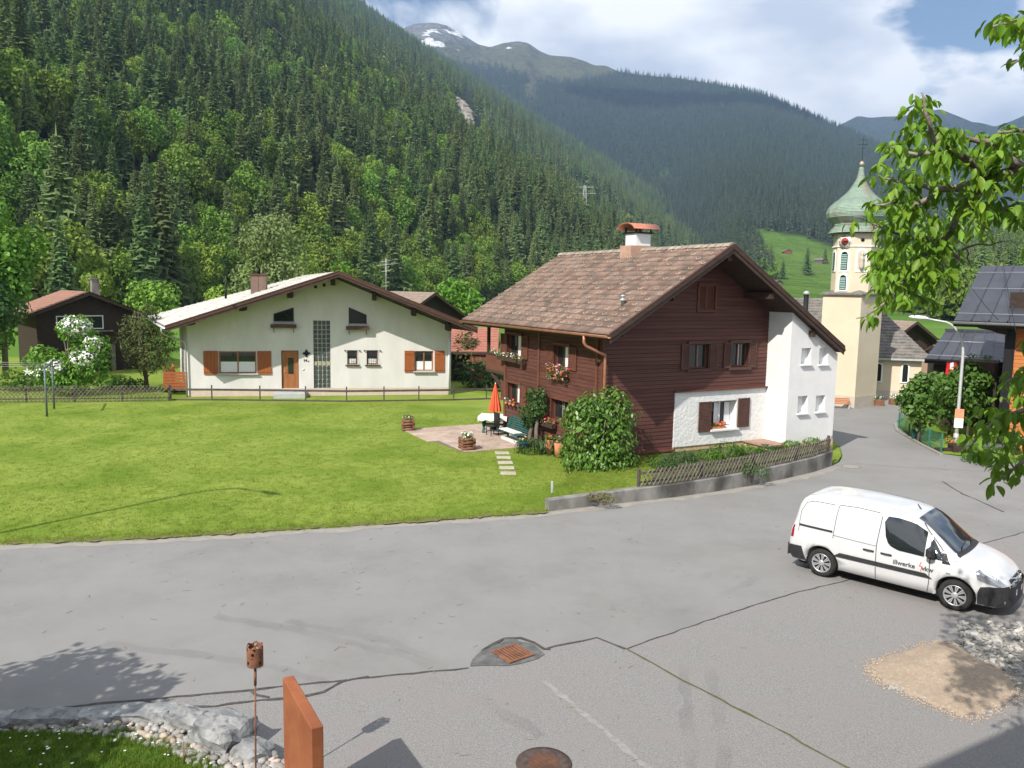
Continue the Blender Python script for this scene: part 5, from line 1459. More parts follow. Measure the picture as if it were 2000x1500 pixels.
# the big window's panes are unequal in the photograph: a second post
for w_, a, b in ((wl, s2(397, 684, 426, 732)[0], s2(397, 684, 426, 732)[1]), (wr, s2(790, 685, 809, 726)[0], s2(790, 685, 809, 726)[1])):
    shutter(WH, FR_Y, a, w_[0] - .03, w_[2] - .06, w_[3] + .02, M_oshut, -.045, 'board')
shutter(WH, FR_Y, wl[1] + .06, s2(530, 700, 531, 701)[0], wl[2] - .06, wl[3] + .02, M_oshut, -.045, 'board')
shutter(WH, FR_Y, wr[1] + .08, s2(868, 700, 869, 701)[0], wr[2] - .06, wr[3] + .02, M_oshut, -.045, 'board')
for w_ in (wl, wr): MB().box(w_[0] - .1, w_[1] + .12, -.16, .1, w_[2] - .07, w_[2] - .01).build('window_sill', M_grey, WH)
# barred windows
for w_ in (g1, g2):
    window(WH, FR_Y, *w_, .12, .05, 0, M_door, curtain=lace(w_, .4))
    MB().box(w_[0] - .1, w_[1] + .12, -.12, .08, w_[2] - .06, w_[2] - .01).build('window_sill', M_shutter, WH)
    m = MB(); n = 6
    for k in range(n):
        u = w_[0] + .04 + (w_[1] - w_[0] - .08) * k / (n - 1); h = w_[3] - w_[2]
        m.tube([(u, -.06, w_[3] - .03), (u, -.075, w_[2] + h * .55), (u, -.16, w_[2] + h * .28), (u, -.22, w_[2] + .10), (u, -.17, w_[2] - .02), (u, -.05, w_[2] + .02)], .009, 5)
    m.tube([(w_[0] - .12, -.06, w_[3] - .02), (w_[1] + .14, -.06, w_[3] - .02)], .012, 5); m.tube([(w_[0] + .02, -.075, w_[2] + h * .5), (w_[1] - .02, -.075, w_[2] + h * .5)], .01, 5)
    for u in (w_[0] - .12, w_[1] + .14): m.lathe([(0, -.05), (.05, 0), (0, .05)], 6, (u, -.06, w_[3] - .02))
    m.build('window_grille', M_blackm, WH)
# attic windows with slanted heads
for w_, up in ((u1, 1), (u2, -1)):
    a, b, c, d = w_; lo = .24
    za, zb = (d - .36, d) if up > 0 else (d, d - .42)
    m = MB(); f = .05
    out = [(a, c), (b, c), (b, zb), (a, za)]; inn = [(a + f, c + f), (b - f, c + f), (b - f, zb - f * 1.2), (a + f, za - f * 1.2)]
    vs = [(p[0], -.03, p[1]) for p in out] + [(p[0], -.03, p[1]) for p in inn] + [(p[0], .05, p[1]) for p in out]
    m.add(vs, [(0, 1, 5, 4), (1, 2, 6, 5), (2, 3, 7, 6), (3, 0, 4, 7), (0, 8, 9, 1), (1, 9, 10, 2), (2, 10, 11, 3), (3, 11, 8, 0)])
    w = m.build('window', M_dark, WH)
    MB().add([(p[0], -.012, p[1]) for p in inn], [(0, 1, 2, 3)]).build('pane', M_glass, w)
    MB().box(a - .02, b + .02, -.10, .02, c - .12, c - .01).build('window_sill', M_grey, WH)
    m = MB(); m.box(a - .15, b + .15, -.34, -.12, c - .34, c - .15); bx = m.build('flower_box', M_shutter, WH)
    m = MB()
    for u in (a + .02, b - .02): m.beam((u, -.14, c - .34), (u, -.30, c - .36), .03, .03); m.beam((u, -.05, c - .62), (u, -.28, c - .36), .03, .03)
    m.build('bracket', M_blackm, bx)
# glass block stair window: every block a part
nc, nr2 = 4, 15; bw = (gb[1] - gb[0]) / nc; bh = (gb[3] - gb[2]) / nr2
M_gb = MAT('glass_block', (.045, .05, .048), (.075, .08, .078), scale=3, rough=.12, spec=.7, rnd=.25)
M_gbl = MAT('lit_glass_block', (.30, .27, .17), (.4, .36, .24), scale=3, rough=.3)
M_joint = MAT('block_joint', (.38, .41, .38), rough=.8)
MB().box(gb[0], gb[1], .10, .13, gb[2], gb[3]).build('block_joints', M_joint, WH)
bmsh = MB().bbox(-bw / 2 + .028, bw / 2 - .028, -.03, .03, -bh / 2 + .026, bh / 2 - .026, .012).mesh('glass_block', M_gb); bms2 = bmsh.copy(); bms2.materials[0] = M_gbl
for i in range(nc):
    for j in range(nr2):
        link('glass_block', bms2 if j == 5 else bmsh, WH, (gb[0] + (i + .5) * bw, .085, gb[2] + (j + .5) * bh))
# entrance door
d_ = MB().box(dr[0] + .03, dr[1] - .03, .10, .15, dr[2], dr[3] - .03).build('door', M_door, WH)
MB().box(dr[0] + .36, dr[0] + .66, .092, .10, dr[2] + .85, dr[3] - .42).build('door_glass', M_glass, d_)
m = MB(); m.box(dr[0] + .30, dr[0] + .33, .085, .10, dr[2] + .1, dr[3] - .15); m.box(dr[0] + .69, dr[0] + .72, .085, .10, dr[2] + .1, dr[3] - .15); m.build('door_bead', M_door, d_)
m = MB(); m.tube([(dr[0] + .14, .06, dr[2] + 1.0), (dr[0] + .24, .06, dr[2] + 1.0)], .014, 6); m.build('handle', M_zinc, d_)
m = MB(); m.box(dr[0], dr[0] + .03, .06, .15, dr[2], dr[3]); m.box(dr[1] - .03, dr[1], .06, .15, dr[2], dr[3]); m.box(dr[0], dr[1], .06, .15, dr[3] - .03, dr[3]); m.build('door_frame', M_shutter, d_)
m = MB(); m.bbox(dr[0] - .35, dr[1] + .45, -1.1, -.02, -.05, .30, .02); m.build('entrance_step', M_grey, WH)
# round vents, medallion, number
for px, py in ((616.5, 560.5), (633, 557)):
    c = survey(WH, px, py, plane_y=0); MB().lathe([(0, .02), (.09, .02), (.09, -.01), (0, -.01)], 14, (0, 0, 0), M=Matrix.Translation(c) @ Matrix.Rotation(R_(90), 4, 'X')).build('vent', M_blackm, WH)
c = survey(WH, 598.5, 690, plane_y=0); m = MB(); RX = Matrix.Translation(c) @ Matrix.Rotation(R_(90), 4, 'X')
m.lathe([(0, .0), (.13, .0), (.13, .05), (.05, .06), (0, .06)], 12, M=RX)
for k in range(4):
    a = k * math.pi / 2; m.lathe([(0, 0), (.06, 0), (.06, .04), (0, .04)], 8, (.15 * math.cos(a), .15 * math.sin(a), 0), M=RX)
m.build('wall_medallion', M_blackm, WH)
def text(name, s, size, mat, parent, loc, rot, ext=.006, align='CENTER', shear=0.0, bold=.0):
    cu = bpy.data.curves.new(name, 'FONT'); cu.body = s; cu.size = size; cu.extrude = ext; cu.align_x = align; cu.align_y = 'CENTER'; cu.offset = bold; cu.shear = shear
    cu.materials.append(mat); cu.resolution_u = 3
    tmp_ = bpy.data.objects.new(name, cu); COL.objects.link(tmp_); dg_ = bpy.context.evaluated_depsgraph_get()
    me_ = bpy.data.meshes.new_from_object(tmp_.evaluated_get(dg_)); bpy.data.objects.remove(tmp_); me_.materials.clear(); me_.materials.append(mat)
    return link(name, me_, parent, loc, rot)
c = survey(WH, 598, 704, plane_y=0)
text('house_number', '14', .20, M_blackm, WH, (c.x - .06, -.02, c.z), (R_(90), 0, 0), .01, bold=.004)
text('house_number', 'a', .13, M_blackm, WH, (c.x + .12, -.02, c.z - .035), (R_(90), 0, 0), .01, bold=.004)
for px, py in ((527, 673), (592, 721)):
    c = survey(WH, px, py, plane_y=0); MB().bbox(c.x - .04, c.x + .04, -.05, .0, c.z - .04, c.z + .04, .008).build('wall_lamp', M_white, WH)
# roof deck
def strip_pt(side, u, v):
    """u: 0 eave .. 1 ridge, v: 0 front .. 1 back"""
    e0, e1 = (F_L, B_L) if side < 0 else (F_R, B_R)
    return e0.lerp(F_A, u).lerp(e1.lerp(B_A, u), v)
for side in (-1, 1):
    mb = MB(); n = 8
    for dz in (-.03, -.22):
        for i in range(n + 1):
            for j in range(n + 1):
                p = strip_pt(side, i / n, j / n); mb.v.append((p.x, p.y, p.z + dz))
    o_ = (n + 1) ** 2
    for i in range(n):
        for j in range(n):
            a = i * (n + 1) + j; q = (a, a + 1, a + n + 2, a + n + 1)
            mb.f.append(q if side > 0 else q[::-1]); mb.sm.append(False)
            q = tuple(o_ + w for w in q); mb.f.append(q[::-1] if side > 0 else q); mb.sm.append(False)
    mb.build('roof_deck', M_dark, WH)
    # courses of tiles as real steps with gaps between the tiles
    nr_, nt_ = 26, 34; mb = MB(); rnd = random.Random(5)
    for r in range(nr_):
        for c in range(nt_):
            o1 = (.5 if r % 2 else 0) / nt_
            v0 = min(1, max(0, (c - o1 * nt_) / nt_)) ; v1 = min(1, max(0, (c + 1 - o1 * nt_) / nt_)) 
            if v1 - v0 < .004: continue
            p = [strip_pt(side, r / nr_, v0 + .0006), strip_pt(side, r / nr_, v1 - .0006), strip_pt(side, min(1, (r + 1.1) / nr_), v1 - .0006), strip_pt(side, min(1, (r + 1.1) / nr_), v0 + .0006)]
            lift = .045 + rnd.uniform(0, .006); up = Vector((0, 0, lift)); lo = Vector((0, 0, .006))
            vs = [p[0] + up, p[1] + up, p[2] + lo, p[3] + lo, p[0] - Vector((0, 0, .01)), p[1] - Vector((0, 0, .01))]
            fs = [(0, 1, 2, 3), (4, 5, 1, 0)] if side > 0 else [(3, 2, 1, 0), (0, 1, 5, 4)]
            mb.add(vs, fs)
    tag(mb.build('roof_tiles', M_ltile, WH), kind='stuff')
    # verge boards, two steps
    e0 = F_L if side < 0 else F_R
    for (y, z0, z1, nm, mt_) in ((-.03, -.30, -.02, 'verge_board', M_dark), (-.07, -.15, .02, 'verge_board', M_shutter), (-.10, .0, .05, 'verge_capping', M_shutter)):
        a = Vector((e0.x, -OV2 + y, e0.z)); b = Vector((F_A.x, -OV2 + y, F_A.z)); m = MB()
        vs = [(q.x, q.y + dy, q.z + dz) for dy in (0, .035) for q, dz in ((a, z0), (b, z0), (b, z1), (a, z1))]
        m.add(vs, [(0, 1, 2, 3), (7, 6, 5, 4), (0, 4, 5, 1), (3, 2, 6, 7), (1, 5, 6, 2), (4, 0, 3, 7)]); m.build(nm, mt_, WH)
for px, py in ((371, 628), (474, 600), (566, 575), (650, 551), (731, 580), (808, 610), (876, 639)):
    c = survey(WH, px, py, plane_y=-.9)
    m = MB(); m.box(c.x - .11, c.x + .11, -1.5, .1, c.z - .19, c.z + .22); m.build('purlin', M_dark, WH)
gutter(WH, F_L + Vector((-.09, -.05, -.07)), B_L + Vector((-.09, 0, -.07)), .085, M_zinc)
dp0 = F_L.lerp(B_L, .1) + Vector((-.09, 0, -.12))
m = MB(); m.tube([dp0, dp0 - Vector((0, 0, .25)), dp0 + Vector((.12, .2, -.42)), Vector((.15, -.12, 3.1)), Vector((.24, -.12, 2.9)), Vector((.24, -.12, 0))], .05, 10); m.build('downpipe', M_zinc, WH)
m = MB(); m.tube([(14.72, -.07, 3.6), (14.72, -.07, 0)], .05, 10); m.build('downpipe', M_white, WH)
# chimney with a bent hood, vent pipe
cpos = strip_pt(-1, .60, .42)
cc = Mi @ dist_pt(506, 562, (Matrix.Rotation(R_(11), 4, 'Z') @ cpos + L0).xy.length)
m = MB(); m.box(cc.x - .43, cc.x + .43, cc.y - .35, cc.y + .35, cc.z - .55, cc.z + .72); ch = m.build('chimney', MAT('chimney_cladding', (.15, .095, .075), (.19, .125, .10), scale=3, rough=.7), WH)
m = MB(); m.box(cc.x - .49, cc.x + .49, cc.y - .41, cc.y + .41, cc.z + .72, cc.z + .80); m.box(cc.x - .012, cc.x + .012, cc.y - .36, cc.y - .35, cc.z - .4, cc.z + .72); m.build('chimney_slab', M_shutter, ch)
m = MB(); nn_ = 8
for y in (-.3, .3):
    for ro in (0, .025):
        for k in range(nn_ + 1):
            a = math.pi * (.05 + .62 * k / nn_); m.v.append((cc.x + .12 + (.36 - ro) * math.cos(a), cc.y + y, cc.z + .86 + (.36 - ro) * math.sin(a)))
n_ = nn_ + 1
for k in range(nn_):
    m.f.append((k, 2 * n_ + k, 2 * n_ + k + 1, k + 1)); m.sm.append(True); m.f.append((n_ + k + 1, 3 * n_ + k + 1, 3 * n_ + k, n_ + k)); m.sm.append(True); m.f.append((k, k + 1, n_ + k + 1, n_ + k)); m.sm.append(False)
m.tube([(cc.x, cc.y, cc.z + .8), (cc.x, cc.y, cc.z + 1.15)], .1, 10); m.build('chimney_hood', M_blackm, ch)
vp = Mi @ dist_pt(441, 583, 44.5); m = MB(); m.tube([vp, vp + Vector((0, 0, .62))], .06, 8); m.build('vent_pipe', M_blackm, WH)
# aerial behind the ridge
ap = Mi @ dist_pt(754, 564, 46.5)
m = MB(); m.tube([(ap.x, ap.y, ap.z - .3), (ap.x, ap.y, ap.z + 1.7)], .02, 6)
for z_, l in ((1.55, .5), (1.35, .75), (1.0, .4)): m.tube([(ap.x - l * .7, ap.y, ap.z + z_ - .06), (ap.x + l, ap.y, ap.z + z_ + .10)], .012, 5)
for k in range(6): m.tube([(ap.x - .5 + .2 * k, ap.y - .2, ap.z + 1.31 + .04 * k), (ap.x - .5 + .2 * k, ap.y + .25, ap.z + 1.35 + .04 * k)], .009, 4)
m.build('aerial', M_zinc, WH)
# balcony at its left side
bl = Mi @ g(340, 752, .35)
m = MB()
for k in range(6): m.box(-1.15, -1.10, .7, 3.6, .35 + k * .17, .35 + k * .17 + .14)
for k in range(6): m.box(-1.1, .2, .65, .7, .35 + k * .17, .35 + k * .17 + .14)
m.build('balcony_board', M_oshut, WH)
flowers(WH, FR_Y, -1.2, -.5, 1.5, 470, [M_redfl], .2, 1.2, 160, 0)
# ------------------------------------------------------------------ retaining wall, garden, fences
M_conc = MAT('weathered_concrete', (.15, .145, .135), (.27, .26, .24), scale=2.2, rough=.95, bump=.6, bscale=30, col3=(.075, .072, .065), scale3=1.3, lo3=.48, hi3=.68, stretch=(1, 1, .6), detail=9)
M_slat = MAT('weathered_fence_slat', (.115, .095, .078), (.195, .168, .142), scale=5, rough=.9, bump=.3, bscale=60, rnd=.22)
M_rail = MAT('dark_fence_rail', (.060, .050, .042), (.10, .085, .07), scale=4, rough=.85, bump=.3, rnd=.12)
M_bed = MAT('garden_soil', (.05, .045, .03), (.07, .10, .025), scale=3, rough=1, bump=.8, bscale=20)
M_fern = MAT('fern_leaf', (.085, .19, .022), (.13, .25, .04), scale=3, rough=.55, rnd=.15, spec=.25, transl=.3)
M_bush = MAT('viburnum_leaf', (.085, .185, .020), (.13, .25, .036), scale=2, rough=.4, rnd=.2, spec=.45, transl=.2)
M_dkleaf = MAT('dark_garden_leaf', (.035, .090, .020), (.06, .13, .03), scale=3, rough=.5, rnd=.15, transl=.2)

wf = [Vector(p) for p in wall_foot]
wh = [.33, .36, .39, .42, .45, .48, .51, .54, .56]
P_ = []; H_ = []
for i in range(len(wf) - 1):
    for k in range(4):
        t_ = k / 4; P_.append(wf[i].lerp(wf[i + 1], t_)); H_.append(wh[i] + (wh[i + 1] - wh[i]) * t_)
P_.append(wf[-1]); H_.append(wh[-1]); WT = .24
IN_ = []
for i, p in enumerate(P_):
    d = (P_[min(i + 1, len(P_) - 1)] - P_[max(i - 1, 0)]).normalized(); IN_.append(p + Vector((-d.y, d.x)) * WT)
mb = MB(); n = len(P_)
for p, q, h in zip(P_, IN_, H_): mb.v += [(p.x, p.y, -.05), (p.x, p.y, h - .02), (p.x + (q.x - p.x) * .08, p.y + (q.y - p.y) * .08, h), (q.x, q.y, h), (q.x, q.y, -.05)]
for i in range(n - 1):
    for k in range(4): mb.f.append((5 * i + k, 5 * i + 5 + k, 5 * i + 6 + k, 5 * i + 1 + k)); mb.sm.append(False)
mb.f.append((0, 1, 2, 3, 4)); mb.sm.append(False); b = 5 * (n - 1); mb.f.append((b + 4, b + 3, b + 2, b + 1, b)); mb.sm.append(False)
tag(mb.build('retaining_wall', M_conc), 'low curved stained concrete wall along the road bend', 'wall')
# the raised garden bed behind it
mb = MB(); bed_in = []
HI = Matrix.Translation(CN) @ Matrix.Rotation(R_(28), 4, 'Z')
for i, q in enumerate(IN_):
    t_ = i / (n - 1); h = HI @ Vector((-1.0 + (XB + .3) * t_ + .6, -.02 - (PR + .02) * sstep(.62, .72, t_) if True else 0, 0)); bed_in.append(h)
for q, h, e in zip(IN_, H_, bed_in): mb.v += [(q.x - .01, q.y, h - .05), ((q.x + e.x) / 2, (q.y + e.y) / 2, h + .02), (e.x, e.y, .34)]
mb2 = MB(); mb2.v = list(mb.v)
for i in range(n - 1):
    for k in range(2): q_ = mb2 if i < 10 else mb; q_.f.append((3 * i + k, 3 * i + 3 + k, 3 * i + 4 + k, 3 * i + 1 + k)); q_.sm.append(True)
tag(mb.build('garden_bed', M_bed), kind='structure'); tag(mb2.build('lawn_corner', M_lawn), kind='structure')
cpt = []
for i in range(10):
    for k in range(2):
        a_, b_, c_, d_ = (Vector(mb.v[q]) for q in (3 * i + k, 3 * i + 3 + k, 3 * i + 4 + k, 3 * i + 1 + k))
        for _ in range(260): u_, v_ = RNG.random(2); p_ = a_.lerp(b_, u_).lerp(d_.lerp(c_, u_), v_); cpt.append((p_.x, p_.y, p_.z - .01))
gn_scatter('corner_grass', cpt, RNG.uniform(.5, 1.1, len(cpt)), RNG.uniform(0, 6.28, len(cpt)), RNG.integers(0, 4, len(cpt)), TUFTS)
# verge at the end of the wall
vg = [G(1626, 908), G(1636, 902), G(1643, 892), G(1640, 876), G(1630, 864), G(1622, 868)]
poly_sheet('verge', vg, .03, M_lawn, skirt=-.02)

def slat_mesh(L, w=.032, t=.022):
    m = MB(); m.bbox(-w / 2, w / 2, -t / 2, t / 2, -L / 2, L / 2, .006); return m.mesh('slat', M_slat)
def lattice(label, line, h, step, lean=.75, z0=None, both=1.0, post_every=2.2, seed=0, tilt_h=None, hscale=1.0):
    """fence of slanting slats nailed crosswise on two rails"""
    rnd = random.Random(seed); L = [Vector((p[0], p[1])) for p in line]; zz = z0 or [0] * len(L)
    c = L[0]
    t = thing('lattice_fence', label, 'fence', (c.x, c.y, 0))
    acc = [0]
    for a, b in zip(L[:-1], L[1:]): acc.append(acc[-1] + (b - a).length)
    def at(s):
        s = min(max(s, 0), acc[-1])
        for k in range(len(L) - 1):
            if s <= acc[k + 1] + 1e-9: break
        f_ = (s - acc[k]) / (acc[k + 1] - acc[k]); p = L[k].lerp(L[k + 1], f_); d = (L[k + 1] - L[k]).normalized()
        return p, d, zz[k] + (zz[k + 1] - zz[k]) * f_
    SL = h * math.sqrt(1 + lean * lean) * 1.02
    sm = slat_mesh(SL)
    s = lean * h / 2
    while s < acc[-1] - lean * h / 2 + .02:
        for dr_ in (1, -1):
            if dr_ < 0 and rnd.random() > (both if not callable(both) else both(s / acc[-1])): continue
            p, d, z = at(s); nrm = Vector((-d.y, d.x))
            X = Vector((d.x, d.y, 0)); up = (X * lean * dr_ + Vector((0, 0, 1))).normalized(); Y = Vector((nrm.x, nrm.y, 0)); W_ = Y.cross(up)
            M = Matrix((W_, Y, up)).transposed().to_4x4()
            off = nrm * (-.028 if dr_ > 0 else -.004)
            o = link('slat', sm, t); M.translation = Vector((p.x + off.x - c.x, p.y + off.y - c.y, z + .03 + h / 2 + rnd.uniform(-.012, .012)))
            o.matrix_local = M @ Matrix.Rotation(rnd.uniform(-.035, .035), 4, 'Y')
        s += step
    for zr in (.22, .78):
        m = MB(); q = []
        nseg = max(2, int(acc[-1] / .8))
        for k in range(nseg):
            a, d, z = at(acc[-1] * k / nseg); b, d2, z2 = at(acc[-1] * (k + 1) / nseg); nr = Vector((-d.y, d.x)) * .03
            m.beam((a.x + nr.x - c.x, a.y + nr.y - c.y, z + .03 + h * zr), (b.x + nr.x - c.x, b.y + nr.y - c.y, z2 + .03 + h * zr), .035, .055)
        m.build('rail', M_rail, t)
    k = 0; npst = max(1, int(round(acc[-1] / post_every)))
    for k in range(npst + 1):
        p, d, z = at(acc[-1] * k / npst); nr = Vector((-d.y, d.x)) * .085
        MB().bbox(-.045, .045, -.045, .045, 0, h + .10, .01).build('post', M_rail, t, (p.x + nr.x - c.x, p.y + nr.y - c.y, z - .05), (0, 0, math.atan2(d.y, d.x)))
    return t
fl = [IN_[i].lerp(P_[i], .55) for i in range(9, len(P_))]; fz = [H_[i] for i in range(9, len(P_))]
lattice('weathered fence of slanting slats on top of the concrete wall', fl, .50, .155, .62, fz, lambda s: .9 if s < .45 else .35, 2.4, 1)
lattice('grey criss cross lattice fence at the back of the lawn on the left', [(-34, 39.2), G(0, 788), G(160, 787), G(330, 785)], .86, .20, .85, None, 1.0, 2.3, 2)
# two-rail fence in front of the white house
posts = [G(334, 783), G(414, 783), G(508, 784), G(597, 785), G(677, 786), G(750, 785), G(818, 784), G(886, 783), G(950, 781), G(1000, 781)]
c = posts[0]; t = thing('rail_fence', 'dark two rail fence between the lawn and the white house', 'fence', (c.x, c.y, 0))
for p in posts: MB().bbox(-.03, .03, -.03, .03, -.05, .86, .008).build('post', M_rail, t, (p.x - c.x, p.y - c.y, 0))
for zr in (.62, .06):
    for a, b in zip(posts[:-1], posts[1:]):
        m = MB(); m.beam((a.x - c.x, a.y - c.y - .05, zr), (b.x - c.x, b.y - c.y - .05, zr), .045, .11); m.build('rail', M_rail, t)

# ------------------------------------------------------------------ patio
M_slab = MAT('pink_grey_paving_slab', (.34, .255, .20), (.44, .345, .28), scale=3, rough=.95, bump=.35, bscale=60, rnd=.14)
M_slabj = MAT('patio_joint', (.16, .13, .10), rough=1)
M_stepst = MAT('stepping_stone', (.36, .32, .26), (.45, .41, .34), scale=5, rough=.95, bump=.5, bscale=40, rnd=.1)
pt_ = poly_sheet('patio', patio_c, .045, M_slabj, skirt=-.02)
BI = HI.inverted()
loc = [BI @ Vector((p.x, p.y, 0)) for p in patio_c]
xs = [p.x for p in loc]; ys = [p.y for p in loc]; SZ = .50
smesh = MB().bbox(-SZ / 2 + .006, SZ / 2 - .006, -SZ / 2 + .006, SZ / 2 - .006, -.02, .016, .006).mesh('paving_slab', M_slab)
def inside(p, poly):
    ins = False; j = len(poly) - 1
    for i in range(len(poly)):
        a, b = poly[i], poly[j]
        if (a.y > p.y) != (b.y > p.y) and p.x < (b.x - a.x) * (p.y - a.y) / (b.y - a.y) + a.x: ins = not ins
        j = i
    return ins
rnd = random.Random(6); x = min(xs)
while x < max(xs):
    y = min(ys)
    while y < max(ys):
        q = Vector((x + SZ / 2, y + SZ / 2, 0))
        if inside(q, loc):
            w_ = HI @ q; o = link('paving_slab', smesh, pt_, (w_.x, w_.y, .045 + rnd.uniform(0, .006)), (rnd.uniform(-.006, .006), rnd.uniform(-.006, .006), R_(28) + rnd.uniform(-.008, .008)))
        y += SZ
    x += SZ
for i, (px, py) in enumerate([(981, 887), (984, 896), (987, 906), (990, 916), (993, 927)]):
    c = g(px, py); rnd = random.Random(i); h = .25 + .0 * i
    m = MB(); m.bbox(-.27, .27, -.19, .19, -.03, .02, .02)
    o = m.build('stepping_stone', M_stepst, None, (c.x, c.y, .05), (0, 0, .08 + rnd.uniform(-.08, .08)))
    tag(o, ('stepping stone in the lawn touching the patio edge', 'stepping stone second from the patio in the row of five', 'middle stepping stone of the row in the lawn', 'stepping stone second from the lawn end of the row', 'stepping stone nearest the road, last of the row')[i], 'stepping stone', 'stepping stones from the patio into the lawn')

# wooden planters of stacked logs
M_log = MAT('planter_log', (.15, .068, .038), (.22, .11, .065), scale=6, rough=.8, bump=.3, rnd=.2)
def planter(label, c, s, nlay, rz, seed, mats):
    t = thing('log_planter', label, 'planter', (c.x, c.y, .06), rz)
    h = .115
    for k in range(nlay):
        for sd in (-1, 1):
            if k % 2 == 0: a, b = (-s - .06, sd * s, (k + .5) * h), (s + .06, sd * s, (k + .5) * h)
            else: a, b = (sd * s, -s - .06, (k + .5) * h), (sd * s, s + .06, (k + .5) * h)
            m = MB(); m.tube([a, b], h * .52, 9); m.build('log', M_log, t)
            if k % 2 == 0: a, b = (sd * (s - .03), -s + .04, (k + .5) * h), (sd * (s - .03), s - .04, (k + .5) * h)
            else: a, b = (-s + .04, sd * (s - .03), (k + .5) * h), (s - .04, sd * (s - .03), (k + .5) * h)
            m = MB(); m.tube([a, b], h * .48, 7); m.build('log', M_log, t)
    MB().box(-s + .03, s - .03, -s + .03, s - .03, .05, nlay * h - .05).build('soil', M_bed, t)
    flowers(t, Matrix.Identity(4), -.16, .16, nlay * h + .06, seed, mats, .17, 0, 150, 0)
planter('square log planter with pale plants at the near patio corner', g(912, 880), .22, 4, .35, 500, [M_whitefl])
planter('dark log planter at the far left corner of the patio', g(797, 842), .22, 4, .2, 510, [M_pinkfl])

# picnic table with cloth, bench, parasol, steps, pots (set out along the wall of the timber house)
def world(x, y, z=0): return HI @ Vector((x, y, z))
tc = g(966, 846); t = thing('garden_table', 'green wooden garden table with crossed legs beside the closed parasol', 'table', (tc.x, tc.y, .06), R_(-8))
for k in range(5):
    y = -.36 + k * .18; m = MB(); m.bbox(-.62, .62, y - .085, y + .085, .70, .735, .006); m.build('board', M_green, t)
for sx in (-.48, .48):
    for s_ in (-1, 1):
        m = MB(); m.beam((sx + .04 * s_, -.40 * s_, 0), (sx + .04 * s_, .30 * s_, .70), .05, .10, (1, 0, 0)); m.build('leg', M_green, t)
    m = MB(); m.beam((sx, -.34, .66), (sx, .34, .66), .05, .07); m.build('cross_bar', M_green, t)
m = MB(); m.beam((-.48, 0, .34), (.48, 0, .34), .05, .09); m.build('stretcher', M_green, t)
# cloth with hanging corners
M_cloth = MAT('pale_tablecloth', (.62, .58, .54), (.74, .70, .68), scale=5, rough=.9)
nx_, ny_ = 16, 14; m = MB()
for i in range(nx_ + 1):
    for j in range(ny_ + 1):
        x = -.72 + 1.32 * i / nx_; y = -.62 + 1.2 * j / ny_
        ox = max(0, abs(x) - .63); oy = max(0, abs(y) - .46); o_ = ox + oy
        z = .742 - o_ * 1.15 + (.03 * math.sin(x * 16) * (o_ > 0)); m.v.append((max(-.66, min(.66, x)) + .02 * math.sin(y * 17) * (ox > 0), max(-.50, min(.50, y)), z))
for i in range(nx_):
    for j in range(ny_): a = i * (ny_ + 1) + j; m.f.append((a, a + ny_ + 1, a + ny_ + 2, a + 1)); m.sm.append(True)
tag(m.build('tablecloth', M_cloth, None, (tc.x, tc.y, .06), (0, 0, R_(-8))), 'pale cloth hanging over the green garden table', 'tablecloth')
by0 = survey(BH, 982, 830, plane_x=-.45).y; by1 = survey(BH, 1024, 840, plane_x=-.45).y
bc = world(-.42, (by0 + by1) / 2, .06); bl_ = abs(by0 - by1) / 2
t = thing('garden_bench', 'green slatted garden bench against the timber house wall', 'bench', bc, R_(28) + R_(-90))
for k in range(6):
    z = .50 + k * .082; y = .16 + .035 * k; m = MB(); m.bbox(-bl_, bl_, y - .014, y + .014, z, z + .06, .005); m.build('back_slat', M_green, t)
for k in range(4):
    y = -.28 + k * .115; m = MB(); m.bbox(-bl_, bl_, y - .045, y + .045, .42, .45, .005); m.build('seat_slat', M_green, t)
for sx in (-bl_ + .12, bl_ - .12):
    m = MB(); m.beam((sx, -.26, 0), (sx, -.26, .42), .07, .08); m.build('leg', M_green, t)
    m = MB(); m.beam((sx, .12, 0), (sx, .36, .98), .06, .08, (1, 0, 0)); m.build('leg', M_green, t)
    m = MB(); m.beam((sx, -.3, .38), (sx, .2, .38), .06, .07); m.build('arm_bracket', M_green, t)
m = MB(); m.bbox(-.75, .55, -.30, .10, .452, .49, .02); cw = m.build('seat_cushion', M_cloth, None, bc, (0, 0, R_(28) + R_(-90)))
tag(cw, 'long pale cushion lying on the green bench', 'cushion')
pc = g(966, 843); pc = Vector((pc.x, pc.y + .35, .06))
M_para = MAT('red_parasol_cloth', (.62, .085, .035), (.70, .13, .06), scale=4, rough=.8)
t = thing('parasol', 'closed orange red parasol standing by the house corner', 'parasol', pc)
MB().lathe([(.22, 0), (.22, .05), (.05, .08), (.05, .25)], 14).build('base', M_blackm, t)
m = MB(); m.tube([(0, 0, .05), (0, 0, 2.08)], .019, 8); m.build('pole', M_white, t)
m = MB(); nf = 24; prof_ = [(.02, 2.02), (.05, 1.93), (.10, 1.7), (.155, 1.4), (.21, 1.12), (.245, .93), (.235, .82)]
for r, z in prof_:
    for k in range(nf):
        a = 2 * math.pi * k / nf; q = r * (1 + (.20 if k % 2 else -.14) * min(1, (2.02 - z) * 2)); m.v.append((q * math.cos(a), q * math.sin(a), z - (.04 if k % 2 else 0) * (z < .9)))
for i in range(len(prof_) - 1):
    for k in range(nf): j = (k + 1) % nf; m.f.append((i * nf + k, (i + 1) * nf + k, (i + 1) * nf + j, i * nf + j)); m.sm.append(False)
m.build('canopy', M_para, t)
m = MB(); m.lathe([(.15, .80), (.2, .83), (.17, .88)], 14, cap=False); m.build('fringe', M_cloth, t)
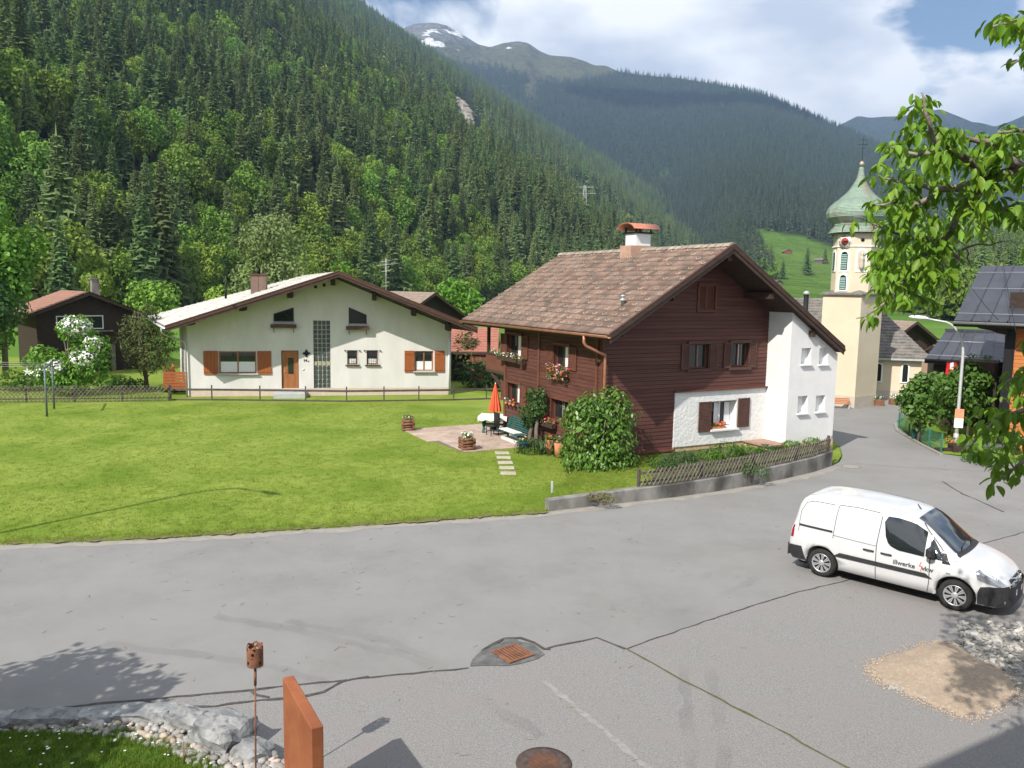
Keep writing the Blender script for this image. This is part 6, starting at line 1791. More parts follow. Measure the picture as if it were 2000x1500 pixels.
# stacked dark garden chairs behind the parasol
cq = world(-.35, by0 + .75, .05); t = thing('garden_chair', 'dark garden chair folded behind the parasol at the house corner', 'chair', cq, R_(-60))
MB().bbox(-.24, .24, -.02, .02, .42, .98, .01).build('backrest', M_blackm, t); MB().bbox(-.24, .24, -.42, .0, .40, .44, .01).build('seat', M_blackm, t)
for a in (-.2, .2):
    for b in (-.38, -.03): m = MB(); m.tube([(a, b, 0), (a, b, .40)], .018, 6); m.build('leg', M_blackm, t)
# white stone steps to the garden door
sc_ = g(1013, 862)
t = thing('garden_steps', 'two pale stone steps between patio and house wall', 'steps', (sc_.x, sc_.y, 0), R_(28))
M_pale = MAT('pale_step_stone', (.55, .56, .52), (.64, .64, .60), scale=4, rough=.9, bump=.2)
MB().bbox(-.55, .65, -.75, .55, -.02, .17, .015).build('lower_step', M_pale, t); MB().bbox(.0, .66, -.30, .9, .171, .33, .015).build('upper_step', M_pale, t)
M_bluepot = MAT('blue_glazed_pot', (.02, .03, .25), rough=.25, spec=.6)
c = world(-.62, by1 - .25, .06); t = thing('flower_pot', 'blue glazed pot with orange flowers at the end of the bench', 'flower pot', c)
MB().lathe([(.10, 0), (.19, .10), (.20, .22), (.17, .26), (.155, .26), (.15, .2)], 16).build('pot', M_bluepot, t)
flowers(t, Matrix.Identity(4), -.1, .1, .34, 530, [M_redfl, M_whitefl], .14, 0, 90, 0)
# gnarled climbing rose on the wall
c = world(.02, survey(BH, 1046, 850, plane_x=-.1).y, .05)
t = thing('climbing_shrub', 'gnarled climber with two bare trunks and a leafy head on the house wall', 'climbing plant', c, R_(28))
rnd = random.Random(8)
for dx, dy in ((-.2, .25), (-.2, -.25)):
    pts = [(dx + rnd.uniform(-.04, .04), dy + rnd.uniform(-.05, .05) * (i > 0), i * .27) for i in range(6)]; m = MB(); m.tube(pts, [.11, .10, .085, .08, .07, .05], 9); m.build('trunk', M_bark, t)
link('crown', leaf_cloud(540, [(-.3, .25, 1.35, .45, .5, .45), (-.25, -.3, 1.6, .4, .45, .5), (-.2, .1, 2.05, .3, .5, .35), (-.2, -.5, 2.2, .22, .3, .35), (-.25, .35, 1.0, .3, .3, .3)], 1100, .13, M_dkleaf), t)
# geraniums below the garden window
for k, (a, lab) in enumerate(((-.2, 'pot of pale red geraniums below the garden window, left one'), (-.85, 'pot of pink geraniums below the garden window, right one'))):
    c = world(-.25, survey(BH, 1075, 850, plane_x=-.1).y + a, .05); t = thing('geranium_pot', lab, 'flower pot', c)
    MB().lathe([(.12, 0), (.16, .55)], 12).build('pot', M_terra, t); flowers(t, Matrix.Identity(4), -.1, .1, .66, 550 + k, [M_redfl if k == 0 else M_pinkfl], .15, 0, 90, 0)

# ------------------------------------------------------------------ shrubs
def leaf_parts(root, seed, lobes, n_single, n_rest, size, mat, droop, name='leaf', aspect=.55, flat=.8, shell=.8):
    """the leaves: the ones nearest the street as parts, the others joined"""
    me = leaf_cloud(seed, lobes, n_single + n_rest, size, mat, droop, flat, shell, aspect, name='leaves')
    V = np.empty(len(me.vertices) * 3, np.float32); me.vertices.foreach_get('co', V); V = V.reshape(-1, 4, 3)
    W = np.array(root.matrix_basis.to_3x3()); wv = V.mean(1) @ W.T + np.array(root.location)
    outw = np.hypot(wv[:, 0], wv[:, 1]) - .0
    order = np.argsort(outw); bpy.data.meshes.remove(me)
    pool = []
    for k in order[:n_single]:
        c = V[k].mean(0); q = mesh_np(name, V[k] - c, np.array([[0, 1, 2, 3]]), mat)
        link(name, q, root, tuple(c))
    R = V[order[n_single:]]; i = np.arange(len(R)) * 4
    o = link('leaves', mesh_np('leaves', R.reshape(-1, 3), np.stack([i, i + 1, i + 2, i + 3], 1), mat), root); tag(o, kind='stuff')
bcx = g(1172, 946); t = thing('viburnum_bush', 'big rounded bush with large drooping glossy leaves at the house corner', 'bush', (bcx.x + .02, bcx.y + 1.25, .0))
rnd = random.Random(12); lob = []
for k in range(26):
    a = rnd.uniform(0, 6.28); z = rnd.uniform(.45, 2.6); rr = 1.16 * math.sqrt(max(.05, 1 - ((z - 1.15) / 1.75) ** 2)); q = rr * rnd.uniform(.35, .86)
    lob.append((q * math.cos(a), q * math.sin(a), z, .62, .62, .50))
lob += [(0, -.1, .55, 1.3, 1.25, .6), (0, 0, 1.2, 1.3, 1.25, 1.2), (-.05, 0, 2.2, .8, .8, .75), (.6, 0, .6, .8, .8, .55), (-.6, 0, .6, .75, .8, .55)]
leaf_parts(t, 600, lob, 300, 6500, .145, M_bush, .55)
m = MB()
for k in range(5):
    a = k * 1.26; m.tube([(.15 * math.cos(a), .15 * math.sin(a), 0), (.3 * math.cos(a), .3 * math.sin(a), 1.0), (.55 * math.cos(a), .55 * math.sin(a), 2.0)], [.04, .03, .015], 6)
m.build('stems', M_bark, t)
def shrub(name, label, cat, c, lobes, n, size, mat, seed, droop=.3, aspect=.6, group=None, flower=None, nfl=0, stems=3, sh=.6, fl=None, fsize=None):
    t = thing(name, label, cat, c, 0, group)
    link('foliage', leaf_cloud(seed, lobes, n, size, mat, droop, .6, sh, aspect, name='foliage'), t)
    m = MB(); rnd = random.Random(seed); top = max(l[2] for l in lobes)
    for k in range(stems):
        a = rnd.uniform(0, 6.28); q = max(l[3] for l in lobes) * .4; m.tube([(.05 * math.cos(a), .05 * math.sin(a), -.02), (q * .5 * math.cos(a), q * .5 * math.sin(a), top * .5), (q * math.cos(a), q * math.sin(a), top)], [.03 + .015 * top, .02 + .008 * top, .01], 6)
    m.build('stem', M_bark, t)
    if flower: link('blossom', leaf_cloud(seed + 1, [(l[0], l[1], l[2] + .05, l[3] * 1.05, l[4] * 1.05, l[5] * 1.05) for l in (fl or lobes)], nfl, fsize or size * 1.1, flower, .0, 1.0, .72, 1.0, name='blossom'), t)
    return t
c = g(1050, 895); shrub('low_shrub', 'low dark green spreading shrub between the patio steps and the big bush', 'shrub', (c.x + .3, c.y + .6, 0), [(-.5, .2, .25, .7, .6, .4), (.4, 0, .35, .8, .6, .45), (1.0, -.3, .3, .6, .5, .4)], 1500, .20, M_dkleaf, 610, .8, .18)
for i, (px, py, z, r, n, mt_, lab) in enumerate([(1330, 905, .38, .5, 320, M_dkleaf, 'dark green fern clump beside the big bush'), (1385, 900, .40, .5, 380, M_fern, 'bright green fern clump in front of the ochre plinth'), (1420, 893, .42, .6, 460, M_fern, 'tallest bright green fern clump behind the slat fence'),
                                                  (1462, 888, .44, .45, 300, M_fern, 'fern clump beside the entrance slab'), (1500, 885, .46, .4, 240, M_dkleaf, 'low plant with dark leaves hanging over the slat fence'), (1545, 876, .48, .38, 240, M_fern, 'yellow green plant in front of the white annex'), (1585, 868, .5, .35, 200, M_fern, 'low yellow green plant near the annex corner'), (1290, 915, .36, .5, 300, M_dkleaf, 'shaded plant at the right foot of the big bush')]):
    c = g(px, py, z); shrub('garden_plant', lab, 'plant', (c.x, c.y, z - .05), [(0, 0, r * .45, r, r * .8, r * .55), (r * .6, .1, r * .35, r * .6, r * .6, r * .4)], n, .17, mt_, 620 + i, .5, .22, 'plants in the bed behind the wall', stems=2)
c = g(1468, 925, .5); shrub('trailing_plant', 'green plant poking through the slat fence over the wall', 'plant', (c.x, c.y + .15, .42), [(0, 0, .2, .3, .15, .25), (.4, 0, .1, .2, .12, .2)], 160, .13, M_dkleaf, 640, .7, .3)
c = g(1172, 972, .36); M_redcov = MAT('reddish_groundcover', (.16, .10, .04), (.12, .15, .04), scale=6, rough=.8)
shrub('groundcover', 'reddish cushion of stonecrop spilling over the end of the wall', 'plant', (c.x, c.y + .1, .30), [(0, 0, .08, .45, .16, .10), (.2, -.1, .0, .3, .1, .12)], 420, .06, M_redcov, 650, .4, .6)
# small grey post at the wall end
c = g(1078, 969); t = thing('marker_post', 'short weathered grey post beside the left end of the wall', 'post', (c.x, c.y, 0)); MB().bbox(-.035, .035, -.035, .035, 0, .42, .01).build('shaft', M_grey, t); MB().lathe([(.035, 0), (.045, .02), (.02, .05)], 8, (0, 0, .42)).build('cap', M_grey, t)

# ------------------------------------------------------------------ drying frame and yard on the left
M_bluegrey = MAT('blue_grey_metal', (.10, .13, .14), (.15, .18, .19), scale=5, rough=.6, metal=.3)
a = g(92, 815); b = g(106, 800); t = thing('drying_frame', 'grey metal clothes drying frame standing in the lawn on the left', 'drying frame', (a.x, a.y, 0)); dv = Vector((b.x - a.x, b.y - a.y, 0))
for q in (Vector((0, 0, 0)), dv): m = MB(); m.tube([q, q + Vector((0, 0, 2.30))], .045, 8); m.build('post', M_bluegrey, t)
m = MB(); m.tube([Vector((0, 0, 2.30)) - dv * .02, dv * 1.02 + Vector((0, 0, 2.30))], .045, 8); m.build('bar', M_bluegrey, t)
for k, f_ in enumerate((.1, .5, .9)):
    m = MB(); p0 = Vector((a.x, a.y, 2.30)) + dv * f_; m.tube([p0, p0 + Vector((-6, 1.2, -.10)), p0 + Vector((-12, 2.4, .05))], .008, 4); o = m.build('washing_line', M_zinc); tag(o, ('washing line nearest the lawn', 'middle washing line of the drying frame', 'washing line nearest the lattice fence')[k], 'washing line')
c = g(10, 790); m = MB()
for k in range(5):
    a_ = k * 1.2566 + 1.57; m.add([(0, -.03, .0), (.10 * math.cos(a_ - .4), 0, .10 * math.sin(a_ - .4)), (.26 * math.cos(a_), 0, .26 * math.sin(a_)), (.10 * math.cos(a_ + .4), 0, .10 * math.sin(a_ + .4)), (0, .03, 0)], [(0, 1, 2), (0, 2, 3), (4, 2, 1), (4, 3, 2)])
t = thing('star_ornament', 'white star on a stake behind the lattice fence', 'garden ornament', (c.x, c.y + 2, 0)); m.build('star', M_white, t, (0, 0, 1.45)); m = MB(); m.tube([(0, .04, 0), (0, .04, 1.3)], .012, 5); m.build('stake', M_rail, t)
def tree(name, label, cat, px, py, D, h, R, mat, seed, n, leaf, z0=.12, nl=11, tr=.16, group=None, flower=None, nfl=0):
    p = pol(px, D); t = thing(name, label, cat, (p[0], p[1], 0), 0, group)
    lb = rand_lobes(seed, h, R, nl, z0)
    link('crown', leaf_cloud(seed, lb, n, leaf, mat, .3, .6, .55, .65, name='crown'), t)
    m = MB(); m.tube([(0, 0, -.05), (.05, 0, h * .3), (0, .05, h * .7)], [tr, tr * .75, tr * .2], 8); m.build('trunk', M_bark, t)
    if flower: link('blossom', leaf_cloud(seed + 1, [(l[0], l[1], l[2] + .1, l[3] * 1.05, l[4] * 1.05, l[5]) for l in lb], nfl, leaf * 1.3, flower, 0, 1.3, .92, .9, name='blossom'), t)
    return t
M_lime = MAT('fresh_green_leaf', (.085, .21, .018), (.14, .285, .03), scale=1.0, rough=.55, rnd=.1, spec=.3, transl=.3)
M_pine = MAT('pine_needles', (.055, .075, .022), (.10, .115, .04), scale=1.5, rough=.7, spec=.15)
tree('yard_tree', 'tall light green tree cut by the left edge of the picture', 'tree', 4, 700, 60, 11.5, 3.0, M_lime, 700, 5200, .34, .12, 13, .2)
tree('yard_tree', 'tall leafy bush under the light green tree at the left edge', 'tree', -60, 700, 56, 8, 2.8, M_dkleaf, 703, 2600, .32, .02, 9, .15)
shrub('lilac_bush', 'white flowering lilac bush in front of the dark cottage', 'lilac', (*pol(135, 50), 0), [(-.9, 0, 1.4, 1.3, 1.1, 1.1), (.8, 0, 1.7, 1.3, 1.1, 1.2), (.3, 0, 3.6, 1.0, .9, .9), (1.4, 0, 2.7, .8, .8, .8), (-1.6, 0, 2.0, .9, .9, .8), (-.2, -.2, .8, 1.5, 1.0, .8)], 3400, .22, M_lime, 705, .2, .6, None, M_whitefl, 1500, 4, .6, [(.3, 0, 3.75, .85, .8, .55), (1.3, -.1, 2.9, .5, .5, .4), (.9, -.5, 2.1, .7, .5, .5), (-.6, -.6, 1.6, .6, .4, .4), (-1.3, -.5, 1.3, .5, .4, .4)], .12)
shrub('dwarf_pine', 'bushy olive green pine left of the white house', 'pine', (*pol(283, 51.5), 0), [(0, 0, 3.9, 1.0, 1.0, 1.0), (-.5, 0, 2.9, 1.3, 1.2, 1.2), (.7, 0, 2.8, 1.1, 1.1, 1.2), (.1, 0, 1.8, 1.4, 1.2, .9), (.3, 0, 4.6, .5, .5, .6), (-1.0, 0, 3.6, .6, .6, .8)], 3600, .26, M_pine, 710, -.5, .22, stems=4, sh=.35)
for i, (px, py, D, w_, h_, mt_, lab) in enumerate([(235, 760, 52, 1.0, .7, M_dkleaf, 'low plants behind the lattice fence under the pine'), (60, 760, 53, 1.3, 1.0, M_dkleaf, 'dark low shrubs behind the lattice fence at the left'), (205, 750, 52, .7, .8, M_fern, 'light green plant behind the lattice fence near the lilac'), (20, 760, 53, .8, 1.3, M_fern, 'leafy plant behind the lattice fence beside the star'), (325, 745, 50, .6, .5, M_fern, 'light green plant at the corner of the white house')]):
    shrub('yard_shrub', lab, 'shrub', (*pol(px, D), 0), [(0, 0, h_ * .5, w_, .7, h_ * .6), (w_ * .8, 0, h_ * .4, w_ * .7, .6, h_ * .5)], 420, .2, mt_, 720 + i, .2, .5)
for i, (px, D, h_, w_, mt_, lab) in enumerate([(905, 54, 3.2, 1.1, M_pine, 'olive shrub between the white house and the red shed'), (935, 50.5, 1.6, 1.3, M_dkleaf, 'dark hedge in front of the red shed'), (975, 49, 1.5, 1.0, M_dkleaf, 'dark hedge plant behind the timber house corner')]):
    shrub('yard_shrub', lab, 'shrub', (*pol(px, D), 0), [(0, 0, h_ * .5, w_, .9, h_ * .55), (.3, 0, h_ * .8, w_ * .6, .6, h_ * .3)], 700, .26, mt_, 740 + i, .2, .5)
tree('yard_tree', 'bright fresh green tree behind the roof of the white house', 'tree', 893, 600, 88, 7.2, 3.2, M_lime, 745, 2600, .42, .1, 10, .2)
for i, (px, D, h_, R, lab) in enumerate([(665, 74, 8.6, 3.0, 'light green bushy tree behind the ridge of the white house'), (290, 82, 6.5, 3.6, 'rounded green tree behind the left eave of the white house'), (200, 92, 7.5, 2.6, 'small green tree behind the cottage chimney'), (430, 80, 6.2, 3.0, 'low green tree behind the pale tiled roof')]):
    tree('background_tree', lab, 'tree', px, 600, D, h_, R, M_lime if i in (0,) else M_broad, 750 + i, 1900, .42, .05, 9, .18)
tree('willow_tree', 'pale grey green willow behind the chimney of the white house', 'tree', 548, 600, 78, 13.2, 4.4, M_pale if False else MAT('willow_leaf', (.145, .20, .065), (.21, .27, .10), scale=.8, rough=.6, spec=.2, transl=.25), 760, 8500, .32, .05, 13, .3)
# ------------------------------------------------------------------ cottage, sheds, church, chalets
M_dkwood = MAT('sun_blackened_wood', (.026, .017, .013), (.05, .033, .025), scale=2.5, rough=.8, bump=.3, bscale=30, stretch=(1, 1, 5))
M_redroof = MAT('red_tile_roof', (.25, .13, .095), (.31, .17, .125), scale=2, rough=.9, bump=.3, bscale=20)
M_shedwood = MAT('red_shed_board', (.15, .05, .03), (.22, .09, .05), scale=3, rough=.8, bump=.3, rnd=.25, stretch=(4, 4, .5))
M_brownroof = MAT('brown_tile_roof', (.20, .15, .12), (.27, .21, .17), scale=3, rough=.9, bump=.4, bscale=16)
def gable(name, label, loc, rz, w, d, eave, ridge, over, mwall, mroof, front=.6, tiles=16, wall_name='wall', extra=None, courses=True):
    """a house with its gable on local -y; w along x, d along y"""
    t = thing(name, label, 'house', loc, rz)
    m = MB(); m.prism([(-w / 2, -.1), (w / 2, -.1), (w / 2, eave), (0, ridge - .16), (-w / 2, eave)], 0, d, axis='y'); m.build(wall_name, mwall, t)
    sl = (ridge - eave) / (w / 2); ez = eave - over * sl
    for sd in (-1, 1):
        m = MB(); n = tiles
        a = Vector((sd * (w / 2 + over), 0, ez + .10)); b = Vector((0, 0, ridge + .06))
        for r in range(n):
            p = a.lerp(b, r / n); q = a.lerp(b, (r + 1) / n)
            vs = [(p.x, -front, p.z + .035), (p.x, d + front, p.z + .035), (q.x, d + front, q.z), (q.x, -front, q.z), (p.x, -front, p.z - .03), (p.x, d + front, p.z - .03)]
            m.add(vs, [(0, 3, 2, 1), (0, 1, 5, 4)] if sd > 0 else [(1, 2, 3, 0), (4, 5, 1, 0)])
        m.build('roof', mroof, t)
        m = MB(); vs = []
        for y in (-front, d + front):
            vs += [(a.x, y, a.z - .04), (b.x, y, b.z - .04), (b.x, y, b.z - .26), (a.x, y, a.z - .20)]
        m.add(vs, [(0, 1, 2, 3), (7, 6, 5, 4), (0, 4, 5, 1), (3, 2, 6, 7), (0, 3, 7, 4)]); m.build('verge_board', M_dark, t)
    return t
def simple_window(t, u, z, w, h, mat, y=0.0):
    m = MB(); f = .07
    for a in ((u - w / 2, u + w / 2, z - h / 2, z - h / 2 + f), (u - w / 2, u + w / 2, z + h / 2 - f, z + h / 2), (u - w / 2, u - w / 2 + f, z - h / 2 + f, z + h / 2 - f), (u + w / 2 - f, u + w / 2, z - h / 2 + f, z + h / 2 - f)): m.box(a[0], a[1], y - .06, y + .02, a[2], a[3])
    f_ = m.build('window', mat, t); MB().box(u - w / 2 + f, u + w / 2 - f, y - .03, y - .01, z - h / 2 + f, z + h / 2 - f).build('pane', M_glass, f_); return f_
# dark cottage behind the lilac
p = pol(172, 63); t = gable('cottage', 'sun blackened wooden cottage with a red tiled roof behind the lilac', (p[0], p[1], 0), R_(40), 6.3, 7.5, 4.15, 5.5, .75, M_dkwood, M_redroof, .7, 14)
simple_window(t, .35, 3.45, 1.15, .95, M_white); simple_window(t, .1, 1.9, 1.05, .9, M_white); simple_window(t, -1.7, 3.45, .6, .9, M_white)
m = MB(); m.box(-.8, 1.5, -.25, -.06, 2.78, 2.90); m.build('window_sill', M_slat, t); m = MB(); m.box(-.6, 1.3, -.5, -.3, 1.0, 1.1); m.box(-.6, 1.3, -.5, -.3, .7, .8); m.box(1.25, 1.5, -.6, -.1, .0, 1.9); m.build('porch_board', M_slat, t)
m = MB(); m.box(1.05, 1.55, 3.4, 3.9, 4.6, 6.4); m.box(.98, 1.62, 3.33, 3.97, 6.4, 6.5); m.build('chimney', M_conc, t)
for k in range(13):
    z = 2.0 + k * .17
# red shed between the houses
p = pol(962, 56); t = gable('shed', 'small shed of red brown upright boards with a red tiled roof', (p[0], p[1], 0), R_(90), 4.6, 6.0, 2.25, 3.5, .5, M_dkwood, MAT('new_red_roof', (.27, .105, .075), (.33, .14, .10), scale=3, rough=.85), .4, 10)
p = pol(948, 52.6); t2 = None
for k in range(22):
    m = MB(); m.bbox(-.085, .085, -.02, .02, 0, 2.1, .006); o = m.build('board', M_shedwood, t); q = pol(918 + k * 3.6, 53.4); o.matrix_world = t.matrix_basis.inverted() @ Matrix.Translation((q[0], q[1], .0)) if False else Matrix.Identity(4)
    o.parent = t; o.location = Matrix.Rotation(-R_(90), 3, 'Z') @ Vector((q[0] - t.location.x, q[1] - t.location.y, .05)); o.rotation_euler = (0, 0, -R_(90))
p = pol(838, 74); t = gable('house', 'brown gabled house showing only its roof behind the white house', (p[0], p[1], 0), R_(40), 7, 9, 3.6, 5.75, .8, M_dkwood, M_brownroof, .9, 12)

# church tower
M_cream = MAT('cream_render', (.58, .50, .375), (.63, .55, .42), scale=.8, rough=.95, spec=.1, bump=.2, bscale=30)
M_creamw = MAT('white_moulding', (.80, .79, .75), rough=.9)
M_verd = MAT('green_wood_shingle', (.20, .275, .22), (.27, .35, .285), scale=5, rough=.8, spec=.2, bump=.3, bscale=30, col3=(.24, .22, .17), scale3=.9, lo3=.52, hi3=.66)
M_slate = MAT('grey_shingle_roof', (.10, .095, .09), (.20, .18, .16), scale=4, rough=.85, bump=.5, bscale=14)
M_louv = MAT('green_louvre', (.20, .33, .29), (.26, .38, .33), scale=6, rough=.7)
M_sand2 = MAT('sandstone_base', (.46, .41, .33), (.52, .47, .39), scale=2, rough=.95, bump=.3)
T2 = g(1668, 797); TWD = 2.30
CT = thing('church_tower', 'cream church tower with a green onion dome and a clock', 'church tower', (T2.x, T2.y, 0), R_(52 - 14))       # local x: heading 52
# local frame: x to the right-back (heading 52), y to the left-back (heading -38)
def zt(px, py, P=None):
    q = P or (T2.x, T2.y); return dist_pt(px, py, math.hypot(q[0], q[1])).z
ZC = zt(1676, 577); ZB = zt(1668, 775)
MB().box(0, TWD, 0, TWD, ZB, ZC).build('tower_shaft', M_cream, CT); MB().box(-.02, TWD + .02, -.02, TWD + .02, -.1, ZB).build('tower_base', M_sand2, CT)
c_ = TWD / 2; tcw = Matrix.Rotation(R_(38), 3, 'Z') @ Vector((c_, c_, 0)) + Vector((T2.x, T2.y, 0)); PC = (tcw.x, tcw.y)
z = lambda py: zt(1672, py, PC)
m = MB(); e = .14; vs = [(-e, -e, ZC + .005), (TWD + e, -e, ZC + .005), (TWD + e, TWD + e, ZC + .005), (-e, TWD + e, ZC + .005), (-e, -e, ZC + .09), (TWD + e, -e, ZC + .09), (TWD + e, TWD + e, ZC + .09), (-e, TWD + e, ZC + .09)]
m.add(vs, [(0, 3, 2, 1), (0, 1, 5, 4), (1, 2, 6, 5), (2, 3, 7, 6), (3, 0, 4, 7)]); b = len(m.v); m.add([(-e, -e, ZC + .09), (TWD + e, -e, ZC + .09), (TWD + e, TWD + e, ZC + .09), (-e, TWD + e, ZC + .09), (c_, c_, ZC + .62)], [(0, 1, 4), (1, 2, 4), (2, 3, 4), (3, 0, 4)]); m.build('tower_cornice', M_slate, CT)
RO = 1.13 / math.cos(math.pi / 8); ph = math.pi / 8; ZO = z(455); ZM = z(483)
MB().lathe([(RO, ZC - .05), (RO, ZO)], 8, (c_, c_, 0), False, None, ph).build('octagon', M_cream, CT)
MB().lathe([(RO + .01, ZM - .03), (RO + .06, ZM - .02), (RO + .06, ZM + .03), (RO + .01, ZM + .05)], 8, (c_, c_, 0), False, None, ph, False).build('moulding', M_creamw, CT)
MB().lathe([(RO + .01, ZO - .10), (RO + .12, ZO - .02), (RO + .14, ZO + .04), (RO, ZO + .05)], 8, (c_, c_, 0), False, None, ph, False).build('eave_moulding', M_slate, CT)
ppm = math.hypot(*PC) / math.hypot(FPX, 672)          # metres per picture pixel at the tower
prof = [(52, 456), (48, 450), (44.5, 444), (45.5, 438), (50, 433), (56, 426), (58, 418), (56, 409), (50, 400), (43.5, 394), (37, 389), (29, 382), (22, 375), (16, 366), (11.5, 358), (7.5, 350), (5, 338), (3.5, 327)]
pr = []
for (r0, y0), (r1, y1) in zip(prof[:-1], prof[1:]):
    nst = max(1, int(round(math.hypot(r1 - r0, y1 - y0) / 3.2)))
    for k in range(nst):
        f0, f1 = k / nst, (k + 1) / nst
        pr.append(((r0 + (r1 - r0) * f0) * ppm * 1.0 + .022, z(y0 + (y1 - y0) * f0))); pr.append(((r0 + (r1 - r0) * f1) * ppm, z(y0 + (y1 - y0) * f1) - .004))
MB().lathe(pr, 16, (c_, c_, 0), False, None, ph / 2).build('onion_dome', M_verd, CT)
MB().lathe([(.02, z(326)), (.10, z(324)), (.14, z(321)), (.10, z(317)), (.02, z(315))], 12, (c_, c_, 0)).build('ball', MAT('tarnished_ball', (.4, .33, .25), rough=.5, metal=.4), CT)
m = MB(); m.tube([(c_, c_, z(318)), (c_, c_, z(268))], .011, 6); dv = Vector((1, -1, 0)).normalized()
for py, l in ((283, .26), (274, .18), (290, .12)): m.tube([Vector((c_, c_, z(py))) - dv * l, Vector((c_, c_, z(py))) + dv * l], .011, 5)
m.build('cross', M_blackm, CT)
def oct_frame(heading):
    """matrix: x right, y out of the face of the octagon that looks to this heading, z up, origin on the face at the axis"""
    a = R_(90 - heading) - R_(38); n_ = Vector((math.cos(a), math.sin(a), 0)); r = Vector((-n_.y, n_.x, 0)); ap = RO * math.cos(math.pi / 8)
    M = Matrix((r, n_, Vector((0, 0, 1)))).transposed().to_4x4(); M.translation = Vector((c_, c_, 0)) + n_ * ap; return M
def arch(w, z0, z1, n=10):
    pts = [(-w / 2, z0), (w / 2, z0)]
    for k in range(n + 1): a = math.pi * k / n; pts.append((w / 2 * math.cos(a), z1 - w / 2 + w / 2 * math.sin(a)))
    return pts
M1 = oct_frame(232); M2 = oct_frame(187); M3 = oct_frame(277)
def louvre(Mf, z0, z1, w=.40):
    f = MB(); f.prism(arch(w + .22, z0 - .10, z1 + .12), -.02, .035, Mf, 'y'); fr = f.build('window_surround', M_creamw, CT)
    MB().prism(arch(w, z0, z1), .036, .044, Mf, 'y').build('louvre_shade', M_blackm, fr)
    m = MB(); n_ = int((z1 - z0 - .12) / .095)
    for k in range(n_): zz = z0 + .03 + k * .095; m.add([(-w / 2 + .02, .05, zz + .06), (w / 2 - .02, .05, zz + .06), (w / 2 - .02, .10, zz), (-w / 2 + .02, .10, zz)], [(0, 1, 2, 3)], Mf)
    m.build('louvre', M_louv, fr)
louvre(M1, z(528), z(493)); louvre(M1, z(566), z(538)); louvre(M3, z(528), z(493))
fr = MB(); fr.prism(arch(.62, z(530) - .05, z(487)), -.02, .035, M2, 'y'); nf_ = fr.build('niche_surround', M_creamw, CT)
MB().prism(arch(.42, z(527), z(491)), .036, .044, M2, 'y').build('niche', M_sand2, nf_)
m = MB(); st = [(.10, 0), (.13, .15), (.12, .35), (.10, .5), (.13, .62), (.11, .72), (.045, .78), (.075, .86), (.08, .94), (.04, 1.0)]; hgt = z(493) - z(527)
m.lathe([(r * .9, zz * hgt * .95) for r, zz in st], 10, M2 @ Vector((0, .10, z(527)))); m.build('statue', M_sand2, nf_)
# round bull's eye above the niche
MB().lathe([(0, 0), (.10, 0), (.10, .02), (0, .02)], 14, M=M2 @ Matrix.Translation((0, .0, z(471))) @ Matrix.Rotation(R_(-90), 4, 'X')).build('round_window', M_blackm, CT)
# clock
CK = M1 @ Matrix.Translation((.0, .04, z(474))) @ Matrix.Rotation(R_(-90), 4, 'X'); cr = 12.0 * ppm * 1.08
ck = MB().lathe([(0, 0), (cr, 0), (cr, .05), (0, .05)], 28, M=CK).build('clock_face', M_creamw, CT)
MB().lathe([(0, .052), (cr * .58, .052), (cr * .58, .06), (0, .06)], 24, M=CK).build('clock_centre', MAT('clock_red', (.33, .06, .04), rough=.7), ck)
NUM = ['XII', 'I', 'II', 'III', 'IIII', 'V', 'VI', 'VII', 'VIII', 'IX', 'X', 'XI']
for k in range(12):
    a = -2 * math.pi * k / 12; Mt = M1 @ Matrix.Translation((0, .095, z(474))) @ Matrix.Rotation(a, 4, 'Y').inverted() @ Matrix.Translation((0, 0, cr * .80)) @ Matrix.Rotation(R_(90), 4, 'X') @ Matrix.Rotation(math.pi, 4, 'Y')
    o = text('numeral', NUM[k], .13, M_blackm, ck, (0, 0, 0), (0, 0, 0), .003); o.matrix_local = Mt
m = MB()
for ang_, l, w_ in ((R_(-105), cr * .95, .03), (R_(-80), cr * .62, .045)):
    d_ = Vector((-math.sin(ang_), 0, math.cos(ang_))); m.beam(M1 @ (Vector((0, .11, z(474))) - d_ * .08), M1 @ (Vector((0, .11, z(474))) + d_ * l), w_, .012, (M1.to_3x3() @ Vector((0, 1, 0))))
m.build('clock_hands', M_blackm, ck)
# nave with a hipped shingle roof
p = pol(1668, 56); t = thing('church_nave', 'low cream church building with a steep dark shingled roof behind the tower', 'church', (p[0], p[1], 0), R_(-12))
w_, d_ = 7.2, 5.4; x0, x1 = -4.2, 3.35
MB().box(x0, x1, -2.6, 3, .5, 2.75).build('wall', M_cream, t); MB().box(x0 - .02, x1 + .02, -2.62, 3, -.1, .5).build('wall_base', M_sand2, t)
m = MB(); ez, rz_ = 2.55, 6.0; n_ = 20
A0, A1, R0_, R1_ = Vector((x0 - .3, -3.0, ez)), Vector((x1 + .45, -3.0, ez)), Vector((x0 - .3, .2, rz_)), Vector((x1 - 2.6, .2, rz_)); B1 = Vector((x1 + .45, 3.4, ez))
for r in range(n_):
    f0, f1 = r / n_, (r + 1) / n_
    for (e0, e1, t0, t1) in ((A0, A1, R0_, R1_), (A1, B1, R1_, R1_)):
        a, b, c, d = e0.lerp(t0, f0), e1.lerp(t1, f0), e1.lerp(t1, f1), e0.lerp(t0, f1); up = Vector((0, 0, .05))
        m.add([a + up, b + up, c, d, a - up, b - up], [(0, 1, 2, 3), (4, 5, 1, 0)])
m.build('roof', M_slate, t)
m = MB(); m.box(A0.x, A1.x, -3.0, -2.9, ez - .16, ez - .03); m.box(A1.x - .1, A1.x, -2.9, 3.3, ez - .16, ez - .03); m.build('eave_board', M_grey, t)
